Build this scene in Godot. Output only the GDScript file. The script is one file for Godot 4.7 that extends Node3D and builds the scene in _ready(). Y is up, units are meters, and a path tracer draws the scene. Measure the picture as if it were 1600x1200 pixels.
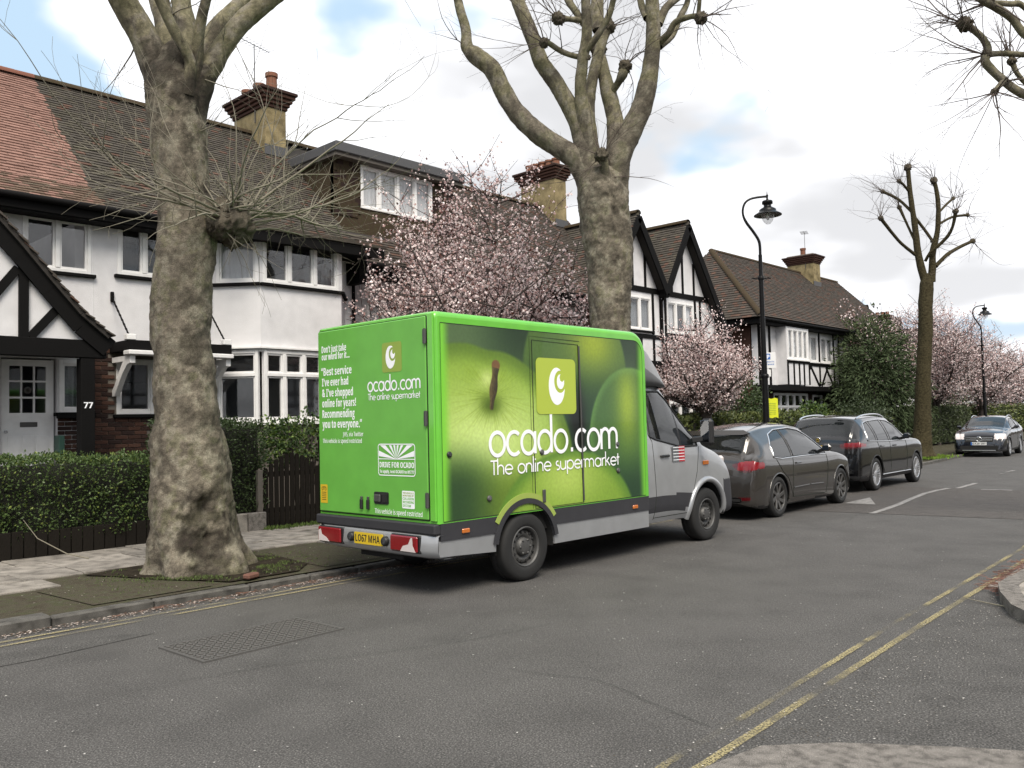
extends Node3D
# A residential street with half-timbered terraces, plane trees, parked cars and a green delivery van.
# x runs along the street away from the camera, z points from the houses to the camera's pavement, y is up.

var rng := RandomNumberGenerator.new()
var names := {}
var M := {}
var T := {}
var fn := FastNoiseLite.new()

# ---------------------------------------------------------------- mesh builder
class MB:
	var v := PackedVector3Array()
	var n := PackedVector3Array()
	var uv := PackedVector2Array()
	var c := PackedColorArray()
	var ix := PackedInt32Array()
	var col := Color.WHITE

	func push(p: Vector3, nn: Vector3, u := Vector2.ZERO) -> int:
		v.push_back(p); n.push_back(nn); uv.push_back(u); c.push_back(col)
		return v.size() - 1

	func tri(a: Vector3, b: Vector3, d: Vector3) -> void:
		var nn := (b - a).cross(d - a).normalized()
		var i := push(a, nn); push(b, nn); push(d, nn)
		ix.append_array([i, i + 2, i + 1])

	func quad(a: Vector3, b: Vector3, d: Vector3, e: Vector3, u0 := Vector2(0, 1), u1 := Vector2(1, 1), u2 := Vector2(1, 0), u3 := Vector2(0, 0)) -> void:
		var nn := (d - a).cross(e - b).normalized()
		var i := push(a, nn, u0); push(b, nn, u1); push(d, nn, u2); push(e, nn, u3)
		ix.append_array([i, i + 2, i + 1, i, i + 3, i + 2])

	func box(t: Transform3D, s: Vector3, bv := 0.0) -> void:
		var h := s * 0.5
		bv = minf(bv, minf(h.x, minf(h.y, h.z)) * 0.9)
		var axes := [Vector3.RIGHT, Vector3.UP, Vector3.BACK]
		var k := h - Vector3(bv, bv, bv)
		for a in 3:
			for sg in [-1.0, 1.0]:
				var N: Vector3 = axes[a] * sg
				var U: Vector3 = axes[(a + 1) % 3]
				var V: Vector3 = axes[(a + 2) % 3]
				if sg < 0:
					var q := U; U = V; V = q
				var o := N * h[a]
				var uu := U * absf(U.dot(k)); var vv := V * absf(V.dot(k))
				quad(t * (o - uu - vv), t * (o + uu - vv), t * (o + uu + vv), t * (o - uu + vv))
		if bv > 0:
			for a in 3:
				var b := (a + 1) % 3
				var d := (a + 2) % 3
				for sa in [-1.0, 1.0]:
					for sb in [-1.0, 1.0]:
						var A: Vector3 = axes[a] * sa; var B: Vector3 = axes[b] * sb; var L: Vector3 = axes[d] * k[d]
						var p1 := A * h[a] + B * k[b]
						var p2 := A * k[a] + B * h[b]
						if sa * sb > 0:
							quad(t * (p1 - L), t * (p2 - L), t * (p2 + L), t * (p1 + L))
						else:
							quad(t * (p2 - L), t * (p1 - L), t * (p1 + L), t * (p2 + L))
			for sx in [-1.0, 1.0]:
				for sy in [-1.0, 1.0]:
					for sz in [-1.0, 1.0]:
						var px := Vector3(sx * h.x, sy * k.y, sz * k.z)
						var py := Vector3(sx * k.x, sy * h.y, sz * k.z)
						var pz := Vector3(sx * k.x, sy * k.y, sz * h.z)
						if sx * sy * sz > 0: tri(t * px, t * py, t * pz)
						else: tri(t * px, t * pz, t * py)

	func bx(x0: float, y0: float, z0: float, x1: float, y1: float, z1: float, bv := 0.0) -> void:
		box(Transform3D(Basis(), Vector3((x0 + x1) / 2, (y0 + y1) / 2, (z0 + z1) / 2)), Vector3(absf(x1 - x0), absf(y1 - y0), absf(z1 - z0)), bv)

	func bar(a: Vector3, b: Vector3, w: float, d: float, face := Vector3.BACK, bv := 0.0) -> void:
		var y := (b - a).normalized()
		var x := y.cross(face).normalized()
		var z := x.cross(y).normalized()
		box(Transform3D(Basis(x, y, z), (a + b) / 2), Vector3(w, (b - a).length(), d), bv)

	func grid(rows: Array, closed := false, flip := false, us := 1.0, vs := 1.0) -> void:
		var nr := rows.size()
		var nc: int = rows[0].size()
		var base := v.size()
		for i in nr:
			var r: PackedVector3Array = rows[i]
			var ra: PackedVector3Array = rows[maxi(i - 1, 0)]
			var rb: PackedVector3Array = rows[mini(i + 1, nr - 1)]
			for j in nc:
				var ja := j - 1; var jb := j + 1
				if closed:
					if j == 0: ja = nc - 2
					if j == nc - 1: jb = 1
				else:
					ja = maxi(ja, 0); jb = mini(jb, nc - 1)
				var du := r[jb] - r[ja]
				var dv := rb[j] - ra[j]
				var nn := du.cross(dv)
				if nn.length_squared() < 1e-16: nn = Vector3.UP
				nn = nn.normalized()
				push(r[j], -nn if flip else nn, Vector2(us * j / (nc - 1), vs * i / (nr - 1)))
		for i in nr - 1:
			for j in nc - 1:
				var a := base + i * nc + j
				if flip: ix.append_array([a, a + 1, a + nc + 1, a, a + nc + 1, a + nc])
				else: ix.append_array([a, a + nc + 1, a + 1, a, a + nc, a + nc + 1])

	func tube(p: PackedVector3Array, r: PackedFloat32Array, sides: int, cap := true) -> void:
		if p.size() < 2: return
		var rows := []
		var tan := (p[1] - p[0]).normalized()
		var A := tan.cross(Vector3.UP if absf(tan.y) < 0.9 else Vector3.RIGHT).normalized()
		for i in p.size():
			var t2 := (p[mini(i + 1, p.size() - 1)] - p[maxi(i - 1, 0)]).normalized()
			A = (A - t2 * A.dot(t2)).normalized()
			var B := t2.cross(A)
			var row := PackedVector3Array()
			for k in sides + 1:
				var an := TAU * k / sides
				row.push_back(p[i] + (A * cos(an) + B * sin(an)) * r[i])
			rows.append(row)
		grid(rows, true)
		if cap:
			for e in [0, p.size() - 1]:
				var row: PackedVector3Array = rows[e]
				for k in sides:
					if e == 0: tri(p[e], row[k + 1], row[k])
					else: tri(p[e], row[k], row[k + 1])

	func lathe(prof: PackedVector2Array, t: Transform3D, segs: int) -> void:
		var rows := []
		for q in prof:
			var row := PackedVector3Array()
			for k in segs + 1:
				var an := TAU * k / segs
				row.push_back(t * Vector3(q.x * cos(an), q.y, -q.x * sin(an)))
			rows.append(row)
		grid(rows, true)

	func lathe_hard(prof: PackedVector2Array, t: Transform3D, segs: int) -> void:
		for i in prof.size() - 1:
			lathe(PackedVector2Array([prof[i], prof[i + 1]]), t, segs)

	func poly(pts: PackedVector2Array, t: Transform3D, depth: float, back := true) -> void:
		if Geometry2D.is_polygon_clockwise(pts): pts.reverse()
		var tr := Geometry2D.triangulate_polygon(pts)
		for k in tr.size() / 3:
			var a := pts[tr[3 * k]]; var b := pts[tr[3 * k + 1]]; var d := pts[tr[3 * k + 2]]
			if (b - a).cross(d - a) < 0:
				var q := b; b = d; d = q
			tri(t * Vector3(a.x, a.y, 0), t * Vector3(b.x, b.y, 0), t * Vector3(d.x, d.y, 0))
			if back: tri(t * Vector3(a.x, a.y, -depth), t * Vector3(d.x, d.y, -depth), t * Vector3(b.x, b.y, -depth))
		if depth > 0:
			for i in pts.size():
				var a := pts[i]; var b := pts[(i + 1) % pts.size()]
				quad(t * Vector3(a.x, a.y, 0), t * Vector3(a.x, a.y, -depth), t * Vector3(b.x, b.y, -depth), t * Vector3(b.x, b.y, 0))

	# strip of constant width on the plane z = 0 of t
	func ribbon(p: PackedVector2Array, w: float, t: Transform3D, closed := false) -> void:
		var L := PackedVector2Array(); var R := PackedVector2Array()
		var m := p.size()
		for i in m:
			var a := p[(i - 1 + m) % m] if closed else p[maxi(i - 1, 0)]
			var b := p[(i + 1) % m] if closed else p[mini(i + 1, m - 1)]
			var d := (b - a).normalized()
			var k := Vector2(-d.y, d.x) * w / 2
			L.push_back(p[i] + k); R.push_back(p[i] - k)
		for i in (m if closed else m - 1):
			var j := (i + 1) % m
			quad(t * Vector3(R[i].x, R[i].y, 0), t * Vector3(R[j].x, R[j].y, 0), t * Vector3(L[j].x, L[j].y, 0), t * Vector3(L[i].x, L[i].y, 0))

	func wall(t: Transform3D, u0: float, u1: float, y0: float, y1: float, holes: Array, th: float) -> void:
		var us := [u0, u1]; var ys := [y0, y1]
		for h in holes:
			for q in [h.position.x, h.end.x]:
				if q > u0 and q < u1 and not us.has(q): us.append(q)
			for q in [h.position.y, h.end.y]:
				if q > y0 and q < y1 and not ys.has(q): ys.append(q)
		us.sort(); ys.sort()
		var solid := func(i: int, j: int) -> bool:
			if i < 0 or j < 0 or i >= us.size() - 1 or j >= ys.size() - 1: return false
			var m := Vector2((us[i] + us[i + 1]) / 2, (ys[j] + ys[j + 1]) / 2)
			for h in holes:
				if h.has_point(m): return false
			return true
		for i in us.size() - 1:
			for j in ys.size() - 1:
				if not solid.call(i, j): continue
				var a: float = us[i]; var b: float = us[i + 1]; var d: float = ys[j]; var e: float = ys[j + 1]
				quad(t * Vector3(a, d, 0), t * Vector3(b, d, 0), t * Vector3(b, e, 0), t * Vector3(a, e, 0))
				quad(t * Vector3(b, d, -th), t * Vector3(a, d, -th), t * Vector3(a, e, -th), t * Vector3(b, e, -th))
				if not solid.call(i - 1, j): quad(t * Vector3(a, d, -th), t * Vector3(a, d, 0), t * Vector3(a, e, 0), t * Vector3(a, e, -th))
				if not solid.call(i + 1, j): quad(t * Vector3(b, d, 0), t * Vector3(b, d, -th), t * Vector3(b, e, -th), t * Vector3(b, e, 0))
				if not solid.call(i, j - 1): quad(t * Vector3(a, d, -th), t * Vector3(b, d, -th), t * Vector3(b, d, 0), t * Vector3(a, d, 0))
				if not solid.call(i, j + 1): quad(t * Vector3(a, e, 0), t * Vector3(b, e, 0), t * Vector3(b, e, -th), t * Vector3(a, e, -th))

	func mesh() -> ArrayMesh:
		var am := ArrayMesh.new()
		if v.is_empty(): return am
		var ar := []
		ar.resize(Mesh.ARRAY_MAX)
		ar[Mesh.ARRAY_VERTEX] = v; ar[Mesh.ARRAY_NORMAL] = n; ar[Mesh.ARRAY_TEX_UV] = uv; ar[Mesh.ARRAY_COLOR] = c; ar[Mesh.ARRAY_INDEX] = ix
		am.add_surface_from_arrays(Mesh.PRIMITIVE_TRIANGLES, ar)
		return am

# ---------------------------------------------------------------- nodes
func numbered(called: String) -> String:
	if not names.has(called):
		names[called] = 0
		return called
	names[called] += 1
	return "%s_%03d" % [called, names[called]]

func tag(o: Node3D, label: String, category: String, group := "") -> Node3D:
	o.set_meta("label", label); o.set_meta("category", category)
	if group: o.set_meta("group", group)
	return o

func thing(called: String, label: String, category: String, at := Vector3.ZERO, turn := 0.0, group := "") -> Node3D:
	var o := Node3D.new()
	o.name = numbered(called)
	add_child(o)
	o.position = at; o.rotation.y = turn
	return tag(o, label, category, group)

func structure(called: String) -> Node3D:
	var o := Node3D.new()
	o.name = numbered(called)
	add_child(o)
	o.set_meta("kind", "structure")
	return o

func part(parent: Node3D, called: String, what, mat: Material, t := Transform3D()) -> MeshInstance3D:
	var o := MeshInstance3D.new()
	o.name = called if parent != self else numbered(called)
	o.mesh = what.mesh() if what is MB else what
	o.material_override = mat
	o.transform = t
	o.cast_shadow = GeometryInstance3D.SHADOW_CASTING_SETTING_ON
	parent.add_child(o, true)
	return o

func node(parent: Node3D, called: String, t := Transform3D()) -> Node3D:
	var o := Node3D.new()
	o.name = called
	o.transform = t
	parent.add_child(o, true)
	return o

func scatter(parent: Node3D, called: String, mesh: Mesh, mat: Material, ts: Array, cs: Array) -> MultiMeshInstance3D:
	var mm := MultiMesh.new()
	mm.transform_format = MultiMesh.TRANSFORM_3D
	mm.use_colors = true
	mm.mesh = mesh
	mm.instance_count = ts.size()
	for i in ts.size():
		mm.set_instance_transform(i, ts[i])
		mm.set_instance_color(i, cs[i % cs.size()])
	var o := MultiMeshInstance3D.new()
	o.name = called if parent != self else numbered(called)
	o.multimesh = mm
	o.material_override = mat
	parent.add_child(o, true)
	return o

func at(x: float, y: float, z: float, b := Basis()) -> Transform3D:
	return Transform3D(b, Vector3(x, y, z))

func yaw(a: float) -> Basis:
	return Basis(Vector3.UP, a)

func v2(a: Array) -> PackedVector2Array:
	var o := PackedVector2Array()
	for q in a: o.push_back(Vector2(q[0], q[1]))
	return o

# ---------------------------------------------------------------- materials
func noise_tex(freq: float, oct: int, stops: Array, seed_ := 1, size := 512, type := FastNoiseLite.TYPE_SIMPLEX_SMOOTH, normal := 0.0) -> NoiseTexture2D:
	var f := FastNoiseLite.new()
	f.noise_type = type; f.seed = seed_; f.frequency = freq
	f.fractal_type = FastNoiseLite.FRACTAL_FBM if oct > 1 else FastNoiseLite.FRACTAL_NONE
	f.fractal_octaves = oct
	var t := NoiseTexture2D.new()
	t.width = size; t.height = size; t.seamless = true; t.noise = f; t.normalize = true
	if normal > 0:
		t.as_normal_map = true; t.bump_strength = normal
	elif stops.size():
		var g := Gradient.new()
		var o := PackedFloat32Array(); var cl := PackedColorArray()
		for s in stops:
			o.push_back(s[0])
			var q = s[1]
			cl.push_back(Color(q, q, q) if not q is Color else q)
		g.offsets = o; g.colors = cl
		t.color_ramp = g
	return t

func lin(r: float, g: float, b: float) -> Color:
	return Color(r, g, b).linear_to_srgb()

func mat(called: String, c: Color, rough := 0.8, o := {}) -> StandardMaterial3D:
	var m := StandardMaterial3D.new()
	m.resource_name = called
	m.albedo_color = c
	m.roughness = rough
	m.metallic = o.get("metal", 0.0)
	m.metallic_specular = o.get("spec", 0.5)
	if o.has("tex"):
		m.albedo_texture = o.tex
		m.uv1_triplanar = true
		m.uv1_world_triplanar = o.get("world", true)
		var s = o.get("scale", 1.0)
		m.uv1_scale = s if s is Vector3 else Vector3(s, s, s)
	if o.has("coarse"):
		m.detail_enabled = true
		m.detail_albedo = o.coarse
		m.detail_blend_mode = BaseMaterial3D.BLEND_MODE_MUL
		m.detail_uv_layer = BaseMaterial3D.DETAIL_UV_2
		m.uv2_triplanar = true
		m.uv2_world_triplanar = o.get("world", true)
		var k: float = o.get("cscale", 0.2)
		m.uv2_scale = Vector3(k, k, k)
	if o.has("bump"):
		m.heightmap_enabled = true
		m.heightmap_texture = o.bump
		m.heightmap_scale = o.get("bscale", 0.3)
		if not o.has("tex"):
			m.uv1_triplanar = true
			m.uv1_world_triplanar = o.get("world", true)
			var s = o.get("scale", 1.0)
			m.uv1_scale = s if s is Vector3 else Vector3(s, s, s)
	if o.has("coat"):
		m.clearcoat_enabled = true; m.clearcoat = o.coat; m.clearcoat_roughness = 0.03
	if o.get("vc", false): m.vertex_color_use_as_albedo = true
	if o.has("back"):
		m.backlight_enabled = true; m.backlight = o.back
	if o.has("alpha"):
		m.transparency = BaseMaterial3D.TRANSPARENCY_ALPHA
		m.albedo_color.a = o.alpha
	if o.get("cut", false):
		m.transparency = BaseMaterial3D.TRANSPARENCY_ALPHA_SCISSOR
		m.alpha_scissor_threshold = 0.5
	m.cull_mode = BaseMaterial3D.CULL_DISABLED
	return m

func make_materials() -> void:
	T.fine = noise_tex(0.06, 4, [[0.0, 0.72], [1.0, 1.0]], 3)
	T.grain = noise_tex(0.25, 3, [[0.0, 0.55], [0.5, 0.82], [1.0, 1.0]], 5)
	T.blot = noise_tex(0.012, 5, [[0.0, 0.62], [0.45, 0.86], [1.0, 1.0]], 7)
	T.soft = noise_tex(0.008, 4, [[0.0, 0.94], [1.0, 1.0]], 17)
	T.speck = noise_tex(0.40, 3, [[0.0, 0.18], [0.36, 0.50], [0.58, 0.66], [0.72, 0.86], [0.80, 1.0], [1.0, 1.0]], 9, 1024)
	T.road_blot = noise_tex(0.010, 6, [[0.0, 0.87], [0.4, 0.945], [0.7, 0.985], [1.0, 1.0]], 12, 1024)
	T.wear = noise_tex(0.05, 6, [[0.0, Color(1, 1, 1, 0.0)], [0.30, Color(0.95, 0.95, 0.95, 0.12)], [0.46, Color(0.97, 0.97, 0.97, 0.62)], [0.62, Color(1, 1, 1, 0.92)], [1.0, Color(0.92, 0.92, 0.92, 1.0)]], 61, 1024)
	T.moss = noise_tex(0.03, 5, [[0.0, Color(0.72, 0.67, 0.60)], [0.45, Color(0.86, 0.84, 0.78)], [0.7, Color(0.80, 0.83, 0.68)], [1.0, Color(1, 1, 1)]], 21)
	T.bark = noise_tex(0.022, 5, [[0.0, Color(0.40, 0.36, 0.30)], [0.32, Color(0.55, 0.51, 0.41)], [0.44, Color(0.70, 0.66, 0.52)], [0.52, Color(0.60, 0.58, 0.46)], [0.62, Color(0.80, 0.75, 0.60)], [0.75, Color(0.66, 0.62, 0.50)], [1.0, Color(0.92, 0.88, 0.74)]], 31, 1024)
	T.bark_fine = noise_tex(0.07, 5, [[0.0, 0.55], [0.3, 0.80], [0.5, 0.92], [1.0, 1.0]], 33, 512)
	T.flake = noise_tex(0.035, 4, [[0.0, 0.50], [0.18, 0.74], [0.24, 0.93], [0.42, 1.0], [0.47, 0.80], [0.62, 0.90], [0.68, 0.70], [1.0, 0.98]], 35, 1024, FastNoiseLite.TYPE_CELLULAR)
	T.bump = noise_tex(0.05, 5, [], 41)
	T.rough = noise_tex(0.2, 3, [], 43)
	T.dirt = noise_tex(0.02, 5, [[0.0, 0.45], [0.35, 0.8], [0.6, 1.0], [1.0, 1.0]], 51)
	M.asphalt = mat("asphalt", lin(0.24, 0.229, 0.219), 0.9, {tex = T.speck, scale = 0.21, coarse = T.road_blot, cscale = 0.11, bump = T.rough, bscale = 0.5, spec = 0.4})
	M.asphalt_old = mat("old asphalt", lin(0.235, 0.226, 0.216), 0.92, {tex = T.speck, scale = 0.19, coarse = T.road_blot, cscale = 0.23, bump = T.rough, bscale = 0.6, spec = 0.35})
	M.asphalt_dark = mat("dark asphalt", lin(0.175, 0.170, 0.165), 0.92, {tex = T.speck, scale = 1.0, coarse = T.road_blot, cscale = 0.19, bump = T.rough, bscale = 0.5, spec = 0.4})
	M.asphalt_red = mat("reddish asphalt", lin(0.235, 0.214, 0.200), 0.9, {tex = T.speck, scale = 1.1, coarse = T.road_blot, cscale = 0.3, bump = T.rough, bscale = 0.5, spec = 0.4})
	M.tarmac_moss = mat("mossy tarmac", lin(0.27, 0.255, 0.222), 0.95, {tex = T.speck, scale = 0.5, coarse = T.moss, cscale = 0.35, bump = T.rough, bscale = 0.8, spec = 0.2})
	M.slab = []
	for k in 4:
		var b: float = [0.46, 0.41, 0.50, 0.34][k]
		M.slab.append(mat("paving slab", lin(b * 1.04, b * 0.95, b * 0.84), 0.92, {tex = T.fine, scale = 2.1, coarse = T.blot, cscale = 0.6, bump = T.rough, bscale = 0.2, spec = 0.3}))
	M.tarmac_worn = mat("worn footway tarmac", lin(0.285, 0.268, 0.238), 0.95, {tex = T.speck, scale = 0.45, coarse = T.moss, cscale = 0.5, bump = T.rough, bscale = 0.8, spec = 0.2})
	M.granite = mat("granite kerb", lin(0.40, 0.38, 0.35), 0.9, {tex = T.speck, scale = 2.2, coarse = T.blot, cscale = 0.9, bump = T.rough, bscale = 0.5, spec = 0.3})
	M.concrete = mat("kerb concrete", lin(0.62, 0.57, 0.52), 0.92, {tex = T.speck, scale = 0.6, coarse = T.blot, cscale = 1.7, bump = T.rough, bscale = 0.4, spec = 0.3})
	M.soil = mat("soil", lin(0.085, 0.070, 0.050), 0.98, {tex = T.grain, scale = 2.0, coarse = T.blot, cscale = 0.8, bump = T.bump, bscale = 2.0, spec = 0.2})
	M.render = mat("white roughcast", lin(0.76, 0.75, 0.76), 0.92, {tex = T.soft, scale = 0.6, coarse = T.soft, cscale = 0.13, bump = T.rough, bscale = 0.35, spec = 0.3})
	M.paint_white = mat("white paint", lin(0.82, 0.81, 0.80), 0.45, {tex = T.soft, scale = 0.9})
	M.paint_black = mat("black paint", lin(0.009, 0.0085, 0.0085), 0.7, {spec = 0.22, tex = T.fine, scale = 2.0, bump = T.bump, bscale = 0.1})
	M.brick = []
	for k in 5:
		var q: Array = [[0.085, 0.045, 0.034], [0.11, 0.056, 0.041], [0.065, 0.036, 0.030], [0.13, 0.068, 0.05], [0.052, 0.032, 0.028]][k]
		M.brick.append(mat("brick", lin(q[0], q[1], q[2]), 0.92, {tex = T.grain, scale = 3.0, bump = T.rough, bscale = 0.3, spec = 0.3}))
	M.mortar = mat("mortar", lin(0.19, 0.165, 0.14), 0.95, {tex = T.fine, scale = 3.0})
	M.stock = mat("yellow stock brick render", lin(0.46, 0.37, 0.20), 0.93, {tex = T.fine, scale = 1.2, coarse = T.blot, cscale = 0.35, bump = T.rough, bscale = 0.4, spec = 0.3})
	M.terracotta = mat("terracotta", lin(0.26, 0.11, 0.065), 0.9, {tex = T.fine, scale = 2.0})
	M.lead = mat("lead", lin(0.10, 0.10, 0.105), 0.7, {tex = T.fine, scale = 1.5})
	M.tile = mat("clay tile", Color.WHITE, 0.93, {vc = true, tex = T.fine, scale = 1.7, coarse = T.soft, cscale = 0.28, spec = 0.25})
	M.ridge = mat("ridge tile", lin(0.13, 0.10, 0.08), 0.93, {tex = T.grain, scale = 1.5, coarse = T.moss, cscale = 0.6, spec = 0.25})
	M.ridge_red = mat("red ridge tile", lin(0.27, 0.12, 0.085), 0.93, {tex = T.grain, scale = 1.5, spec = 0.25})
	M.deck = mat("roof underlay", lin(0.03, 0.026, 0.023), 0.95)
	M.glass = mat("window glass", lin(0.03, 0.035, 0.04), 0.03, {alpha = 0.12, spec = 0.62})
	M.car_glass = mat("tinted glass", lin(0.008, 0.010, 0.011), 0.02, {alpha = 0.78, spec = 0.62})
	M.dark_room = mat("dim interior", lin(0.10, 0.09, 0.08), 0.95)
	M.curtain = mat("net curtain", lin(0.80, 0.81, 0.83), 0.95, {tex = T.soft, scale = 1.0})
	M.curtain_grey = mat("grey curtain", lin(0.33, 0.36, 0.38), 0.95, {tex = T.fine, scale = 1.0})
	M.bark = mat("plane bark", Color.WHITE, 0.93, {vc = true, tex = T.flake, scale = 0.85, coarse = T.bark_fine, cscale = 1.9, bump = T.flake, bscale = 0.9, spec = 0.25})
	M.bark_top = mat("upper plane bark", Color.WHITE, 0.9, {vc = true, tex = T.flake, scale = 0.7, coarse = T.fine, cscale = 0.9, bump = T.flake, bscale = 0.3, spec = 0.3})
	M.bark_dark = mat("old knob bark", lin(0.15, 0.13, 0.10), 0.95, {tex = T.bark_fine, scale = 3.0, bump = T.bump, bscale = 2.0, spec = 0.2})
	M.twig = mat("twig", lin(0.27, 0.245, 0.185), 0.9, {tex = T.fine, scale = 2.0})
	M.twig_dark = mat("dark twig", lin(0.13, 0.10, 0.085), 0.9, {tex = T.fine, scale = 2.0})
	M.cherry_bark = mat("cherry bark", lin(0.075, 0.058, 0.05), 0.85, {tex = T.grain, scale = 2.0, bump = T.bump, bscale = 0.6})
	M.petal = mat("blossom", Color.WHITE, 0.8, {vc = true, back = Color(0.55, 0.42, 0.45), spec = 0.3})
	M.leaf = mat("hedge leaf", Color.WHITE, 0.42, {vc = true, back = Color(0.25, 0.35, 0.12), spec = 0.4})
	M.leaf_dull = mat("conifer leaf", Color.WHITE, 0.75, {vc = true, back = Color(0.15, 0.2, 0.08), spec = 0.3})
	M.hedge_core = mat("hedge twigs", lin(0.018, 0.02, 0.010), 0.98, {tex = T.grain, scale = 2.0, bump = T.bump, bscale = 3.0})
	M.litter = mat("petal litter", Color.WHITE, 0.9, {vc = true})
	M.wood_black = mat("black stained board", lin(0.020, 0.017, 0.014), 0.8, {spec = 0.2, tex = T.fine, scale = Vector3(6, 0.6, 6), bump = T.bump, bscale = 0.3})
	M.wood_grey = mat("weathered post", lin(0.17, 0.15, 0.13), 0.9, {tex = T.grain, scale = Vector3(4, 0.5, 4), bump = T.bump, bscale = 0.4})
	M.iron = mat("cast iron", lin(0.155, 0.148, 0.14), 0.72, {tex = T.grain, scale = 2.0, metal = 0.2, bump = T.rough, bscale = 0.2})
	M.post_black = mat("black lamp post paint", lin(0.007, 0.007, 0.0075), 0.36, {spec = 0.35, tex = T.fine, scale = 1.5})
	M.yellow_line = mat("yellow road paint", lin(0.36, 0.305, 0.155), 0.85, {tex = T.wear, scale = 1.1, vc = true})
	M.yellow_line.transparency = BaseMaterial3D.TRANSPARENCY_ALPHA
	M.white_worn = mat("worn white road paint", lin(0.34, 0.33, 0.315), 0.85, {tex = T.wear, scale = 1.3, vc = true})
	M.white_worn.transparency = BaseMaterial3D.TRANSPARENCY_ALPHA
	M.white_line = mat("white road paint", lin(0.50, 0.48, 0.46), 0.85, {tex = T.blot, scale = 1.3, coarse = T.grain, cscale = 1.5})
	# vehicles
	M.green = mat("bright green coach paint", lin(0.150, 0.530, 0.052), 0.28, {coat = 0.6, tex = T.soft, scale = 0.7})
	M.green_door = mat("green door film", lin(0.140, 0.440, 0.062), 0.42, {coat = 0.15, tex = T.soft, scale = 0.7})
	M.seam = mat("black seal and gap shade", lin(0.012, 0.016, 0.010), 0.8)
	M.vinyl = mat("white vinyl", lin(0.88, 0.89, 0.92), 0.5)
	M.logo_green = mat("olive logo vinyl", lin(0.40, 0.50, 0.06), 0.5)
	M.logo_dull = mat("dull olive logo vinyl", lin(0.26, 0.36, 0.06), 0.5)
	M.arch_green = mat("printed arch", lin(0.30, 0.39, 0.08), 0.45, {coat = 0.25})
	M.silver = mat("silver van paint", lin(0.40, 0.41, 0.425), 0.28, {metal = 0.45, coat = 0.6, tex = T.soft, scale = 0.8})
	M.cladding = mat("grey plastic cladding", lin(0.040, 0.040, 0.045), 0.6, {spec = 0.35, tex = T.soft, scale = 1.0, bump = T.rough, bscale = 0.04})
	M.fairing = mat("grey fairing", lin(0.115, 0.117, 0.122), 0.45, {tex = T.soft, scale = 1.0})
	M.fairing_light = mat("light grey fairing", lin(0.24, 0.243, 0.25), 0.4, {tex = T.soft, scale = 1.0, coat = 0.3})
	M.rubber = mat("tyre rubber", lin(0.018, 0.018, 0.018), 0.8, {tex = T.fine, scale = 3.0, world = false})
	M.rim_steel = mat("dull steel wheel", lin(0.15, 0.148, 0.145), 0.55, {metal = 0.5, tex = T.grain, scale = 2.0, world = false})
	M.rim_grey = mat("grey alloy", lin(0.12, 0.115, 0.11), 0.4, {metal = 0.7})
	M.rim_bright = mat("bright alloy", lin(0.55, 0.55, 0.56), 0.3, {metal = 0.8})
	M.black_plastic = mat("black plastic", lin(0.014, 0.014, 0.015), 0.5)
	M.under = mat("underbody", lin(0.010, 0.010, 0.010), 0.95)
	M.mirror = mat("tinted mirror glass", lin(0.22, 0.23, 0.25), 0.05, {metal = 1.0})
	M.chrome = mat("chrome", lin(0.75, 0.76, 0.78), 0.12, {metal = 1.0})
	M.red_lens = mat("red lens", lin(0.20, 0.006, 0.010), 0.2, {coat = 0.5})
	M.red_dark = mat("dark red lens", lin(0.07, 0.004, 0.006), 0.2, {coat = 1.0})
	M.clear_lens = mat("white lens", lin(0.62, 0.56, 0.55), 0.2, {coat = 1.0})
	M.amber = mat("amber lens", lin(0.50, 0.14, 0.02), 0.2, {coat = 1.0})
	M.plate_yellow = mat("yellow plate", lin(0.62, 0.43, 0.02), 0.45)
	M.plate_white = mat("white plate", lin(0.72, 0.72, 0.72), 0.45)
	M.ink = mat("black print", lin(0.012, 0.012, 0.012), 0.6)
	M.brown_paint = mat("dark bronze car paint", lin(0.050, 0.045, 0.041), 0.2, {metal = 0.4, coat = 1.0})
	M.black_paint_car = mat("black car paint", lin(0.006, 0.006, 0.007), 0.15, {metal = 0.15, coat = 1.0})
	M.black_paint_blue = mat("blue black car paint", lin(0.008, 0.009, 0.014), 0.15, {metal = 0.15, coat = 1.0})
	M.seat = mat("seat cloth", lin(0.03, 0.03, 0.032), 0.9)
	M.notice = mat("yellow notice", lin(0.62, 0.66, 0.02), 0.5)
	M.sign_blue = mat("blue print", lin(0.03, 0.13, 0.42), 0.5)
	M.bulb = mat("clear lamp bowl", lin(0.8, 0.8, 0.8), 0.05, {alpha = 0.25, spec = 0.6})
	M.sticker_yellow = mat("yellow sticker", lin(0.62, 0.42, 0.02), 0.5)
	M.red_print = mat("red print", lin(0.40, 0.03, 0.04), 0.5)
	M.grey_print = mat("grey print", lin(0.12, 0.13, 0.14), 0.5)
	M.bin_green = mat("dark green metal", lin(0.02, 0.06, 0.045), 0.5)

# ---------------------------------------------------------------- camera, sky, sun
const SKY_ENERGY := 1.0
const EXPOSURE := 2.35

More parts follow.
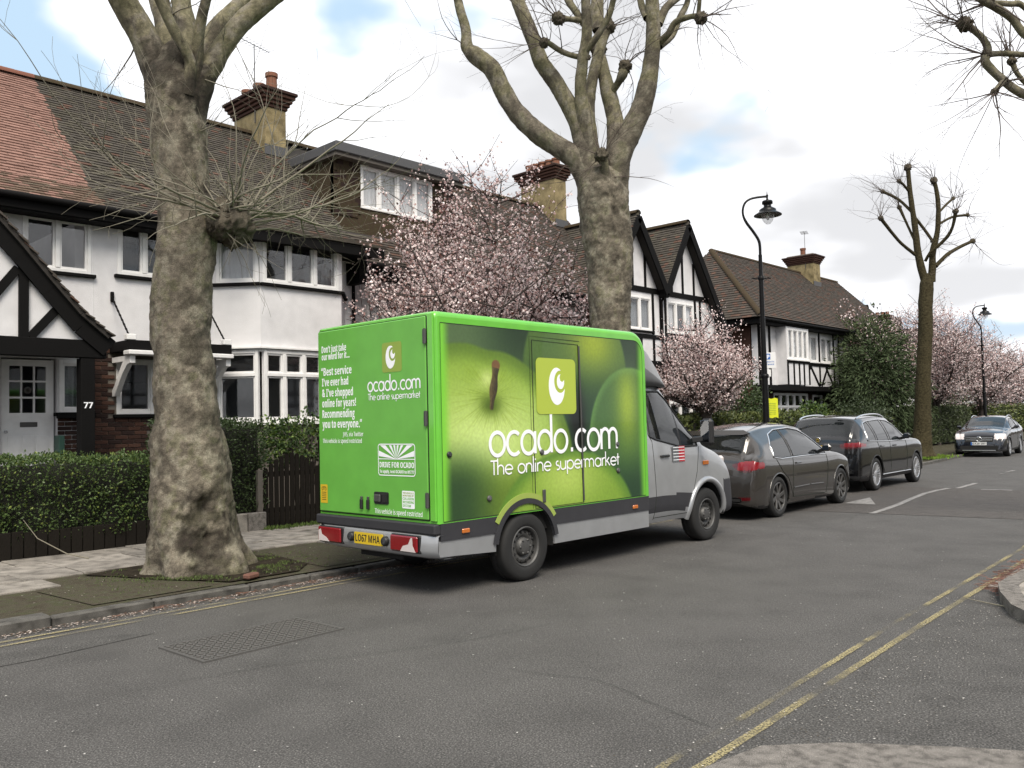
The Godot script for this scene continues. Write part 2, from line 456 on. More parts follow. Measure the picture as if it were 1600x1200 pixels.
func setup_view() -> void:
	var cam := Camera3D.new()
	cam.name = "camera"
	add_child(cam)
	var ya := 0.8163; var pi_ := 0.0464; var ro := -0.0233
	var f := Vector3(sin(ya) * cos(pi_), sin(pi_), -cos(ya) * cos(pi_))
	var r := Vector3(cos(ya), 0, sin(ya))
	var u := r.cross(f)
	cam.basis = Basis(r * cos(ro) + u * sin(ro), u * cos(ro) - r * sin(ro), -f)
	cam.position = Vector3(0, 1.642, 0)
	cam.fov = 48.47
	cam.near = 0.05; cam.far = 900.0
	cam.current = true
	var env := Environment.new()
	env.background_mode = Environment.BG_SKY
	env.tonemap_mode = Environment.TONE_MAPPER_LINEAR
	env.tonemap_exposure = EXPOSURE
	env.sdfgi_enabled = true; env.ssao_enabled = true; env.ssil_enabled = true
	env.background_energy_multiplier = SKY_ENERGY
	var sky := Sky.new()
	var sm := PanoramaSkyMaterial.new()
	sm.panorama = ImageTexture.create_from_image(cloud_image(2048, 1024))
	sky.sky_material = sm
	env.sky = sky
	var we := WorldEnvironment.new()
	we.name = "world_environment"
	we.environment = env
	add_child(we)
	var sun := DirectionalLight3D.new()
	sun.name = "sun"
	sun.light_energy = 0.62
	sun.light_angular_distance = 32.0
	sun.light_color = Color(1.0, 0.965, 0.91)
	sun.shadow_enabled = true
	add_child(sun)
	sun.look_at_from_position(Vector3.ZERO, -Vector3(-0.35, 0.78, 0.50), Vector3.UP)

# broken spring cloud: white heaps with grey bases and some blue gaps between them
func cloud_image(w: int, h: int) -> Image:
	var a := FastNoiseLite.new()
	a.noise_type = FastNoiseLite.TYPE_SIMPLEX_SMOOTH; a.seed = 77; a.frequency = 1.0
	a.fractal_type = FastNoiseLite.FRACTAL_FBM; a.fractal_octaves = 7; a.fractal_gain = 0.52
	var b := FastNoiseLite.new()
	b.noise_type = FastNoiseLite.TYPE_SIMPLEX_SMOOTH; b.seed = 4; b.frequency = 1.0
	b.fractal_type = FastNoiseLite.FRACTAL_FBM; b.fractal_octaves = 5
	# where the photograph shows gaps: azimuth from -z towards +x, elevation, radius (radians), depth
	var gaps := [[0.20, 0.43, 0.10, 0.62], [0.34, 0.33, 0.05, 0.5], [0.64, 0.47, 0.07, 0.75], [0.78, 0.45, 0.08, 0.7], [1.10, 0.37, 0.10, 0.42], [0.97, 0.38, 0.05, 0.34], [0.05, 0.72, 0.3, 0.5], [1.6, 0.75, 0.3, 0.5], [2.9, 0.6, 0.35, 0.5], [-1.2, 0.7, 0.35, 0.5], [4.1, 0.5, 0.3, 0.45]]
	var gd := []
	for g in gaps: gd.append(Vector3(sin(g[0]) * cos(g[1]), sin(g[1]), -cos(g[0]) * cos(g[1])))
	var px := PackedFloat32Array()
	px.resize(w * h * 3)
	for j in h:
		var el := PI * (0.5 - (j + 0.5) / h)
		if el < -0.02:
			for i in w:
				var o := (j * w + i) * 3
				px[o] = 0.10; px[o + 1] = 0.10; px[o + 2] = 0.095
			continue
		var y := sin(el); var ce := cos(el)
		for i in w:
			var az := TAU * (i + 0.5) / w
			var d := Vector3(sin(az) * ce, y, -cos(az) * ce)
			# project to a flat cloud deck so that heaps shrink to the horizon
			var k := 1.0 / (y + 0.16)
			var q := Vector3(d.x * k, 0.0, d.z * k) * 0.75
			var dens := a.get_noise_3d(q.x, 1.7, q.z) + 0.40
			for g in gd.size():
				var dt: float = d.dot(gd[g])
				var rr: float = gaps[g][2]
				if dt > cos(rr * 2.2):
					var an := acos(minf(dt, 1.0)) / rr
					dens -= gaps[g][3] * exp(-an * an)
			var cov := smoothstep(-0.06, 0.16, dens)
			var thick := clampf(b.get_noise_3d(q.x * 1.5, 9.0, q.z * 1.5) * 1.1 + 0.35 + dens * 0.35, 0.0, 1.0)
			var white := lerpf(0.58, 0.345, smoothstep(0.22, 0.88, thick))
			var hz := exp(-y * 7.0)
			white = lerpf(white, 0.46, hz * 0.5)
			var o := (j * w + i) * 3
			var br := lerpf(0.245, 0.34, hz); var bg := lerpf(0.335, 0.385, hz); var bb := lerpf(0.425, 0.425, hz)
			px[o] = lerpf(br, white * 0.985, cov)
			px[o + 1] = lerpf(bg, white * 0.992, cov)
			px[o + 2] = lerpf(bb, white * 1.02, cov)
	return Image.create_from_data(w, h, false, Image.FORMAT_RGBF, px.to_byte_array())

func _ready() -> void:
	rng.seed = 20240317
	fn.noise_type = FastNoiseLite.TYPE_SIMPLEX_SMOOTH
	fn.frequency = 1.0; fn.fractal_octaves = 4; fn.fractal_type = FastNoiseLite.FRACTAL_FBM
	setup_view()
	make_materials()
	print("materials ", Time.get_ticks_msec())
	build_ground()
	print("ground ", Time.get_ticks_msec())
	build_houses()
	print("houses ", Time.get_ticks_msec())
	build_trees()
	print("trees ", Time.get_ticks_msec())
	build_hedges()
	print("hedges ", Time.get_ticks_msec())
	build_van()
	print("van ", Time.get_ticks_msec())
	build_cars()
	print("cars ", Time.get_ticks_msec())
	build_street_things()
	print("street ", Time.get_ticks_msec())

# ---------------------------------------------------------------- ground, road, pavements
const KERB := [[-60.0, -7.93], [8.0, -7.93], [12.0, -8.15], [16.0, -8.5], [20.0, -8.9], [29.0, -9.2], [36.0, -9.8], [60.0, -12.6], [130.0, -21.0]]

func kerb_z(x: float) -> float:
	for i in KERB.size() - 1:
		if x <= KERB[i + 1][0]:
			var f: float = (x - KERB[i][0]) / (KERB[i + 1][0] - KERB[i][0])
			return lerpf(KERB[i][1], KERB[i + 1][1], clampf(f, 0.0, 1.0))
	return KERB[-1][1]

# a flat sheet between two lines given as functions of x
func sheet(mb: MB, xs: Array, za: Callable, zb: Callable, y: float) -> void:
	for i in xs.size() - 1:
		var a: float = xs[i]; var b: float = xs[i + 1]
		mb.quad(Vector3(a, y, za.call(a)), Vector3(b, y, za.call(b)), Vector3(b, y, zb.call(b)), Vector3(a, y, zb.call(a)))

func flat_poly(pts: Array, y: float) -> MB:
	var mb := MB.new()
	var q := PackedVector2Array()
	for p in pts: q.push_back(Vector2(p[0], -p[1]))
	mb.poly(q, Transform3D(Basis(Vector3(1, 0, 0), Vector3(0, 0, -1), Vector3(0, 1, 0)), Vector3(0, y, 0)), 0.0, false)
	return mb

func range_f(a: float, b: float, s: float) -> Array:
	var o := []
	var x := a
	while x < b - 1e-4:
		o.append(x); x += s
	o.append(b)
	return o

func build_ground() -> void:
	var g := structure("ground")
	var mb := MB.new()
	mb.quad(Vector3(-300, -0.02, 300), Vector3(600, -0.02, 300), Vector3(600, -0.02, -500), Vector3(-300, -0.02, -500))
	part(g, "earth", mb, M.soil)
	# road: one sheet from kerb to kerb and out past the camera (the side road mouth)
	var road := structure("road")
	mb = MB.new()
	sheet(mb, range_f(-60, 130, 5), func(x): return 14.0 if x < 9.0 else kerb_z(x) + 9.5, func(x): return kerb_z(x) - 0.05, 0.0)
	part(road, "road_surface", mb, M.asphalt)
	# repairs and older surfaces, a few millimetres proud
	part(road, "road_patch", flat_poly([[-1.0, -7.45], [1.9, -7.32], [2.85, -7.18], [3.1, -6.98], [2.2, -6.88], [0.5, -6.95], [-1.0, -7.0]], 0.004), M.asphalt_old)
	part(road, "road_patch", flat_poly([[3.05, -2.18], [4.0, -2.18], [7.7, -2.22], [8.8, -2.2], [9.6, -1.0], [9.6, 6.0], [3.05, 6.0]], 0.004), M.asphalt_old)
	part(road, "road_patch", flat_poly([[14.2, -8.0], [14.6, -5.0], [15.0, -2.0], [20.1, -2.0], [20.3, -5.2], [20.2, -8.6]], 0.004), M.asphalt_red)
	# cracks: real gaps are too fine to cut, so thin dark sheets paint in the dark of the gaps
	for cr in [[[2.6, -5.5], [3.2, -5.35], [3.9, -5.0], [4.6, -4.75], [5.4, -4.6]], [[4.15, -4.0], [4.35, -3.4], [4.2, -2.9], [4.05, -2.35]], [[13.0, -5.35], [14.2, -5.6], [15.2, -5.3]]]:
		mb = MB.new()
		var pts := PackedVector2Array()
		for i in cr.size() - 1:
			for k in 8:
				var f := k / 8.0
				pts.push_back(Vector2(lerpf(cr[i][0], cr[i + 1][0], f) + rng.randf_range(-0.02, 0.02), -lerpf(cr[i][1], cr[i + 1][1], f) + rng.randf_range(-0.02, 0.02)))
		mb.ribbon(pts, 0.004, Transform3D(Basis(Vector3(1, 0, 0), Vector3(0, 0, -1), Vector3(0, 1, 0)), Vector3(0, 0.009, 0)))
		part(road, "crack_strip", mb, M.seam)
	build_markings(road)
	build_pavement()
	build_grate()
	build_litter()

func paint_strip(parent: Node3D, called: String, pts: Array, w: float, y: float, m: Material, wear := 0.0, sd := 1) -> void:
	# paint laid as a thin strip; worn stretches are thinner paint (vertex alpha) on top of the grain of the material
	var mb := MB.new()
	var n2 := FastNoiseLite.new()
	n2.seed = sd; n2.frequency = 1.0; n2.fractal_octaves = 3; n2.fractal_type = FastNoiseLite.FRACTAL_FBM
	var al := func(x: float) -> float: return clampf(1.0 - wear + 1.3 * n2.get_noise_2d(x * 0.9, 4.0) + 0.6 * n2.get_noise_2d(x * 5.0, 9.0), 0.04, 1.0)
	for i in pts.size() - 1:
		var a := Vector2(pts[i][0], pts[i][1]); var b := Vector2(pts[i + 1][0], pts[i + 1][1])
		var d := (b - a).normalized(); var nn := Vector2(-d.y, d.x) * w / 2
		var L := a.distance_to(b)
		var n := maxi(1, int(L / 0.08)) if wear > 0.0 else 1
		for k in n:
			var p := a.lerp(b, float(k) / n); var q := a.lerp(b, float(k + 1) / n)
			var e0 := 0.0; var e1 := 0.0
			if wear > 0.0:
				e0 = 0.10 * n2.get_noise_2d(p.x * 9.0, 31.0) * w; e1 = 0.10 * n2.get_noise_2d(q.x * 9.0, 31.0) * w
			var i0 := mb.v.size()
			var c := [p + nn + d.orthogonal() * e0, q + nn + d.orthogonal() * e1, q - nn + d.orthogonal() * e1, p - nn + d.orthogonal() * e0]
			var aa := [1.0, 1.0, 1.0, 1.0]
			if wear > 0.0: aa = [al.call(p.x), al.call(q.x), al.call(q.x), al.call(p.x)]
			for e in 4:
				mb.col = Color(1, 1, 1, aa[e])
				mb.push(Vector3(c[e].x, y, c[e].y), Vector3.UP)
			mb.ix.append_array([i0, i0 + 2, i0 + 1, i0, i0 + 3, i0 + 2])
	part(parent, called, mb, m)

func build_markings(road: Node3D) -> void:
	var l1 := []; var l2 := []
	for x in range_f(-20, 12, 1.0):
		l1.append([x, kerb_z(x) + 0.27]); l2.append([x, kerb_z(x) + 0.41])
	paint_strip(road, "yellow_line", l1, 0.045, 0.009, M.yellow_line, 0.25, 3)
	paint_strip(road, "yellow_line", l2, 0.045, 0.009, M.yellow_line, 0.30, 5)
	paint_strip(road, "yellow_line", [[2.4, -2.20], [3.5, -2.335], [4.7, -2.38], [7.0, -2.49], [9.0, -2.55], [11.7, -2.64], [16.0, -3.0], [24.0, -3.9]], 0.046, 0.009, M.yellow_line, 0.55, 8)
	paint_strip(road, "yellow_line", [[2.4, -2.06], [3.5, -2.19], [4.7, -2.23], [7.0, -2.31], [9.0, -2.36], [11.7, -2.45], [16.0, -2.8], [24.0, -3.7]], 0.052, 0.009, M.yellow_line, 0.25, 11)
	part(road, "hump_arrow", flat_poly([[15.95, -6.52], [17.3, -6.55], [15.97, -5.95]], 0.009), M.white_line)
	paint_strip(road, "white_line", [[14.49, -5.47], [15.2, -5.52], [16.2, -5.62], [17.6, -5.82], [18.7, -5.95], [19.6, -5.97], [20.2, -5.93]], 0.11, 0.009, M.white_line)
	paint_strip(road, "white_line", [[20.25, -5.77], [21.9, -5.84]], 0.11, 0.009, M.white_line)
	paint_strip(road, "white_line", [[20.15, -5.28], [20.2, -4.7]], 0.12, 0.009, M.white_line)
	for k in 5:
		var x := 25.5 + 4.5 * k
		paint_strip(road, "white_line", [[x, kerb_z(x) + 2.9], [x + 1.6, kerb_z(x + 1.6) + 2.9]], 0.09, 0.009, M.white_worn, 0.5, 30 + k)

func stone(l: float, h: float, d: float, bv: float) -> ArrayMesh:
	var mb := MB.new()
	mb.box(Transform3D(), Vector3(l, h, d), bv)
	return mb.mesh()

func build_pavement() -> void:
	var pv := structure("pavement")
	# tarmac footway strip and a base under the flags
	var mb := MB.new()
	var xs := range_f(-60, 130, 3.0)
	sheet(mb, xs, func(x): return kerb_z(x) - 0.10, func(x): return kerb_z(x) - 4.0, 0.085)
	part(pv, "footway_base", mb, M.tarmac_moss)
	# kerb stones, one by one
	var kb := structure("kerb")
	var shapes := []
	for k in 6: shapes.append([0.62 + 0.09 * k, stone(0.62 + 0.09 * k - 0.012, 0.30, 0.125, 0.016)])
	var x := -9.0
	var i := 0
	while x < 46.0:
		var s: Array = shapes[rng.randi() % 6]
		var cx: float = x + s[0] / 2
		var low := 0.0
		if cx > 3.6 and cx < 8.2: low = -0.008 - 0.01 * rng.randf()
		var big := cx < 2.9
		var t := at(cx, -0.06 + low + (0.02 if big else 0.0) + rng.randf_range(-0.006, 0.006), kerb_z(cx) - 0.065 + rng.randf_range(-0.008, 0.008) - (0.03 if big else 0.0))
		t.basis = yaw(-atan2(kerb_z(cx + 0.3) - kerb_z(cx - 0.3), 0.6) + rng.randf_range(-0.008, 0.008)) * Basis(Vector3.BACK, rng.randf_range(-0.008, 0.008))
		if big: t.basis = t.basis.scaled_local(Vector3(1, 1.0, 1.9))
		part(kb, "kerb_stone", s[1], M.granite, t)
		x += s[0]; i += 1
	mb = MB.new()
	sheet(mb, range_f(46, 130, 4.0), func(q): return kerb_z(q), func(q): return kerb_z(q) - 0.14, 0.095)
	part(kb, "far_kerb", mb, M.granite)
	# paving flags, one by one: staggered rows parallel to the kerb
	var fl := []
	for w in [0.6, 0.75, 0.9]: fl.append([w, stone(w - 0.012, 0.06, 0.598, 0.006)])
	for row in 4:
		var fx := -4.0 + 0.31 * row
		var off := 3.92 - 0.61 * (row + 0.5)
		while fx < 26.0:
			var f: Array = fl[rng.randi() % 3]
			var cx: float = fx + f[0] / 2
			var skip := (row == 3 and cx > 3.3 and cx < 6.6) or (row == 2 and cx > 4.4 and cx < 5.6) or (row == 3 and cx > 9.0)
			if not skip:
				var t := at(cx, 0.072 + rng.randf_range(-0.006, 0.008), kerb_z(cx) - off, yaw(-atan2(kerb_z(cx + 0.3) - kerb_z(cx - 0.3), 0.6)) * Basis(Vector3.BACK, rng.randf_range(-0.009, 0.009)) * Basis(Vector3.RIGHT, rng.randf_range(-0.01, 0.01)))
				part(pv, "paving_flag", f[1], M.slab[rng.randi() % 4], t)
			fx += f[0]
	# tarmac repairs round the tree
	part(pv, "tarmac_patch", flat_poly([[3.05, -8.12], [2.95, -9.3], [3.75, -9.55], [3.95, -9.0], [4.15, -8.5], [4.2, -8.12]], 0.094), M.tarmac_worn)
	part(pv, "tarmac_patch", flat_poly([[5.55, -8.15], [5.6, -9.0], [5.75, -9.75], [7.2, -9.6], [7.3, -8.15]], 0.092), M.tarmac_worn)
	# tree pit of soil
	part(pv, "tree_pit", flat_poly([[3.6, -9.9], [3.8, -9.5], [4.02, -8.9], [4.25, -8.5], [4.4, -8.15], [5.2, -8.14], [5.55, -8.5], [5.65, -9.3], [5.4, -9.85], [4.6, -10.1]], 0.099), M.soil)
	part(pv, "tree_pit", flat_poly([[11.2, -9.9], [11.3, -8.4], [12.8, -8.5], [12.9, -9.9]], 0.099), M.soil)
	part(pv, "tree_pit", flat_poly([[30.4, -11.2], [30.4, -9.5], [32.6, -9.7], [32.8, -11.2]], 0.105), M.soil)
	# front gardens behind the boundary
	var gd := structure("front_gardens")
	mb = MB.new()
	sheet(mb, range_f(-60, 130, 4.0), func(q): return kerb_z(q) - 3.98, func(q): return kerb_z(q) - 40.0, 0.13)
	part(gd, "garden_soil", mb, M.soil)
	# near kerbs on the camera's side: a curved dropped corner and a square end with a small island of paving
	var nk := structure("near_kerb")
	var isl := structure("near_pavement")
	# far corner: starts at x 9, runs away to the right
	mb = MB.new()
	sheet(mb, range_f(9.4, 60, 3.0), func(q): return 12.0, func(q): return -2.05 - maxf(0.0, q - 11.0) * 0.10, 0.098)
	part(isl, "footway", mb, M.tarmac_moss)
	var ks := stone(0.9, 0.2, 0.14, 0.015)
	for k in 14:
		var q := 9.5 + 0.92 * k
		part(nk, "kerb_stone", ks, M.concrete, at(q, 0.005, -2.10 - maxf(0.0, q - 11.0) * 0.10, yaw(0.1 if q > 11.4 else 0.0)))
	# rounded nose made of wedge stones
	var nose := [[9.05, -2.17], [8.63, -2.16], [8.24, -2.05], [7.74, -1.85], [7.5, -1.68], [7.36, -1.4], [7.3, -0.9], [7.3, -0.2], [7.3, 0.7]]
	var nin := []
	for k in nose.size():
		var p := Vector2(nose[k][0], nose[k][1])
		var dd := (Vector2(nose[mini(k + 1, nose.size() - 1)][0], nose[mini(k + 1, nose.size() - 1)][1]) - Vector2(nose[maxi(k - 1, 0)][0], nose[maxi(k - 1, 0)][1])).normalized()
		var q := p + Vector2(dd.y, -dd.x) * 0.16
		nin.append([q.x, q.y])
	for k in nose.size() - 1:
		mb = MB.new()
		var f := 0.985
		var n0 := Vector2(nose[k][0], nose[k][1]); var n1 := Vector2(nose[k + 1][0], nose[k + 1][1]); var m0 := Vector2(nin[k][0], nin[k][1]); var m1 := Vector2(nin[k + 1][0], nin[k + 1][1])
		n1 = n0.lerp(n1, f); m1 = m0.lerp(m1, f)
		mb.poly(PackedVector2Array([Vector2(n0.x, -n0.y), Vector2(n1.x, -n1.y), Vector2(m1.x, -m1.y), Vector2(m0.x, -m0.y)]), Transform3D(Basis(Vector3(1, 0, 0), Vector3(0, 0, -1), Vector3(0, 1, 0)), Vector3(0, 0.107, 0)), 0.2)
		part(nk, "kerb_stone", mb, M.concrete)
	var cp := nin.duplicate()
	cp.append_array([[9.44, 0.7], [9.44, -2.0]])
	part(isl, "corner_paving", flat_poly(cp, 0.101), M.slab[0])
	# flush channel blocks beside the yellow lines
	for k in 5:
		var q := 9.35 + 0.93 * k
		part(nk, "channel_block", stone(0.9, 0.06, 0.15, 0.006), M.slab[2], at(q, -0.018, -2.26 - maxf(0.0, q - 11.0) * 0.1, yaw(0.0)))
	# near corner under the camera: rounded kerb and paving behind it
	var arc := [[2.6, 0.6], [2.62, -0.6], [2.72, -1.4], [2.98, -1.86], [3.36, -2.05], [3.75, -1.98], [4.02, -1.72], [4.3, -1.3], [4.62, -0.75], [5.0, 0.6]]
	var inner := []
	for k in arc.size():
		var p := Vector2(arc[k][0], arc[k][1])
		inner.append([lerpf(p.x, 3.6, 0.22) , lerpf(p.y, 0.4, 0.22)])
	for k in arc.size() - 1:
		mb = MB.new()
		var o := PackedVector2Array([Vector2(arc[k][0], -arc[k][1]), Vector2(arc[k + 1][0], -arc[k + 1][1]), Vector2(inner[k + 1][0], -inner[k + 1][1]), Vector2(inner[k][0], -inner[k][1])])
		mb.poly(o, Transform3D(Basis(Vector3(1, 0, 0), Vector3(0, 0, -1), Vector3(0, 1, 0)), Vector3(0, 0.102, 0)), 0.2)
		part(nk, "kerb_stone", mb, M.concrete)
	part(isl, "corner_paving", flat_poly(inner, 0.096), M.slab[1])

func build_grate() -> void:
	var t := thing("manhole_cover", "long rectangular cast iron cover with raised studs set in the road", "manhole cover", Vector3(3.53, 0.0, -6.16), 0.03)
	var mb := MB.new()
	mb.bx(-0.585, -0.02, -0.31, 0.585, 0.006, 0.31)
	part(t, "plate", mb, M.iron)
	mb = MB.new()
	for s in [-1, 1]:
		mb.bx(-0.615, -0.02, s * 0.312, 0.615, 0.0125, s * 0.335)
		mb.bx(s * 0.587, -0.02, -0.3115, s * 0.613, 0.0125, 0.3115)
	part(t, "surround", mb, M.iron)
	mb = MB.new()
	for i in 24:
		for j in 11:
			var px := -0.56 + i * 0.0487; var pz := -0.28 + j * 0.056
			var a := PI / 4 if (i + j) % 2 else -PI / 4
			mb.box(Transform3D(yaw(a), Vector3(px, 0.011, pz)), Vector3(0.034, 0.012, 0.015), 0.003)
	var o := part(t, "studs", mb, M.iron)
	o.set_meta("kind", "stuff")

func build_litter() -> void:
	# fallen petals and bits in the gutter and over the road
	var mb := MB.new()
	mb.quad(Vector3(-0.5, 0, 0.35), Vector3(0.5, 0.12, 0.35), Vector3(0.5, 0.05, -0.35), Vector3(-0.5, 0.15, -0.35))
	var m := mb.mesh()
	var ts := []; var cs := []
	for i in 3600:
		var x := rng.randf_range(-1.0, 12.5)
		var z := kerb_z(x) + 0.015 + absf(rng.randfn(0.0, 0.10))
		var s := rng.randf_range(0.008, 0.022)
		ts.append(Transform3D(yaw(rng.randf() * TAU).scaled(Vector3(s, s, s)), Vector3(x, 0.012, z)))
		var w := rng.randf()
		cs.append(Color(0.55, 0.47, 0.42) * rng.randf_range(0.7, 1.1) if w < 0.55 else Color(0.09, 0.05, 0.03) if w < 0.85 else Color(0.16, 0.11, 0.07))
	for i in 1500:
		var x := rng.randf_range(1.0, 24.0)
		var z := rng.randf_range(kerb_z(x), 0.5)
		var s := rng.randf_range(0.004, 0.013)
		ts.append(Transform3D(yaw(rng.randf() * TAU).scaled(Vector3(s, s, s)), Vector3(x, 0.012, z)))
		cs.append(Color(0.55, 0.53, 0.50) * rng.randf_range(0.6, 1.1))
	for i in 1500:
		var x := rng.randf_range(2.6, 8.5)
		var z := -1.95 - 0.02 * x + rng.randfn(0.0, 0.22)
		var s := rng.randf_range(0.004, 0.011)
		ts.append(Transform3D(yaw(rng.randf() * TAU).scaled(Vector3(s, s, s)), Vector3(x, 0.014, z)))
		cs.append(Color(0.50, 0.46, 0.42) * rng.randf_range(0.5, 1.1) if rng.randf() < 0.45 else Color(0.07, 0.055, 0.035))
	for i in 900:
		var x := rng.randf_range(-1.0, 10.0)
		var z := rng.randf_range(-11.8, -8.1)
		var s := rng.randf_range(0.006, 0.018)
		ts.append(Transform3D(yaw(rng.randf() * TAU).scaled(Vector3(s, s, s)), Vector3(x, 0.114, z)))
		cs.append(Color(0.42, 0.38, 0.33) * rng.randf_range(0.6, 1.1) if rng.randf() < 0.4 else Color(0.06, 0.05, 0.03))
	var o := scatter(self, "fallen_petals", m, M.litter, ts, cs)
	o.set_meta("kind", "stuff")
	o.set_meta("label", "pale fallen petals and grit along the gutters and road")
	# reddish twig litter against the far island kerb
	mb = MB.new()
	mb.tube(PackedVector3Array([Vector3(-0.5, 0, 0), Vector3(-0.1, 0.03, 0.06), Vector3(0.5, 0.01, 0)]), PackedFloat32Array([0.022, 0.02, 0.012]), 4)
	m = mb.mesh()
	ts = []; cs = []
	for i in 520:
		var f := rng.randf()
		var p := Vector2(lerpf(7.75, 12.5, f * f), 0)
		p.y = (-1.55 - 0.75 * smoothstep(7.7, 9.0, p.x)) + rng.randfn(0.0, 0.07)
		var s := rng.randf_range(0.05, 0.16)
		ts.append(Transform3D((yaw(rng.randf() * TAU) * Basis(Vector3.BACK, rng.randf_range(-0.2, 0.2))).scaled(Vector3(s, s, s)), Vector3(p.x, 0.025 + 0.02 * rng.randf(), p.y)))
		cs.append(Color(0.17, 0.085, 0.065) * rng.randf_range(0.5, 1.4))
	for i in 260:
		var x := rng.randf_range(3.0, 8.6)
		var s := rng.randf_range(0.04, 0.12)
		ts.append(Transform3D(yaw(rng.randf() * TAU).scaled(Vector3(s, s, s)), Vector3(x, 0.02, kerb_z(x) + 0.02 + absf(rng.randfn(0, 0.08)))))
		cs.append(Color(0.16, 0.08, 0.055) * rng.randf_range(0.5, 1.3))
	o = scatter(self, "twig_litter", m, M.litter, ts, cs)
	o.set_meta("kind", "stuff")
	o.set_meta("label", "reddish brown twig litter gathered against the kerbs")

# ---------------------------------------------------------------- houses
var tile_mesh: ArrayMesh
var ridge_mesh: ArrayMesh
var brick_mesh: ArrayMesh

# one window: an outer frame, mullions, a pane in every light, a sill, and curtains behind it
# o: cols (number or list of fractions), transom (fraction of height from the bottom, 0 none), sill, curtain, bars
func window(parent: Node3D, t: Transform3D, w: float, h: float, o := {}) -> Node3D:
	var n := node(parent, "window", t)
	var fw: float = o.get("frame", 0.065)
	var fm: Material = o.get("mat", M.paint_white)
	var mb := MB.new()
	mb.bx(0, 0, -0.07, fw, h, 0.035, 0.008); mb.bx(w - fw, 0, -0.07, w, h, 0.035, 0.008)
	mb.bx(fw, 0, -0.07, w - fw, fw, 0.033, 0.008); mb.bx(fw, h - fw, -0.07, w - fw, h, 0.033, 0.008)
	part(n, "frame", mb, fm)
	var cols: Array = []
	var c = o.get("cols", 2)
	if c is int:
		for k in c: cols.append(1.0 / c)
	else: cols = c
	var tr: float = o.get("transom", 0.0)
	if tr > 0:
		mb = MB.new()
		mb.bx(fw, h * tr - 0.035, -0.06, w - fw, h * tr + 0.035, 0.045, 0.008)
		part(n, "transom", mb, fm)
	var x := 0.0
	for k in cols.size():
		var x1: float = x + cols[k] * w
		if k > 0:
			mb = MB.new()
			mb.bx(x - 0.038, fw, -0.06, x + 0.038, h - fw, 0.040, 0.008)
			part(n, "mullion", mb, fm)
		var a: float = x + (fw if k == 0 else 0.038); var b: float = x1 - (fw if k == cols.size() - 1 else 0.038)
		var spans := [[fw, h - fw]]
		if tr > 0: spans = [[fw, h * tr - 0.035], [h * tr + 0.035, h - fw]]
		for s in spans:
			# the casement sash round each pane
			var f: float = o.get("sash", 0.032)
			mb = MB.new()
			mb.bx(a, s[0], -0.05, a + f, s[1], 0.012, 0.004); mb.bx(b - f, s[0], -0.05, b, s[1], 0.012, 0.004)
			mb.bx(a + f, s[0], -0.05, b - f, s[0] + f, 0.011, 0.004); mb.bx(a + f, s[1] - f, -0.05, b - f, s[1], 0.011, 0.004)
			part(n, "sash", mb, fm)
			mb = MB.new()
			mb.bx(a + f, s[0] + f, -0.026, b - f, s[1] - f, -0.020)
			part(n, "pane", mb, M.glass)
			var bars: int = o.get("bars", 0)
			if bars > 0:
				for q in bars:
					mb = MB.new()
					var by := lerpf(s[0], s[1], (q + 1.0) / (bars + 1))
					mb.bx(a + f, by - 0.011, -0.03, b - f, by + 0.011, 0.004)
					part(n, "glazing_bar", mb, fm)
		x = x1
	if o.get("sill", true):
		mb = MB.new()
		mb.bx(-0.06, -0.06, -0.05, w + 0.06, 0.0, 0.09, 0.008)
		part(n, "sill", mb, o.get("sill_mat", M.paint_black))
	var cu: String = o.get("curtain", "")
	if cu != "":
		var halves := [[0.02, w * 0.30], [w * 0.70, w - 0.02]] if cu == "sides" else [[0.02, w - 0.02]]
		for hv in halves:
			var rows := []
			for yy in [0.02, h - 0.02]:
				var row := PackedVector3Array()
				var m := int((hv[1] - hv[0]) / 0.02)
				for k in m + 1:
					var xx: float = lerpf(hv[0], hv[1], float(k) / m)
					row.push_back(Vector3(xx, yy, -0.10 + 0.022 * sin(xx * 55.0) + 0.012 * sin(xx * 23.0 + 1.0)))
				rows.append(row)
			mb = MB.new()
			mb.grid(rows)
			part(n, "curtain", mb, o.get("cmat", M.curtain))
	return n

# a roof slope of clay tiles: origin at the eaves, u along the eaves, v up the slope
func tiles(parent: Node3D, o: Vector3, u: Vector3, v: Vector3, w: float, l: float, tint: Callable, keep = null, gauge := 0.10, tw := 0.168) -> void:
	u = u.normalized(); v = v.normalized()
	var nn := u.cross(v).normalized()
	var b := Basis(u, v, nn)
	var ts := []; var cs := []
	var rows := int(ceil(l / gauge))
	var cols := int(ceil(w / tw))
	var sy := gauge / 0.10; var sx := tw / 0.168
	for j in rows:
		for i in cols + 1:
			var uu := (i + (0.5 if j % 2 else 0.0)) * tw
			var vv := j * gauge
			if uu > w + tw * 0.3 or vv > l: continue
			uu = clampf(uu, tw * 0.3, w - tw * 0.3)
			if keep != null and not keep.call(uu, vv): continue
			var p := o + u * (uu + rng.randf_range(-0.004, 0.004)) + v * vv + nn * (0.022 + rng.randf_range(-0.003, 0.004))
			var bb := b * Basis(Vector3.RIGHT, -0.20 + rng.randf_range(-0.02, 0.02)) * Basis(Vector3.BACK, rng.randf_range(-0.02, 0.02))
			ts.append(Transform3D(bb.scaled_local(Vector3(sx, sy, 1.0)), p))
			cs.append(tint.call(uu, vv))
	var m := scatter(parent, "roof_tiles", tile_mesh, M.tile, ts, cs)
	m.set_meta("kind", "stuff")

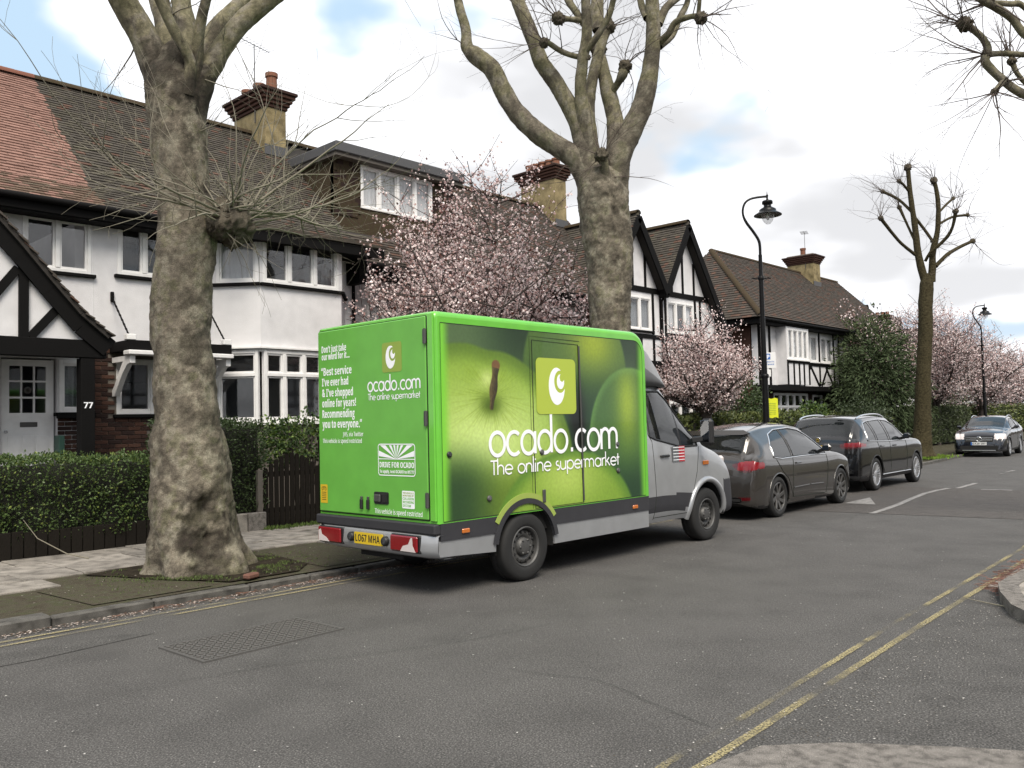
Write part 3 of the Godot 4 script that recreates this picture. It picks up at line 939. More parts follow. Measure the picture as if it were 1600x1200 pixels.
func slope(parent: Node3D, a: Vector3, b: Vector3, c: Vector3, d: Vector3, th := 0.10) -> void:
	# solid deck under the tiles, corners counter-clockwise seen from outside
	var nn := (c - a).cross(d - b).normalized() * th
	var mb := MB.new()
	mb.quad(a, b, c, d)
	mb.quad(d - nn, c - nn, b - nn, a - nn)
	mb.quad(a - nn, b - nn, b, a); mb.quad(b - nn, c - nn, c, b); mb.quad(c - nn, d - nn, d, c); mb.quad(d - nn, a - nn, a, d)
	part(parent, "roof_deck", mb, M.deck)

func ridge(parent: Node3D, a: Vector3, b: Vector3, m: Material) -> void:
	var n := maxi(1, int(a.distance_to(b) / 0.33))
	var x := (b - a).normalized()
	var z := x.cross(Vector3.UP).normalized()
	var y := z.cross(x)
	for k in n:
		var p := a.lerp(b, (k + 0.5) / n)
		part(parent, "ridge_tile", ridge_mesh, m, Transform3D(Basis(x * (a.distance_to(b) / n / 0.33), y, z) * Basis(Vector3.BACK, rng.randf_range(-0.01, 0.01)), p))

func dark_tint(u: float, v: float) -> Color:
	var k := rng.randf()
	var b := rng.randf_range(0.85, 1.15)
	if k < 0.08: return Color(0.165, 0.10, 0.077) * b
	if k < 0.3: return Color(0.125, 0.112, 0.088) * b
	return Color(0.108, 0.096, 0.082) * b

func brown_tint(u: float, v: float) -> Color:
	var k := rng.randf()
	var b := rng.randf_range(0.85, 1.15)
	if k < 0.15: return Color(0.16, 0.10, 0.078) * b
	return Color(0.112, 0.096, 0.083) * b

func red_tint(u: float, v: float) -> Color:
	var b := rng.randf_range(0.82, 1.15)
	if v < 0.75 and rng.randf() < 0.75: return Color(0.20, 0.14, 0.105) * b
	return Color(0.36, 0.215, 0.175) * b

# chimney stack with oversailing brick courses and pots; w across the street wall, d along z
func chimney(parent: Node3D, p: Vector3, w: float, d: float, h: float, pots: int, pm: Material, aerial := false) -> void:
	var n := node(parent, "chimney", at(p.x, p.y, p.z))
	var mb := MB.new()
	mb.bx(-w / 2, 0, -d / 2, w / 2, h, d / 2, 0.01)
	part(n, "stack", mb, M.stock)
	for k in 5:
		var o: float = [0.035, 0.075, 0.12, 0.17, 0.21][k]
		mb = MB.new()
		mb.bx(-w / 2 - o, h + 0.001 + k * 0.085, -d / 2 - o, w / 2 + o, h + 0.078 + k * 0.085, d / 2 + o, 0.012)
		part(n, "brick_course", mb, M.brick[[0, 1, 3, 1, 2][k]])
	mb = MB.new()
	mb.bx(-w / 2 - 0.02, h + 0.425, -d / 2 - 0.02, w / 2 + 0.02, h + 0.50, d / 2 + 0.02, 0.03)
	part(n, "flaunching", mb, M.mortar)
	for k in pots:
		var z := lerpf(-d / 2 + 0.17, d / 2 - 0.17, 0.5 if pots == 1 else k / (pots - 1.0))
		mb = MB.new()
		var hh := 0.26 if pots > 3 else 0.32 if k != pots - 1 else 0.42
		mb.lathe_hard(v2([[0.135, 0], [0.125, hh * 0.75], [0.15, hh * 0.78], [0.15, hh], [0.11, hh], [0.10, 0.1]]), at(0, h + 0.47, z), 18)
		part(n, "pot", mb, pm)
	mb = MB.new()
	mb.bx(-w / 2 - 0.03, -0.02, d / 2 + 0.001, w / 2 + 0.03, 0.22, d / 2 + 0.02)
	part(n, "flashing", mb, M.lead)
	if aerial:
		mb = MB.new()
		mb.tube(PackedVector3Array([Vector3(-w / 2 - 0.02, h - 0.3, 0.3), Vector3(-w / 2 - 0.03, h + 1.6, 0.3)]), PackedFloat32Array([0.014, 0.012]), 6)
		mb.tube(PackedVector3Array([Vector3(-w / 2 - 0.6, h + 1.55, 0.5), Vector3(-w / 2 + 0.5, h + 1.62, 0.1)]), PackedFloat32Array([0.009, 0.009]), 5)
		for k in 9:
			var q := Vector3(-w / 2 - 0.55, h + 1.555, 0.48).lerp(Vector3(-w / 2 + 0.45, h + 1.62, 0.12), k / 8.0)
			mb.tube(PackedVector3Array([q - Vector3(0.06, 0, 0.17), q + Vector3(0.06, 0, 0.17)]), PackedFloat32Array([0.005, 0.005]), 4)
		part(n, "aerial", mb, M.rim_steel)

# plain shell: side and back walls plus a floor, so that rooms are closed
func shell(parent: Node3D, x0: float, x1: float, zf: float, zb: float, y1: float, m: Material) -> void:
	var mb := MB.new()
	mb.bx(x0, 0.0, zb - 0.2, x1, y1, zb)
	mb.bx(x0 + 0.002, 0.0, zb + 0.002, x0 + 0.2, y1, zf - 0.302)
	mb.bx(x1 - 0.2, 0.0, zb + 0.002, x1 - 0.002, y1, zf - 0.302)
	part(parent, "side_wall", mb, m)
	mb = MB.new()
	mb.bx(x0 + 0.21, 0.3, zb + 0.01, x1 - 0.21, 0.42, zf - 0.31)
	mb.bx(x0 + 0.21, 2.95, zb + 0.01, x1 - 0.21, 3.1, zf - 0.31)
	part(parent, "floor", mb, M.dark_room)

# bricks one by one over a rectangle of wall facing +z
func brickwork(parent: Node3D, x0: float, x1: float, y0: float, y1: float, z: float, holes := []) -> void:
	var j := 0
	var y := y0
	while y < y1 - 0.02:
		var x := x0 - (0.1125 if j % 2 else 0.0)
		while x < x1 - 0.03:
			var a := maxf(x, x0); var b := minf(x + 0.225, x1)
			var c := Vector2((a + b) / 2, y + 0.037)
			var ok := b - a > 0.05
			for h in holes:
				if h.grow(0.02).has_point(c): ok = false
			if ok:
				var t := at(c.x, c.y, z + rng.randf_range(0.004, 0.010), Basis().scaled(Vector3((b - a - 0.012) / 0.213, 1, 1)))
				part(parent, "brick", brick_mesh, M.brick[rng.randi() % 5], t)
			x += 0.225
		y += 0.075; j += 1

func drainpipe(parent: Node3D, pts: Array, r := 0.04) -> void:
	var mb := MB.new()
	var p := PackedVector3Array(); var rr := PackedFloat32Array()
	for q in pts:
		p.push_back(q); rr.push_back(r)
	mb.tube(p, rr, 10)
	part(parent, "drainpipe", mb, M.paint_black)

func gutter(parent: Node3D, a: Vector3, b: Vector3) -> void:
	var mb := MB.new()
	mb.tube(PackedVector3Array([a, b]), PackedFloat32Array([0.055, 0.055]), 10)
	part(parent, "gutter", mb, M.paint_black)

func build_houses() -> void:
	# one clay tile: 17 cm wide, its lower edge hanging over the course below
	var mb := MB.new()
	mb.bx(-0.082, -0.045, -0.012, 0.082, 0.105, 0.010)
	tile_mesh = mb.mesh()
	mb = MB.new()
	var rows := []
	for x in [-0.163, -0.15, 0.163]:
		var row := PackedVector3Array()
		for k in 9:
			var an := PI * k / 8.0
			var r := 0.135 if x > -0.16 else 0.128
			row.push_back(Vector3(x, r * 0.85 * sin(an) - 0.045, r * cos(an)))
		rows.append(row)
	mb.grid(rows)
	ridge_mesh = mb.mesh()
	mb = MB.new()
	mb.box(Transform3D(), Vector3(0.213, 0.064, 0.03), 0.004)
	brick_mesh = mb.mesh()
	house_seventy_seven()
	house_bay()
	house_dormer()
	house_plain()
	house_gables()
	house_hipped()
	houses_far()

const ZW := -15.2   # front wall of the first terrace
const EY := 5.48    # eaves height
const EZ := -14.8
const RY := 8.72    # ridge
const RZ := -18.3

func front_slope(h: Node3D, x0: float, x1: float, tint: Callable, keep = null, bell := true) -> void:
	# lower part kicks out (a bellcast), the rest is steeper
	var e := Vector3(x0, EY, EZ); var k := Vector3(x0, EY + 0.46, EZ - 0.62); var r := Vector3(x0, RY, RZ)
	var w := x1 - x0
	var d := Vector3(w, 0, 0)
	slope(h, e, e + d, k + d, k)
	slope(h, k, k + d, r + d, r)
	var l1 := e.distance_to(k); var l2 := k.distance_to(r)
	tiles(h, e, Vector3.RIGHT, k - e, w, l1 - 0.02, tint, keep)
	var f = (func(u, v): return keep.call(u, v + l1)) if keep != null else null
	tiles(h, k, Vector3.RIGHT, r - k, w, l2, func(u, v): return tint.call(u, v + l1), f)
	# back slope
	slope(h, Vector3(x1, EY, RZ * 2 - EZ), Vector3(x0, EY, RZ * 2 - EZ), r, r + d)
	mb_fascia(h, x0, x1)

func mb_fascia(h: Node3D, x0: float, x1: float) -> void:
	var mb := MB.new()
	mb.bx(x0, EY - 0.26, ZW + 0.002, x1, EY - 0.10, EZ - 0.03)
	part(h, "soffit", mb, M.paint_black)
	mb = MB.new()
	mb.bx(x0, EY - 0.24, EZ - 0.028, x1, EY - 0.03, EZ - 0.003, 0.004)
	part(h, "fascia", mb, M.paint_black)
	gutter(h, Vector3(x0, EY - 0.05, EZ + 0.055), Vector3(x1, EY - 0.05, EZ + 0.055))

func house_seventy_seven() -> void:
	var h := thing("terraced_house", "white house with red tiled roof and half-timbered porch gable numbered 77", "house", Vector3.ZERO, 0.0, "terraced houses along the street")
	var x0 := -2.4; var x1 := 5.72
	var T0 := at(0, 0, ZW)
	shell(h, x0, x1, ZW, -23.0, 5.3, M.render)
	var w1 := Rect2(4.58, 4.36, 1.12, 0.93)
	var mb := MB.new()
	var holes := [Rect2(4.60, 4.36, 1.08, 0.93), Rect2(0.6, 4.36, 1.5, 0.93), Rect2(4.30, 0.42, 0.84, 2.48), Rect2(5.16, 2.0, 0.40, 0.88)]
	mb.wall(T0, x0, x1, 0.1, EY - 0.02, holes, 0.3)
	part(h, "front_wall", mb, M.render)
	window(h, at(4.60, 4.36, ZW - 0.02), 1.08, 0.93, {cols = 2, curtain = ""})
	window(h, at(0.6, 4.36, ZW - 0.02), 1.5, 0.93, {cols = 2})
	window(h, at(5.16, 2.0, ZW - 0.02), 0.40, 0.88, {cols = 1, curtain = "full", cmat = M.curtain_grey})
	front_slope(h, x0, x1, red_tint)
	ridge(h, Vector3(x0, RY + 0.03, RZ), Vector3(x1, RY + 0.03, RZ), M.ridge_red)
	# air brick by the eaves
	mb = MB.new()
	mb.bx(4.05, 5.03, ZW, 4.28, 5.16, ZW + 0.012, 0.003)
	part(h, "air_brick", mb, M.concrete)
	# front door with nine small panes
	var d := node(h, "door", at(4.33, 0.45, ZW - 0.08))
	mb = MB.new()
	var dh := []
	for i in 3:
		for j in 3: dh.append(Rect2(0.115 + i * 0.19, 1.55 + j * 0.265, 0.165, 0.235))
	mb.wall(Transform3D(), 0, 0.78, 0, 2.42, dh, 0.05)
	part(d, "leaf", mb, M.paint_white)
	for q in dh:
		mb = MB.new()
		mb.bx(q.position.x, q.position.y, -0.03, q.end.x, q.end.y, -0.024)
		part(d, "pane", mb, M.glass)
	for i in 3:
		mb = MB.new()
		mb.bx(0.09 + i * 0.21, 0.25, 0.001, 0.27 + i * 0.21, 1.18, 0.012, 0.006)
		part(d, "panel", mb, M.paint_white)
	mb = MB.new()
	mb.bx(0.27, 1.32, 0.001, 0.53, 1.40, 0.014, 0.005)
	part(d, "letter_plate", mb, M.iron)
	mb = MB.new()
	mb.lathe(v2([[0.0, 0.03], [0.025, 0.022], [0.03, 0.0]]), at(0.07, 1.25, 0.0, Basis(Vector3.RIGHT, PI / 2)), 12)
	part(d, "knob", mb, M.chrome)
	mb = MB.new()
	mb.lathe(v2([[0.0, 0.012], [0.055, 0.012], [0.06, 0.0]]), at(0.39, 1.92, -0.02, Basis(Vector3.RIGHT, PI / 2)), 16)
	part(d, "knocker", mb, M.iron)
	# brick porch flank and the sill below the side light
	mb = MB.new()
	mb.bx(5.12, 1.90, ZW + 0.001, 5.70, 2.0, ZW + 0.16, 0.01)
	part(h, "side_sill", mb, M.paint_black)
	brickwork(h, 5.14, 5.70, 0.2, 1.88, ZW)
	# porch: half timbered gable on posts, its roof running back to the wall
	var pz := -13.9
	var ax := 3.35; var ay := 5.32
	var prof := [[5.46, 3.12], [5.05, 3.46], [4.6, 3.98], [4.2, 4.46], [3.8, 4.90], [3.35, 5.32]]
	var left := []
	for q in prof: left.append([2 * ax - q[0], q[1]])
	var pl := prof.duplicate()
	var lr := left.duplicate(); lr.reverse()
	pl.append_array(lr.slice(1))
	pl.append_array([[2 * ax - 5.3, 3.02], [5.3, 3.02]])
	var po := node(h, "porch")
	mb = MB.new()
	mb.poly(v2(pl), at(0, 0, pz - 0.06), 0.1)
	part(po, "gable_panel", mb, M.render)
	for side in [1.0, -1.0]:
		# barge board and its row of verge tiles
		for i in prof.size() - 1:
			var a := Vector2(ax + (prof[i][0] - ax) * side, prof[i][1]); var b := Vector2(ax + (prof[i + 1][0] - ax) * side, prof[i + 1][1])
			mb = MB.new()
			mb.bar(Vector3(a.x, a.y - 0.14, pz + 0.01 + 0.002 * i), Vector3(b.x, b.y - 0.14, pz + 0.01 + 0.002 * i), 0.30, 0.05, Vector3.BACK)
			part(po, "barge_board", mb, M.paint_black)
			var w := pz + 0.09
			if side > 0: slope(po, Vector3(a.x, a.y + 0.06, w), Vector3(a.x, a.y + 0.06, ZW), Vector3(b.x, b.y + 0.06, ZW), Vector3(b.x, b.y + 0.06, w), 0.06)
			else: slope(po, Vector3(a.x, a.y + 0.06, ZW), Vector3(a.x, a.y + 0.06, w), Vector3(b.x, b.y + 0.06, w), Vector3(b.x, b.y + 0.06, ZW), 0.06)
			var L := a.distance_to(b)
			var dv := Vector3(b.x - a.x, b.y - a.y, 0)
			if side > 0: tiles(po, Vector3(a.x, a.y + 0.06, w + 0.01), Vector3(0, 0, -1), dv, w - ZW, L - 0.01, brown_tint)
			else: tiles(po, Vector3(a.x, a.y + 0.06, ZW), Vector3(0, 0, 1), dv, w - ZW, L - 0.01, brown_tint)
	mb = MB.new()
	mb.bx(2 * ax - 5.43, 2.82, pz - 0.16, 5.43, 3.10, pz + 0.004, 0.01)
	part(po, "tie_beam", mb, M.paint_black)
	for q in [[4.24, 3.10, 4.24, 4.22, 0.13], [3.35, 3.10, 3.35, 5.0, 0.14], [2.46, 3.1, 2.46, 4.2, 0.13]]:
		mb = MB.new()
		mb.bar(Vector3(q[0], q[1] + 0.002, pz - 0.035), Vector3(q[2], q[3], pz - 0.035), q[4], 0.06)
		part(po, "stud", mb, M.paint_black)
	for q in [[4.33, 3.10, 4.76, 3.62], [4.16, 4.12, 3.62, 3.36], [2.37, 3.10, 1.94, 3.62], [2.54, 4.1, 3.08, 3.36]]:
		mb = MB.new()
		mb.bar(Vector3(q[0], q[1], pz - 0.037), Vector3(q[2], q[3], pz - 0.037), 0.12, 0.055)
		part(po, "brace", mb, M.paint_black)
	for px in [5.15, 2 * ax - 5.15]:
		mb = MB.new()
		mb.bx(px - 0.105, 0.1, pz - 0.20, px + 0.105, 2.815, pz - 0.005, 0.008)
		part(po, "post", mb, M.paint_black)
	var tm := TextMesh.new()
	tm.text = "77"; tm.font = font(true); tm.font_size = 64; tm.pixel_size = 0.13 / 64.0; tm.depth = 0.006
	part(po, "house_number", tm, M.vinyl, at(5.15, 2.08, pz + 0.002))
	# green meter cabinet by the door
	mb = MB.new()
	mb.bx(5.03, 1.25, ZW + 0.18, 5.12, 1.62, ZW + 0.40, 0.01)
	part(h, "letter_box", mb, M.bin_green)
	part(h, "step", stone(1.6, 0.3, 1.2, 0.02), M.concrete, at(4.6, 0.2, -14.55))

var fonts := {}
func font(bold: bool) -> SystemFont:
	if not fonts.has(bold):
		var f := SystemFont.new()
		f.font_names = PackedStringArray(["Droid Sans"])
		f.font_weight = 700 if bold else 400
		fonts[bold] = f
	return fonts[bold]

func house_bay() -> void:
	var h := thing("terraced_house", "white house with brown tiled roof, two storey bay and flat door canopy", "house", Vector3.ZERO, 0.0, "terraced houses along the street")
	var x0 := 5.722; var x1 := 11.1
	shell(h, x0, x1, ZW, -23.0, 5.3, M.render)
	var bz := -14.5
	# bay plan: splayed cheeks
	var bay := [Vector2(7.92, ZW), Vector2(8.5, bz), Vector2(10.35, bz), Vector2(10.93, ZW)]
	var mb := MB.new()
	var holes := [Rect2(6.12, 4.42, 0.95, 0.95), Rect2(7.98, 0.5, 2.9, 4.85)]
	mb.wall(at(0, 0, ZW), x0, x1, 3.2, EY - 0.02, holes, 0.3)
	part(h, "upper_wall", mb, M.render)
	window(h, at(6.12, 4.42, ZW - 0.02), 0.95, 0.95, {cols = 2})
	# brick ground floor with a door and a side window under the canopy
	mb = MB.new()
	holes = [Rect2(6.10, 1.96, 0.66, 0.98), Rect2(6.78, 0.42, 0.86, 2.52), Rect2(7.98, 0.5, 2.9, 2.6)]
	mb.wall(at(0, 0, ZW - 0.01), x0, x1, 0.1, 3.2, holes, 0.29)
	part(h, "lower_wall", mb, M.mortar)
	brickwork(h, x0 + 0.01, 7.93, 0.55, 3.18, ZW - 0.01, [holes[0].grow(0.05), holes[1].grow(0.03), Rect2(5.9, 1.2, 0.9, 0.0)])
	window(h, at(6.10, 1.96, ZW - 0.03), 0.66, 0.98, {cols = 1})
	var d := node(h, "door", at(6.80, 0.45, ZW - 0.09))
	mb = MB.new()
	var dh := []
	for i in 3:
		for j in 3: dh.append(Rect2(0.12 + i * 0.2, 1.5 + j * 0.27, 0.175, 0.24))
	mb.wall(Transform3D(), 0, 0.82, 0, 2.48, dh, 0.05)
	part(d, "leaf", mb, M.paint_white)
	for q in dh:
		mb = MB.new()
		mb.bx(q.position.x, q.position.y, -0.03, q.end.x, q.end.y, -0.024)
		part(d, "pane", mb, M.glass)
	mb = MB.new()
	mb.bx(0.28, 1.28, 0.001, 0.54, 1.36, 0.014, 0.005)
	part(d, "letter_plate", mb, M.iron)
	# canopy on two brackets, hung from chains
	var ca := node(h, "canopy")
	mb = MB.new()
	mb.bx(5.98, 3.03, ZW + 0.002, 7.86, 3.20, -14.42, 0.006)
	part(ca, "slab", mb, M.paint_black)
	mb = MB.new()
	mb.bx(5.97, 2.95, -14.60, 7.87, 3.027, -14.36, 0.012)
	part(ca, "moulding", mb, M.paint_white)
	for bx_ in [6.02, 7.76]:
		mb = MB.new()
		mb.poly(v2([[0, 0.55], [0.74, 0.55], [0.74, 0.42], [0.62, 0.40], [0.42, 0.24], [0.22, 0.02], [0.10, -0.12], [0, -0.12], [0, -0.02], [0.10, 0.06], [0.30, 0.30], [0.46, 0.46], [0.0, 0.46]]), Transform3D(Basis(Vector3(0, 0, 1), Vector3.UP, Vector3(-1, 0, 0)), Vector3(bx_, 2.395, ZW + 0.01)), 0.09)
		part(ca, "bracket", mb, M.paint_white)
		mb = MB.new()
		mb.bx(bx_ - 0.06, 3.201, -14.55, bx_ + 0.1, 3.30, -14.42, 0.01)
		part(ca, "finial", mb, M.paint_white)
		var a := Vector3(bx_ + 0.02, 3.25, -14.5); var b := Vector3(bx_ + 0.0, 3.98, ZW + 0.04)
		mb = MB.new()
		for k in 17:
			var c := a.lerp(b, (k + 0.5) / 17.0)
			mb.bar(c - (b - a).normalized() * 0.028, c + (b - a).normalized() * 0.028, 0.034 if k % 2 else 0.012, 0.012 if k % 2 else 0.034)
		part(ca, "chain", mb, M.paint_black)
		mb = MB.new()
		mb.bx(bx_ - 0.03, 3.92, ZW + 0.003, bx_ + 0.03, 4.1, ZW + 0.05, 0.012)
		part(ca, "wall_hook", mb, M.paint_black)
	# bay, face by face
	var cheek := atan2(bay[0].y - bay[1].y, bay[1].x - bay[0].x)
	var cl: float = bay[0].distance_to(bay[1])
	var spec := [[bay[0], -cheek, cl], [bay[1], 0.0, bay[1].distance_to(bay[2])], [bay[2], cheek, cl]]
	for k in 3:
		var s: Array = spec[k]
		var tt := Transform3D(yaw(-s[1] if k != 1 else 0.0), Vector3(s[0].x, 0, s[0].y))
		var L: float = s[2]
		mb = MB.new()
		var m0 := 0.05
		var hl := [Rect2(m0, 4.44, L - 2 * m0, 0.97), Rect2(m0, 1.82, L - 2 * m0, 1.33)]
		mb.wall(tt, 0, L, 0.1, 1.72, [], 0.2)
		part(h, "bay_base", mb, M.mortar)
		mb = MB.new()
		mb.wall(tt, 0, L, 3.18, EY - 0.03, [hl[0]], 0.2)
		part(h, "bay_wall", mb, M.render)
		var cols: Variant = 1 if k != 1 else [0.30, 0.35, 0.35]
		window(h, tt * at(m0, 4.44, -0.02), L - 2 * m0, 0.97, {cols = (1 if k != 1 else 3), curtain = ("full" if k == 0 else ""), cmat = M.curtain})
		window(h, tt * at(m0, 1.78, -0.0), L - 2 * m0, 1.37, {cols = (1 if k != 1 else 4), transom = 0.66, sill_mat = M.paint_white})
		mb = MB.new()
		mb.wall(tt, -0.01, L + 0.01, 3.12, 3.19, [], 0.22)
		part(h, "bay_band", mb, M.paint_white)
	mb = MB.new()
	mb.poly(PackedVector2Array([Vector2(7.8, 15.2), Vector2(8.44, 14.42), Vector2(10.4, 14.42), Vector2(11.05, 15.2)]), Transform3D(Basis(Vector3(1, 0, 0), Vector3(0, 0, -1), Vector3(0, 1, 0)), Vector3(0, 3.21, 0)), 0.03)
	part(h, "bay_drip", mb, M.paint_white)
	mb = MB.new()
	for yy in [3.1, 0.42]:
		mb.poly(PackedVector2Array([Vector2(7.97, 15.25), Vector2(8.52, 14.6), Vector2(10.33, 14.6), Vector2(10.88, 15.25)]), Transform3D(Basis(Vector3(1, 0, 0), Vector3(0, 0, -1), Vector3(0, 1, 0)), Vector3(0, yy + 0.06, 0)), 0.05)
	part(h, "bay_floor", mb, M.dark_room)
	front_slope(h, x0, x1, dark_tint)
	# bay roof: soffit and the eaves carried forward over the bay
	mb = MB.new()
	mb.bx(7.7, EY - 0.262, -14.30, 11.1, EY - 0.11, -14.79)
	part(h, "bay_soffit", mb, M.paint_black)
	slope(h, Vector3(7.5, EY - 0.10, -14.2), Vector3(11.25, EY - 0.10, -14.2), Vector3(11.25, EY + 0.17, -15.0), Vector3(7.5, EY + 0.17, -15.0), 0.08)
	tiles(h, Vector3(7.5, EY - 0.09, -14.2), Vector3.RIGHT, Vector3(0, 0.27, -0.8), 3.75, 0.92, dark_tint)
	mb = MB.new()
	mb.bx(7.5, EY - 0.30, -14.22, 11.25, EY - 0.12, -14.19)
	part(h, "bay_fascia", mb, M.paint_black)
	ridge(h, Vector3(x0, RY + 0.03, RZ), Vector3(x1, RY + 0.03, RZ), M.ridge)
	chimney(h, Vector3(10.75, 8.1, -18.3), 0.55, 1.45, 1.12, 3, M.terracotta, true)
	# dark bracket and downpipe at the party line
	mb = MB.new()
	mb.bx(10.98, 4.72, ZW + 0.002, 11.16, EY - 0.27, ZW + 0.5, 0.01)
	part(h, "corbel", mb, M.paint_black)
	drainpipe(h, [Vector3(11.2, 5.1, -14.9), Vector3(11.12, 4.85, ZW + 0.07), Vector3(11.12, 0.2, ZW + 0.07)])

func house_dormer() -> void:
	var h := thing("terraced_house", "white house behind the blossom with a flat-roofed box dormer", "house", Vector3.ZERO, 0.0, "terraced houses along the street")
	var x0 := 11.102; var x1 := 15.3; var zf := -15.7
	shell(h, x0, x1, zf, -23.0, 5.3, M.render)
	var mb := MB.new()
	var holes := [Rect2(11.9, 4.0, 1.5, 1.0), Rect2(11.7, 1.6, 1.9, 1.4), Rect2(14.0, 0.4, 0.9, 2.3), Rect2(14.0, 4.0, 0.8, 1.0)]
	mb.wall(at(0, 0, zf), x0, x1, 0.1, 5.3, holes, 0.3)
	part(h, "front_wall", mb, M.render)
	window(h, at(11.9, 4.0, zf - 0.02), 1.5, 1.0, {cols = 3, curtain = "sides"})
	window(h, at(14.0, 4.0, zf - 0.02), 0.8, 1.0, {cols = 2})
	window(h, at(11.7, 1.6, zf - 0.02), 1.9, 1.4, {cols = 3, transom = 0.66})
	mb = MB.new()
	mb.bx(14.0, 0.4, zf - 0.12, 14.9, 2.7, zf - 0.07)
	part(h, "door", mb, M.paint_white)
	var e := Vector3(x0, 5.3, -15.1)
	var r := Vector3(x0, RY, RZ)
	var d := Vector3(x1 - x0, 0, 0)
	slope(h, e, e + d, r + d, r)
	slope(h, Vector3(x1, EY, RZ * 2 - EZ), Vector3(x0, EY, RZ * 2 - EZ), r, r + d)
	var L := e.distance_to(r)
	tiles(h, e, Vector3.RIGHT, r - e, x1 - x0, L, brown_tint, func(u, v): return v < 1.0 or u < 0.1 or u > 3.7 and v < 9.0)
	ridge(h, Vector3(x0, RY + 0.03, RZ), Vector3(x1, RY + 0.03, RZ), M.ridge)
	mb = MB.new()
	mb.bx(x0, 5.02, zf + 0.002, x1, 5.2, -15.14)
	part(h, "soffit", mb, M.paint_black)
	gutter(h, Vector3(x0, 5.23, -15.04), Vector3(x1, 5.23, -15.04))
	# box dormer
	var o := node(h, "dormer")
	var zd := -15.85
	mb = MB.new()
	mb.bx(11.15, 5.9, zd - 3.0, 11.27, 7.78, zd)
	part(o, "cheek", mb, M.ridge)
	mb = MB.new()
	mb.bx(14.68, 5.9, zd - 3.0, 14.8, 7.78, zd)
	part(o, "cheek", mb, M.ridge)
	mb = MB.new()
	mb.wall(at(0, 0, zd + 0.002), 11.15, 14.8, 5.9, 7.78, [Rect2(11.88, 6.70, 2.2, 1.02)], 0.12)
	part(o, "face", mb, M.ridge)
	# hung tiles on the face, one by one
	for j in 13:
		for i in 23:
			var tx := 11.24 + i * 0.158 + (0.08 if j % 2 else 0.0)
			var ty := 6.5 + j * 0.1
			if tx > 11.80 and tx < 14.16 or tx > 14.75: continue
			part(o, "hung_tile", tile_mesh, [M.ridge, M.brick[4], M.ridge][rng.randi() % 3], at(tx, ty, zd + 0.018, Basis(Vector3.RIGHT, 0.09)))
	window(o, at(11.88, 6.70, zd), 2.2, 1.02, {cols = 4, curtain = "full", sill = false})
	mb = MB.new()
	mb.bx(11.0, 7.80, zd - 3.1, 14.95, 8.03, zd + 0.32, 0.02)
	part(o, "flat_roof", mb, M.lead)
	mb = MB.new()
	mb.bx(11.04, 7.72, zd - 3.0, 14.91, 7.797, zd + 0.27)
	part(o, "eaves_board", mb, M.wood_grey)

func house_plain() -> void:
	var h := thing("terraced_house", "terraced house behind the tall plane tree with a yellow chimney of five pots", "house", Vector3.ZERO, 0.0, "terraced houses along the street")
	var x0 := 15.302; var x1 := 19.6; var zf := -15.7
	shell(h, x0, x1 + 2.4, zf, -23.0, 5.3, M.render)
	var mb := MB.new()
	var holes := [Rect2(15.8, 4.0, 1.5, 1.0), Rect2(15.8, 1.6, 1.9, 1.4), Rect2(18.2, 4.0, 0.9, 1.0), Rect2(18.2, 0.4, 0.9, 2.3)]
	mb.wall(at(0, 0, zf), x0, x1 + 2.4, 0.1, 5.3, holes, 0.3)
	part(h, "front_wall", mb, M.render)
	for q in holes.slice(0, 3): window(h, at(q.position.x, q.position.y, zf - 0.02), q.size.x, q.size.y, {cols = 3 if q.size.x > 1 else 2, curtain = "sides"})
	mb = MB.new()
	mb.bx(18.2, 0.4, zf - 0.12, 19.1, 2.7, zf - 0.07)
	part(h, "door", mb, M.paint_black)
	var e := Vector3(x0, 5.3, -15.1)
	var r := Vector3(x0, RY, RZ)
	var d := Vector3(x1 + 2.4 - x0, 0, 0)
	slope(h, e, e + d, r + d, r)
	slope(h, Vector3(x1 + 2.4, EY, RZ * 2 - EZ), Vector3(x0, EY, RZ * 2 - EZ), r, r + d)
	tiles(h, e, Vector3.RIGHT, r - e, x1 + 2.4 - x0, e.distance_to(r), brown_tint)
	ridge(h, Vector3(x0, RY + 0.03, RZ), Vector3(x1 + 2.4, RY + 0.03, RZ), M.ridge)
	mb = MB.new()
	mb.bx(x0, 5.02, zf + 0.002, x1, 5.2, -15.14)
	part(h, "soffit", mb, M.paint_black)
	gutter(h, Vector3(x0, 5.23, -15.04), Vector3(x1, 5.23, -15.04))
	chimney(h, Vector3(21.2, 8.0, -18.3), 0.55, 1.5, 1.55, 5, M.terracotta)

func gable_front(h: Node3D, ax: float, ay: float, xl: float, yl: float, xr: float, yr: float, z: float, zb: float, base_l: float, base_r: float, yb: float) -> void:
	# white panel with black studs under a tiled gable roof whose ridge runs back from the street
	var mb := MB.new()
	mb.poly(v2([[base_l, yb], [base_r, yb], [base_r, minf(yr + 0.1, ay)], [xr - 0.1, yr], [ax, ay - 0.05], [xl + 0.1, yl], [base_l, yl]]), at(0, 0, z), 0.25)
	part(h, "gable_wall", mb, M.render)

func stud(h: Node3D, x0: float, y0: float, x1: float, y1: float, z: float, w := 0.13, called := "stud") -> void:
	var mb := MB.new()
	mb.bar(Vector3(x0, y0, z + 0.012), Vector3(x1, y1, z + 0.012), w, 0.035)
	part(h, called, mb, M.paint_black)

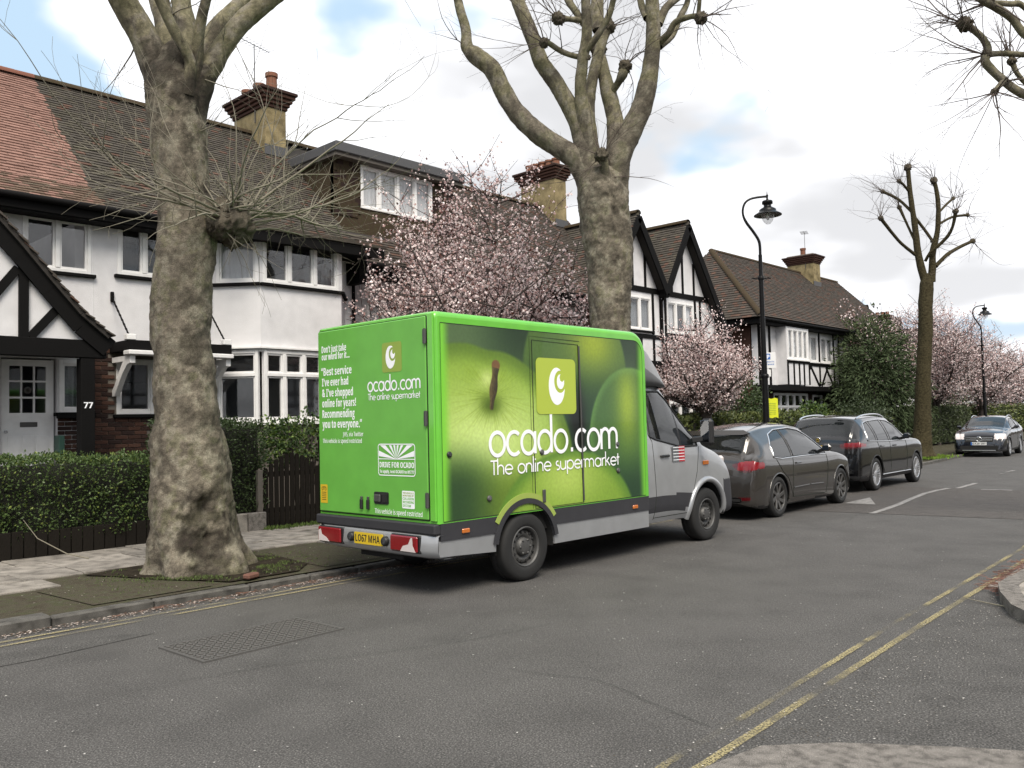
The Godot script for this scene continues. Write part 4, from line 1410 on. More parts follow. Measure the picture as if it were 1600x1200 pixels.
func house_gables() -> void:
	var h := thing("terraced_house", "half-timbered house pair with two sharp black and white gables", "house", Vector3.ZERO, 0.0, "terraced houses along the street")
	var z := -15.0
	shell(h, 19.75, 27.2, z, -23.0, 5.0, M.brick[1])
	# brick ground floor, white upper floor
	var mb := MB.new()
	var lo := [Rect2(20.3, 1.2, 1.9, 1.5), Rect2(23.4, 1.2, 2.0, 1.5), Rect2(26.0, 0.4, 0.95, 2.2)]
	mb.wall(at(0, 0, z - 0.1), 19.75, 27.2, 0.1, 3.35, lo, 0.25)
	part(h, "lower_wall", mb, M.brick[1])
	for q in lo.slice(0, 2): window(h, at(q.position.x, q.position.y, z - 0.1), q.size.x, q.size.y, {cols = 3, transom = 0.65})
	window(h, at(26.0, 0.4, z - 0.1), 0.95, 2.2, {cols = 1, sill = false})
	var wn := [Rect2(21.18, 4.42, 1.2, 1.05), Rect2(23.28, 4.42, 1.62, 1.05)]
	mb = MB.new()
	mb.wall(at(0, 0, z), 19.78, 26.3, 3.35, 5.75, wn, 0.25)
	part(h, "upper_wall", mb, M.render)
	window(h, at(wn[0].position.x, wn[0].position.y, z - 0.01), 1.2, 1.05, {cols = 2, curtain = "full", cmat = M.curtain_grey})
	window(h, at(wn[1].position.x, wn[1].position.y, z - 0.01), 1.62, 1.05, {cols = 3, curtain = "sides"})
	# two gable triangles
	for g in [[21.42, 7.9, 19.9, 22.9], [24.26, 8.06, 22.9, 25.62]]:
		mb = MB.new()
		mb.poly(v2([[g[2], 5.752], [g[3], 5.752], [g[0] + 0.05, g[1] - 0.06], [g[0] - 0.05, g[1] - 0.06]]), at(0, 0, z + 0.001), 0.2)
		part(h, "gable_panel", mb, M.render)
	# roofs: both ridges run back from the street
	var zb := -19.2; var zf := z + 0.32
	for g in [[21.42, 7.95, 19.55, 5.15], [21.42, 7.95, 22.88, 5.78], [24.26, 8.1, 22.86, 5.80], [24.26, 8.1, 26.85, 4.35]]:
		var a := Vector3(g[2], g[3], zf); var b := Vector3(g[0], g[1], zf)
		var bk := Vector3(0, 0, zb - zf)
		var right: bool = g[2] > g[0]
		if right: slope(h, a, a + bk, b + bk, b)
		else: slope(h, a + bk, a, b, b + bk)
		if right: tiles(h, a, Vector3(0, 0, -1), b - a, zf - zb, a.distance_to(b), dark_tint)
		else: tiles(h, a + bk, Vector3(0, 0, 1), b - a, zf - zb, a.distance_to(b), dark_tint)
		mb = MB.new()
		var dn := Vector3(0, -0.15, 0.012)
		mb.bar(a + dn, b + dn, 0.24, 0.05)
		part(h, "barge_board", mb, M.paint_black)
	ridge(h, Vector3(21.42, 7.99, zf), Vector3(21.42, 7.99, zb), M.ridge)
	ridge(h, Vector3(24.26, 8.14, zf), Vector3(24.26, 8.14, zb), M.ridge)
	# timbers
	stud(h, 19.8, 5.70, 22.9, 5.70, z + 0.002, 0.17, "rail")
	stud(h, 22.95, 5.70, 25.9, 5.70, z + 0.002, 0.17, "rail")
	stud(h, 19.8, 4.25, 25.98, 4.25, z + 0.002, 0.13, "rail")
	stud(h, 19.8, 3.42, 26.3, 3.42, z + 0.002, 0.16, "rail")
	for q in [[20.75, 5.79, 6.78], [21.42, 5.79, 7.6], [22.1, 5.79, 6.85], [23.6, 5.79, 6.95], [24.26, 5.79, 7.8], [24.95, 5.79, 6.85]]: stud(h, q[0], q[1], q[0], q[2], z, 0.10)
	for q in [20.3, 21.08, 22.48, 22.9, 23.18, 24.98, 25.3]: stud(h, q, 4.33, q, 5.61, z, 0.10)
	for q in [20.3, 21.08, 21.8, 22.48, 23.18, 24.1, 24.98, 25.6]: stud(h, q, 3.5, q, 4.18, z, 0.10)
	drainpipe(h, [Vector3(22.9, 5.7, zf - 0.05), Vector3(22.9, 5.4, z + 0.07), Vector3(22.9, 0.2, z + 0.07)])
	var hop := MB.new()
	hop.bx(22.78, 5.5, z + 0.05, 23.02, 5.78, z + 0.3, 0.03)
	part(h, "hopper", hop, M.paint_black)

func house_hipped() -> void:
	var h := thing("terraced_house", "half-timbered house with hipped brown roof behind the street lamp", "house", Vector3.ZERO, 0.0, "terraced houses along the street")
	var z := -16.0; var x0 := 31.3; var x1 := 46.0
	shell(h, x0, x1, z, -23.5, 5.4, M.brick[3])
	var up := [Rect2(35.4, 4.05, 1.5, 1.15), Rect2(37.2, 4.05, 1.3, 1.15), Rect2(41.0, 4.05, 2.2, 1.15)]
	var mb := MB.new()
	mb.wall(at(0, 0, z), x0, x1, 2.95, 5.6, up + [Rect2(32.98, 3.0, 1.94, 2.5)], 0.25)
	part(h, "upper_wall", mb, M.render)
	mb = MB.new()
	var lo := [Rect2(32.6, 1.2, 3.2, 1.45), Rect2(36.3, 0.4, 1.0, 2.2), Rect2(41.0, 1.2, 2.4, 1.4)]
	mb.wall(at(0, 0, z - 0.06), x0, x1, 0.1, 2.93, lo, 0.2)
	part(h, "lower_wall", mb, M.brick[2])
	window(h, at(32.6, 1.2, z - 0.06), 3.2, 1.45, {cols = 5, transom = 0.6})
	window(h, at(41.0, 1.2, z - 0.06), 2.4, 1.4, {cols = 4, transom = 0.6})
	window(h, at(36.3, 0.4, z - 0.06), 1.0, 2.2, {cols = 1, sill = false})
	for q in up: window(h, at(q.position.x, q.position.y, z - 0.01), q.size.x, q.size.y, {cols = 2 if q.size.x < 2 else 3, curtain = "full", sill_mat = M.paint_white})
	# oriel bay
	mb = MB.new()
	mb.wall(at(0, 0, z + 0.45), 32.9, 35.0, 2.98, 5.5, [Rect2(33.0, 4.02, 1.9, 1.25)], 0.1)
	mb.wall(Transform3D(yaw(-PI / 2), Vector3(32.9, 0, z)), 0.0, 0.35, 2.98, 5.5, [], 0.1)
	mb.wall(Transform3D(yaw(PI / 2), Vector3(35.0, 0, z + 0.35)), 0.0, 0.35, 2.98, 5.5, [], 0.1)
	part(h, "oriel", mb, M.render)
	window(h, at(33.0, 4.02, z + 0.44), 1.9, 1.25, {cols = 4, curtain = "full", sill_mat = M.paint_white})
	mb = MB.new()
	mb.bx(31.2, 2.72, z - 0.1, 39.2, 2.93, z + 0.5, 0.01)
	part(h, "jetty_beam", mb, M.paint_black)
	for q in [31.4, 32.3]: stud(h, q, 2.95, q, 5.5, z, 0.16)
	for q in [32.95, 33.5, 34.0, 34.45, 34.95]: stud(h, q, 2.98, q, 3.9, z + 0.45, 0.10)
	stud(h, 32.9, 3.92, 35.0, 3.92, z + 0.452, 0.12, "rail")
	stud(h, 35.05, 3.92, 46.0, 3.92, z + 0.002, 0.12, "rail")
	for q in [35.3, 37.05, 38.6, 39.2, 40.8, 43.4, 45.0]: stud(h, q, 3.0, q, 5.5, z, 0.12)
	for q in [[35.4, 3.0, 36.1, 3.85], [36.1, 3.85, 36.95, 3.0], [37.2, 3.0, 37.9, 3.85], [37.7, 3.85, 38.5, 3.0]]: stud(h, q[0], q[1], q[2], q[3], z, 0.11, "brace")
	# hipped roof
	var e0 := Vector3(30.7, 5.62, -15.5); var e1 := Vector3(46.6, 5.62, -15.5)
	var r0 := Vector3(33.2, 9.05, -19.0); var r1 := Vector3(46.6, 9.05, -19.0)
	var b0 := Vector3(30.7, 5.62, -22.5); var b1 := Vector3(46.6, 5.62, -22.5)
	slope(h, e0, e1, r1, r0)
	slope(h, b1, b0, r0, r1)
	mb = MB.new()
	mb.tri(b0, e0, r0)
	part(h, "hip_deck", mb, M.deck)
	var sl := e0.distance_to(Vector3(30.7, 9.05, -19.0))
	tiles(h, e0, Vector3.RIGHT, Vector3(0, 3.43, -3.5), 15.9, sl, brown_tint, func(u, v): return u > v * 2.5 / sl, 0.13, 0.21)
	var hl := Vector3(30.7, 5.62, -19.0).distance_to(r0)
	tiles(h, b0, Vector3(0, 0, 1), Vector3(2.5, 3.43, 0), 7.0, hl, brown_tint, func(u, v): return u > v * 3.5 / hl and u < 7.0 - v * 3.5 / hl, 0.13, 0.21)
	ridge(h, r0, r1, M.ridge)
	ridge(h, e0 + Vector3(0, 0.05, 0), r0 + Vector3(0, 0.02, 0), M.ridge)
	mb = MB.new()
	mb.bx(30.75, 5.35, -23.4, 46.6, 5.53, -15.54)
	part(h, "soffit", mb, M.paint_black)
	gutter(h, Vector3(30.7, 5.5, -15.44), Vector3(46.6, 5.5, -15.44))
	drainpipe(h, [Vector3(31.45, 5.5, -15.5), Vector3(31.35, 5.2, z + 0.07), Vector3(31.35, 0.2, z + 0.07)])
	chimney(h, Vector3(42.3, 8.3, -18.9), 0.8, 1.4, 1.15, 1, M.terracotta, true)
	# brick flank
	brickwork(h, 31.31, 31.39, 0.2, 0.5, z)

func houses_far() -> void:
	var sp := [[47.5, "far half-timbered house with dull roof beyond the dark conifer", 0.0], [64.5, "far white house beyond the large blossoming cherry", -0.10], [82.0, "farthest house at the end of the street by the second lamp", -0.12]]
	for k in sp.size():
		var q: Array = sp[k]
		var x: float = q[0]
		simple_house(q[1], Vector3(x, 0, kerb_z(x) - 8.0), 0.115, k == 0)
	# the terrace across the road, behind the viewpoint, which the front windows mirror
	simple_house("white terraced house across the road, mirrored in the front windows of the near houses", Vector3(2.0, 0, 12.5), PI, false)
	simple_house("white terraced house across the road, mirrored in the parked cars", Vector3(27.0, 0, 11.5), PI, false)

func simple_house(label: String, p: Vector3, turn: float, two: bool) -> void:
	var h := thing("terraced_house", label, "house", p, turn, "terraced houses along the street")
	var w := 15.0
	shell(h, 0, w, 0, -7.5, 5.4, M.brick[1])
	var holes := [Rect2(1.4, 1.1, 2.6, 1.6), Rect2(1.4, 3.7, 2.6, 1.4), Rect2(6.2, 3.7, 1.6, 1.4), Rect2(9.6, 1.1, 2.6, 1.6), Rect2(9.6, 3.7, 2.6, 1.4), Rect2(6.4, 0.4, 1.0, 2.2)]
	var mb := MB.new()
	mb.wall(Transform3D(), 0, w, 0.1, 5.5, holes, 0.3)
	part(h, "front_wall", mb, M.render)
	for r in holes: window(h, at(r.position.x, r.position.y, -0.02), r.size.x, r.size.y, {cols = 4 if r.size.x > 2 else 2 if r.size.x > 1.2 else 1, transom = 0.6, sash = 0.05, curtain = "full"})
	for sx in [0.1, 1.2, 4.3, 5.9, 8.2, 9.4, 12.5, 14.8]: stud(h, sx, 2.95, sx, 5.3, 0.0, 0.16)
	stud(h, 0.0, 2.9, w, 2.9, 0.002, 0.2, "rail")
	stud(h, 0.0, 3.5, w, 3.5, 0.002, 0.12, "rail")
	var e := Vector3(-0.4, 5.5, 0.5); var d := Vector3(w + 0.8, 0, 0); var r2 := Vector3(-0.4, 8.9, -3.6)
	slope(h, e, e + d, r2 + d, r2)
	slope(h, Vector3(w + 0.4, 5.5, -8.0), Vector3(-0.4, 5.5, -8.0), r2, r2 + d)
	tiles(h, e, Vector3.RIGHT, r2 - e, w + 0.8, e.distance_to(r2), brown_tint, null, 0.17, 0.28)
	ridge(h, r2, r2 + d, M.ridge)
	# two street gables
	for gx in [2.7, 10.9]:
		for s in [-1.0, 1.0]:
			var a := Vector3(gx + s * 2.2, 5.3, 0.75); var b := Vector3(gx, 8.0, 0.75); var bk := Vector3(0, 0, -3.8)
			if s > 0: slope(h, a, a + bk, b + bk, b)
			else: slope(h, a + bk, a, b, b + bk)
			if s > 0: tiles(h, a, Vector3(0, 0, -1), b - a, 3.8, a.distance_to(b), dark_tint, null, 0.17, 0.28)
			else: tiles(h, a + bk, Vector3(0, 0, 1), b - a, 3.8, a.distance_to(b), dark_tint, null, 0.17, 0.28)
		mb = MB.new()
		mb.poly(v2([[gx - 2.0, 5.35], [gx + 2.0, 5.35], [gx, 7.8]]), at(0, 0, 0.5), 0.2)
		part(h, "gable_panel", mb, M.render)
		for sx in [-0.9, 0.0, 0.9]: stud(h, gx + sx, 5.4, gx + sx, 7.5 - absf(sx) * 1.2, 0.5, 0.14)
	chimney(h, Vector3(7.2, 8.0, -3.6), 0.9, 1.5, 1.3, 4, M.terracotta)
	if two: chimney(h, Vector3(14.0, 8.0, -3.6), 0.9, 1.5, 1.3, 4, M.terracotta)

# ---------------------------------------------------------------- trees
func smooth_path(b: Array, step: float) -> Array:
	# Catmull-Rom through [x, y, z, r] nodes
	var P := PackedVector3Array(); var R := PackedFloat32Array()
	for i in b.size() - 1:
		var q := [b[maxi(i - 1, 0)], b[i], b[i + 1], b[mini(i + 2, b.size() - 1)]]
		var v := []
		for e in q: v.append(Vector3(e[0], e[1], e[2]))
		var n := maxi(1, int(v[1].distance_to(v[2]) / step))
		for k in n:
			var f := float(k) / n
			P.push_back(v[1].cubic_interpolate(v[2], v[0], v[3], f))
			R.push_back(lerpf(q[1][3], q[2][3], smoothstep(0.0, 1.0, f)))
	var l: Array = b[-1]
	P.push_back(Vector3(l[0], l[1], l[2])); R.push_back(l[3])
	return [P, R]

# a bough with a lumpy skin
func bark_color(w: Vector3, pl: float, r: float) -> Color:
	# plane bark: olive grey with paler fresh patches, brown old plates and some algae
	var a := fn.get_noise_3d(w.x * 2.7, w.y * 2.2 + 5.0, w.z * 2.7)
	var b := fn.get_noise_3d(w.x * 9.0 + 3.0, w.y * 7.0, w.z * 9.0)
	var c := Color(0.315, 0.275, 0.215) if r > 0.16 else Color(0.36, 0.325, 0.215)
	if pl > 0.06: c = c * 0.74
	if pl < -0.16: c = Color(0.37, 0.335, 0.26)
	if a > 0.14: c = c.lerp(Color(0.155, 0.135, 0.105), clampf((a - 0.14) * 5.0, 0, 0.8))
	if a < -0.15 and b > -0.05: c = c.lerp(Color(0.24, 0.24, 0.13), 0.35)
	if b > 0.22: c = c * 0.78
	# darker colour in the old hollows near the foot and the fork
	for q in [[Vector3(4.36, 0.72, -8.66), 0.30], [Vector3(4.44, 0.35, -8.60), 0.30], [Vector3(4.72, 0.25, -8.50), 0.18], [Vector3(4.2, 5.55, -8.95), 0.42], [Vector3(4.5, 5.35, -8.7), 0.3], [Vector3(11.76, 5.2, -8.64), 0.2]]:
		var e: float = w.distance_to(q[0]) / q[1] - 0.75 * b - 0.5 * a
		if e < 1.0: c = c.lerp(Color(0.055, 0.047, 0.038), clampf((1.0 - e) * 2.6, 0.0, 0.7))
	return c

func bough(b: Array, sides: int, step: float, lump: float, flare := 0.0, close := true, bumps := []) -> MB:
	var cols := PackedColorArray()
	var pr := smooth_path(b, step)
	var P: PackedVector3Array = pr[0]; var R: PackedFloat32Array = pr[1]
	var rows := []
	var A := Vector3.RIGHT
	for i in P.size():
		var t := (P[mini(i + 1, P.size() - 1)] - P[maxi(i - 1, 0)]).normalized()
		A = (A - t * A.dot(t))
		if A.length() < 0.05: A = t.cross(Vector3.BACK)
		A = A.normalized()
		var B := t.cross(A)
		var row := PackedVector3Array()
		for k in sides + 1:
			var an := TAU * (k % sides) / sides
			var dir := A * cos(an) + B * sin(an)
			var p := P[i] + dir * R[i]
			var q := p * 2.1
			var d := fn.get_noise_3d(q.x, q.y * 0.9, q.z) * lump + fn.get_noise_3d(q.x * 3.1, q.y * 2.6, q.z * 3.1) * lump * 0.42
			if flare > 0:
				var hgt := maxf(0.0, P[i].y - 0.1)
				d += flare * exp(-hgt * 4.2) * (0.35 + 0.65 * sin(an * 5.0 + 1.7 + 0.6 * sin(an * 2.0)))
				d += 0.10 * exp(-hgt * 1.3) * sin(an * 3.0 + 0.4)
			var w := P[i] + dir * R[i]
			for bp in bumps: 
				var e: float = w.distance_to(bp[0]) / bp[1]
				if e < 2.5: d += bp[2] * exp(-e * e) / R[i]
			# peeling plates: bark comes away in flat flakes a few millimetres thick
			var pl := fn.get_noise_3d(w.x * 5.0 + 7.0, w.y * 4.0, w.z * 5.0)
			d += (0.020 if pl > 0.06 else 0.0) * minf(1.0, 0.25 / R[i])
			d += 0.018 * fn.get_noise_3d(w.x * 2.0, w.y * 11.0, w.z * 2.0) * (1.0 if R[i] > 0.2 else 0.4)
			row.push_back(P[i] + dir * R[i] * (1.0 + d))
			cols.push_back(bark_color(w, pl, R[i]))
		rows.append(row)
	var mb := MB.new()
	mb.grid(rows, true)
	for i in cols.size(): mb.c[i] = cols[i]
	mb.col = Color(0.2, 0.18, 0.13)
	if close:
		var row: PackedVector3Array = rows[-1]
		for k in sides: mb.tri(P[-1], row[k], row[k + 1])
	return mb

func twig(mb: MB, p: Vector3, dir: Vector3, len: float, r: float, up: float, sub: int) -> void:
	var n := maxi(4, int(len / 0.16))
	var P := PackedVector3Array([p]); var R := PackedFloat32Array([r])
	var d := dir.normalized()
	var bend := Vector3(rng.randfn(0, 0.085), rng.randfn(0, 0.05) + up, rng.randfn(0, 0.085))
	for i in n:
		d = (d + bend + Vector3(rng.randfn(0, 0.09), rng.randfn(0, 0.09), rng.randfn(0, 0.09))).normalized()
		p += d * len / n
		P.push_back(p); R.push_back(maxf(r * (1.0 - 0.85 * (i + 1.0) / n), 0.0016))
	mb.tube(P, R, 4 if r > 0.006 else 3, false)
	for k in sub:
		var i := rng.randi_range(int(n * 0.25), n - 1)
		var sd := (P[i + 1] - P[i]).normalized()
		var off := Vector3(rng.randfn(0, 1), rng.randfn(0, 1), rng.randfn(0, 1)).cross(sd).normalized()
		twig(mb, P[i], sd * 0.75 + off * rng.randf_range(0.45, 0.95), len * rng.randf_range(0.22, 0.5), R[i] * 0.7, up, 0 if sub < 3 else 2)

func twig_spray(mb: MB, p: Vector3, out: Vector3, n: int, lmin: float, lmax: float, spread: float, up: float, sub: int, r := 0.0095) -> void:
	for k in n:
		var d := (out.normalized() + Vector3(rng.randfn(0, spread), rng.randfn(0, spread), rng.randfn(0, spread))).normalized()
		twig(mb, p + d * 0.04, d, rng.randf_range(lmin, lmax), r * rng.randf_range(0.6, 1.3), up, sub)

func knob(parent: Node3D, p: Vector3, r: float) -> void:
	var mb := MB.new()
	var rows := []
	for i in 15:
		var th := PI * i / 14.0
		var row := PackedVector3Array()
		for k in 21:
			var an := TAU * (k % 20) / 20.0
			var d := Vector3(sin(th) * cos(an), cos(th), sin(th) * sin(an))
			var q := p * 3.0 + d * 2.2
			row.push_back(p + d * r * (1.0 + 0.5 * fn.get_noise_3d(q.x, q.y, q.z) + 0.3 * fn.get_noise_3d(q.x * 3, q.y * 3, q.z * 3)))
		rows.append(row)
	mb.grid(rows, true, true)
	part(parent, "knob", mb, M.bark_dark)

func last_dir(b: Array) -> Vector3:
	var a: Array = b[-2]; var c: Array = b[-1]
	return Vector3(c[0] - a[0], c[1] - a[1], c[2] - a[2]).normalized()

func end_of(b: Array) -> Vector3:
	return Vector3(b[-1][0], b[-1][1], b[-1][2])

func plane_tree(data: Array, label: String, detail: int, twigs: int, twig_mat: Material, from: int, limb_mat: Material, bumps := []) -> Node3D:
	var t := thing("plane_tree", label, "tree", Vector3.ZERO, 0.0, "pollarded plane trees")
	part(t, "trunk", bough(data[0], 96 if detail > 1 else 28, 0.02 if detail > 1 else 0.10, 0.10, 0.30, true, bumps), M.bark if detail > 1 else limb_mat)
	var tw := MB.new()
	for i in range(1, data.size()):
		var b: Array = data[i]
		part(t, "limb", bough(b, 28 if detail > 1 else 12, 0.04 if detail > 1 else 0.15, 0.11), limb_mat)
		if i >= from:
			var e := end_of(b)
			knob(t, e, maxf(0.055, b[-1][3] * 1.45))
			twig_spray(tw, e, last_dir(b) + Vector3(0, 0.25, 0), twigs, 0.7, 1.9, 0.75, 0.02, 3 if detail > 1 else 2)
			# shoots along the limb
			for k in 3:
				var q: Array = b[rng.randi_range(0, b.size() - 1)]
				twig_spray(tw, Vector3(q[0], q[1], q[2]), Vector3(rng.randfn(0, 1), 0.6, rng.randfn(0, 1)), 1, 0.5, 1.3, 0.4, 0.02, 2)
	part(t, "twigs", tw, twig_mat).set_meta("kind", "stuff")
	return t

func build_trees() -> void:
	# tree nearest the camera, with the burr full of shoots half way up
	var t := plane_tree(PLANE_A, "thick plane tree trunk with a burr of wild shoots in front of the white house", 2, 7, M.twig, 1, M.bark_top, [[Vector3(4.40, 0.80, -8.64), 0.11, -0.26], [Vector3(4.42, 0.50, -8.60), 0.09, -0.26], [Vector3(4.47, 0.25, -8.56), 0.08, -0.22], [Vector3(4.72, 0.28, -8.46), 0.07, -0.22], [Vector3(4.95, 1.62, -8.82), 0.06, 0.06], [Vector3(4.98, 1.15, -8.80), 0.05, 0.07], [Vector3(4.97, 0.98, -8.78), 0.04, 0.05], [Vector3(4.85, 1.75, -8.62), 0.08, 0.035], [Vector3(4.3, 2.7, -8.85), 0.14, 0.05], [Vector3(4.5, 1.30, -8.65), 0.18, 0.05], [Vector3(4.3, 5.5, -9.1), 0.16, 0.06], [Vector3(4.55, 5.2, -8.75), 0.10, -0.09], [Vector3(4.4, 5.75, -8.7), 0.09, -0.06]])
	var mb := MB.new()
	var burr := Vector3(4.72, 3.98, -8.75)
	for q in [[-0.02, 0, -0.05, 0.22], [0.10, -0.03, 0.0, 0.18], [-0.10, -0.08, 0.06, 0.15], [0.19, -0.06, 0.0, 0.14], [0.06, -0.16, 0.02, 0.14], [-0.02, 0.10, 0.0, 0.15], [0.13, 0.08, -0.02, 0.13], [0.02, -0.05, 0.12, 0.13]]: knob(t, burr + Vector3(q[0], q[1], q[2]), q[3])
	for k in 20:
		var a := rng.randf_range(-1.0, 1.0)
		# mostly to the sides along the street, some up and out
		var d := Vector3(rng.randfn(0.25, 0.9), absf(rng.randfn(0.30, 0.40)), rng.randfn(0.15, 0.55))
		twig(mb, burr + Vector3(rng.randf_range(-0.2, 0.25), rng.randf_range(-0.1, 0.14), rng.randf_range(0.0, 0.15)), d, rng.randf_range(0.8, 2.5), rng.randf_range(0.008, 0.022), 0.035, 5)
	for k in 11:
		var d := Vector3(rng.randf_range(0.5, 1.0), rng.randf_range(0.05, 0.6), rng.randf_range(-0.7, 0.1))
		twig(mb, burr + Vector3(0.15, rng.randfn(0, 0.06), 0.05), d, rng.randf_range(1.6, 3.6), rng.randf_range(0.014, 0.026), 0.045, 8)
	for k in 7:
		var d := Vector3(-0.9, rng.randf_range(-0.15, 0.5), rng.randf_range(0.2, 0.9))
		twig(mb, burr + Vector3(-0.15, rng.randfn(0, 0.06), 0.12), d, rng.randf_range(1.5, 3.2), rng.randf_range(0.011, 0.019), 0.04, 7)
	for k in 7:
		twig(mb, burr + Vector3(rng.randfn(0.05, 0.1), -0.12, 0.12), Vector3(rng.randfn(0.3, 0.3), -0.7, 0.2), rng.randf_range(0.4, 1.0), 0.006, -0.01, 1)
	part(t, "burr_shoots", mb, M.twig).set_meta("kind", "stuff")
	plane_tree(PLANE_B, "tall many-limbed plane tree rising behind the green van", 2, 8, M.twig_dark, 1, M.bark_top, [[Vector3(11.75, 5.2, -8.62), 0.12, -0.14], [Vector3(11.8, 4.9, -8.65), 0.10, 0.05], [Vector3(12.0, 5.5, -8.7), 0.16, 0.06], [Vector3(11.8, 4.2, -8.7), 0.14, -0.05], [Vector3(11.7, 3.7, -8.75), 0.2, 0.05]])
	var dk := mat("weathered dark bark", lin(0.165, 0.158, 0.14), 0.93, {tex = T.bark, scale = 0.5, coarse = T.bark_fine, cscale = 1.4, bump = T.bump, bscale = 1.4, spec = 0.25})
	plane_tree(PLANE_C, "hard pollarded plane tree with bare stubs beyond the black cars", 1, 9, M.twig_dark, 1, dk)
	var dup_tree := plane_tree(PLANE_D, "plane tree on the near pavement reaching knobbly boughs in from the right", 2, 11, M.twig_dark, 1, M.bark_top)
	# two more of the same row across the road, which the upper windows mirror
	for q in [[Vector3(-20.5, 0, 5.2), "bare plane tree across the road, mirrored in the upper windows of the bay house"], [Vector3(-9.5, 0, 9.6), "bare plane tree across the road, mirrored in the windows of house 77"]]:
		var o := dup_tree.duplicate()
		o.name = numbered("plane_tree")
		add_child(o)
		o.position = q[0]
		o.set_meta("label", q[1])
	# cherries in blossom
	cherry("broad cherry tree in pale pink blossom behind the green van", Vector3(12.9, 0.1, -13.1), 1.3, 6, 2.9, 3.4, 44000, 1.05, 7.5, 101, 0.14, 0.90)
	cherry("small round cherry tree in dense blossom above the hedge behind the brown car", Vector3(21.4, 0.1, -12.6), 1.75, 6, 1.5, 1.6, 24000, 0.95, 4.75, 202, 0.16, 0.78)
	cherry("large cherry tree in blossom beyond the bare pollarded plane", Vector3(45.5, 0.1, -13.8), 1.8, 5, 3.6, 4.2, 20000, 1.3, 7.4, 303, 0.14, 0.8)
	cherry("cherry tree in blossom half hidden behind the bare pollarded plane", Vector3(41.0, 0.1, -15.2), 1.8, 5, 2.5, 3.6, 9000, 1.4, 7.2, 404)
	cherry("farthest cherry tree in blossom beside the second lamp", Vector3(62.0, 0.1, -16.0), 1.8, 5, 3.6, 4.0, 10000, 1.8, 6.6, 505)
	cherry("cherry tree in blossom at the far right end of the street", Vector3(80.0, 0.1, -18.5), 1.8, 5, 4.2, 4.2, 8000, 2.2, 6.4, 606)

# a blossoming cherry: forking limbs, upright sprays, blossom clusters along the sprays
func cherry(label: String, p: Vector3, fork: float, limbs: int, rad: float, hgt: float, blooms: int, size: float, top: float, sd: int, trunk_r := 0.14, pale := 0.85) -> void:
	var keep := rng.state
	rng.seed = sd
	var t := thing("cherry_tree", label, "tree", p, 0.0, "cherry trees in blossom")
	part(t, "trunk", bough([[0, -0.1, 0, trunk_r * 1.5], [0.02, 0.3, 0, trunk_r], [0.04, fork * 0.6, 0.03, trunk_r * 0.9], [0.0, fork, 0, trunk_r * 0.95], [0.02, fork + 0.25, 0, trunk_r * 0.6]], 14, 0.1, 0.12), M.cherry_bark)
	var tw := MB.new()
	var tips := []
	var center := Vector3(0, fork + (top - p.y - fork) * 0.42, 0)
	var vr := (top - p.y - fork) * 0.62
	for i in limbs + 3:
		var an := TAU * i / (limbs + 3.0) + rng.randf_range(-0.3, 0.3)
		var tilt := rng.randf_range(0.45, 1.25) if i < limbs else rng.randf_range(0.0, 0.3)
		var d := Vector3(cos(an) * tilt, 0.75, sin(an) * tilt).normalized()
		var q := Vector3(0, fork - rng.randf_range(0, 0.25), 0)
		var nodes := [[q.x, q.y, q.z, trunk_r * 0.55]]
		var L := rad * rng.randf_range(1.0, 1.35) if i < limbs else (top - p.y - fork) * rng.randf_range(0.7, 0.92)
		for k in 6:
			d = (d + Vector3(rng.randfn(0, 0.16), 0.05, rng.randfn(0, 0.16))).normalized()
			q += d * L / 6.0
			nodes.append([q.x, q.y, q.z, trunk_r * 0.5 * (1.0 - k / 7.0)])
		part(t, "limb", bough(nodes, 8, 0.2, 0.1), M.cherry_bark)
		for k in range(1, nodes.size()):
			for s in 6:
				var dd := (Vector3(rng.randfn(0, 0.8), rng.randf_range(-0.25, 0.9), rng.randfn(0, 0.8))).normalized()
				branchlet(tw, Vector3(nodes[k][0], nodes[k][1], nodes[k][2]), dd, rad * rng.randf_range(0.35, 0.8), trunk_r * 0.12, center, Vector3(rad, vr, rad), tips, 1)
	part(t, "branchlets", tw, M.cherry_bark).set_meta("kind", "stuff")
	# blossom: a cluster is a few crossed petals
	var mb := MB.new()
	for k in 4:
		var b := Basis.from_euler(Vector3(rng.randf() * TAU, rng.randf() * TAU, rng.randf() * TAU))
		var o := b.z * 0.35
		mb.quad(o + b * Vector3(-0.5, -0.35, 0.1), o + b * Vector3(0.5, -0.4, 0), o + b * Vector3(0.4, 0.4, 0.1), o + b * Vector3(-0.4, 0.4, 0))
	var ts := []; var cs := []
	for i in blooms:
		if tips.is_empty(): break
		var e: Array = tips[rng.randi() % tips.size()]
		var q: Vector3 = e[0].lerp(e[1], rng.randf()) + Vector3(rng.randfn(0, 0.03), rng.randfn(0, 0.03), rng.randfn(0, 0.03)) * (1.0 + size)
		var s := lerpf(0.014, 0.046, pow(rng.randf(), 1.6)) * size
		ts.append(Transform3D(Basis.from_euler(Vector3(rng.randf() * TAU, rng.randf() * TAU, 0)).scaled(Vector3(s, s, s)), q))
		var w := rng.randf() * pale
		if w < 0.66: cs.append(Color(0.92, 0.83, 0.81) * rng.randf_range(0.75, 1.12))
		elif w < 0.86: cs.append(Color(0.56, 0.39, 0.36) * rng.randf_range(0.7, 1.1))
		else: cs.append(Color(0.13, 0.055, 0.04) * rng.randf_range(0.7, 1.3))
	scatter(t, "blossom", mb.mesh(), M.petal, ts, cs).set_meta("kind", "stuff")
	rng.state = keep

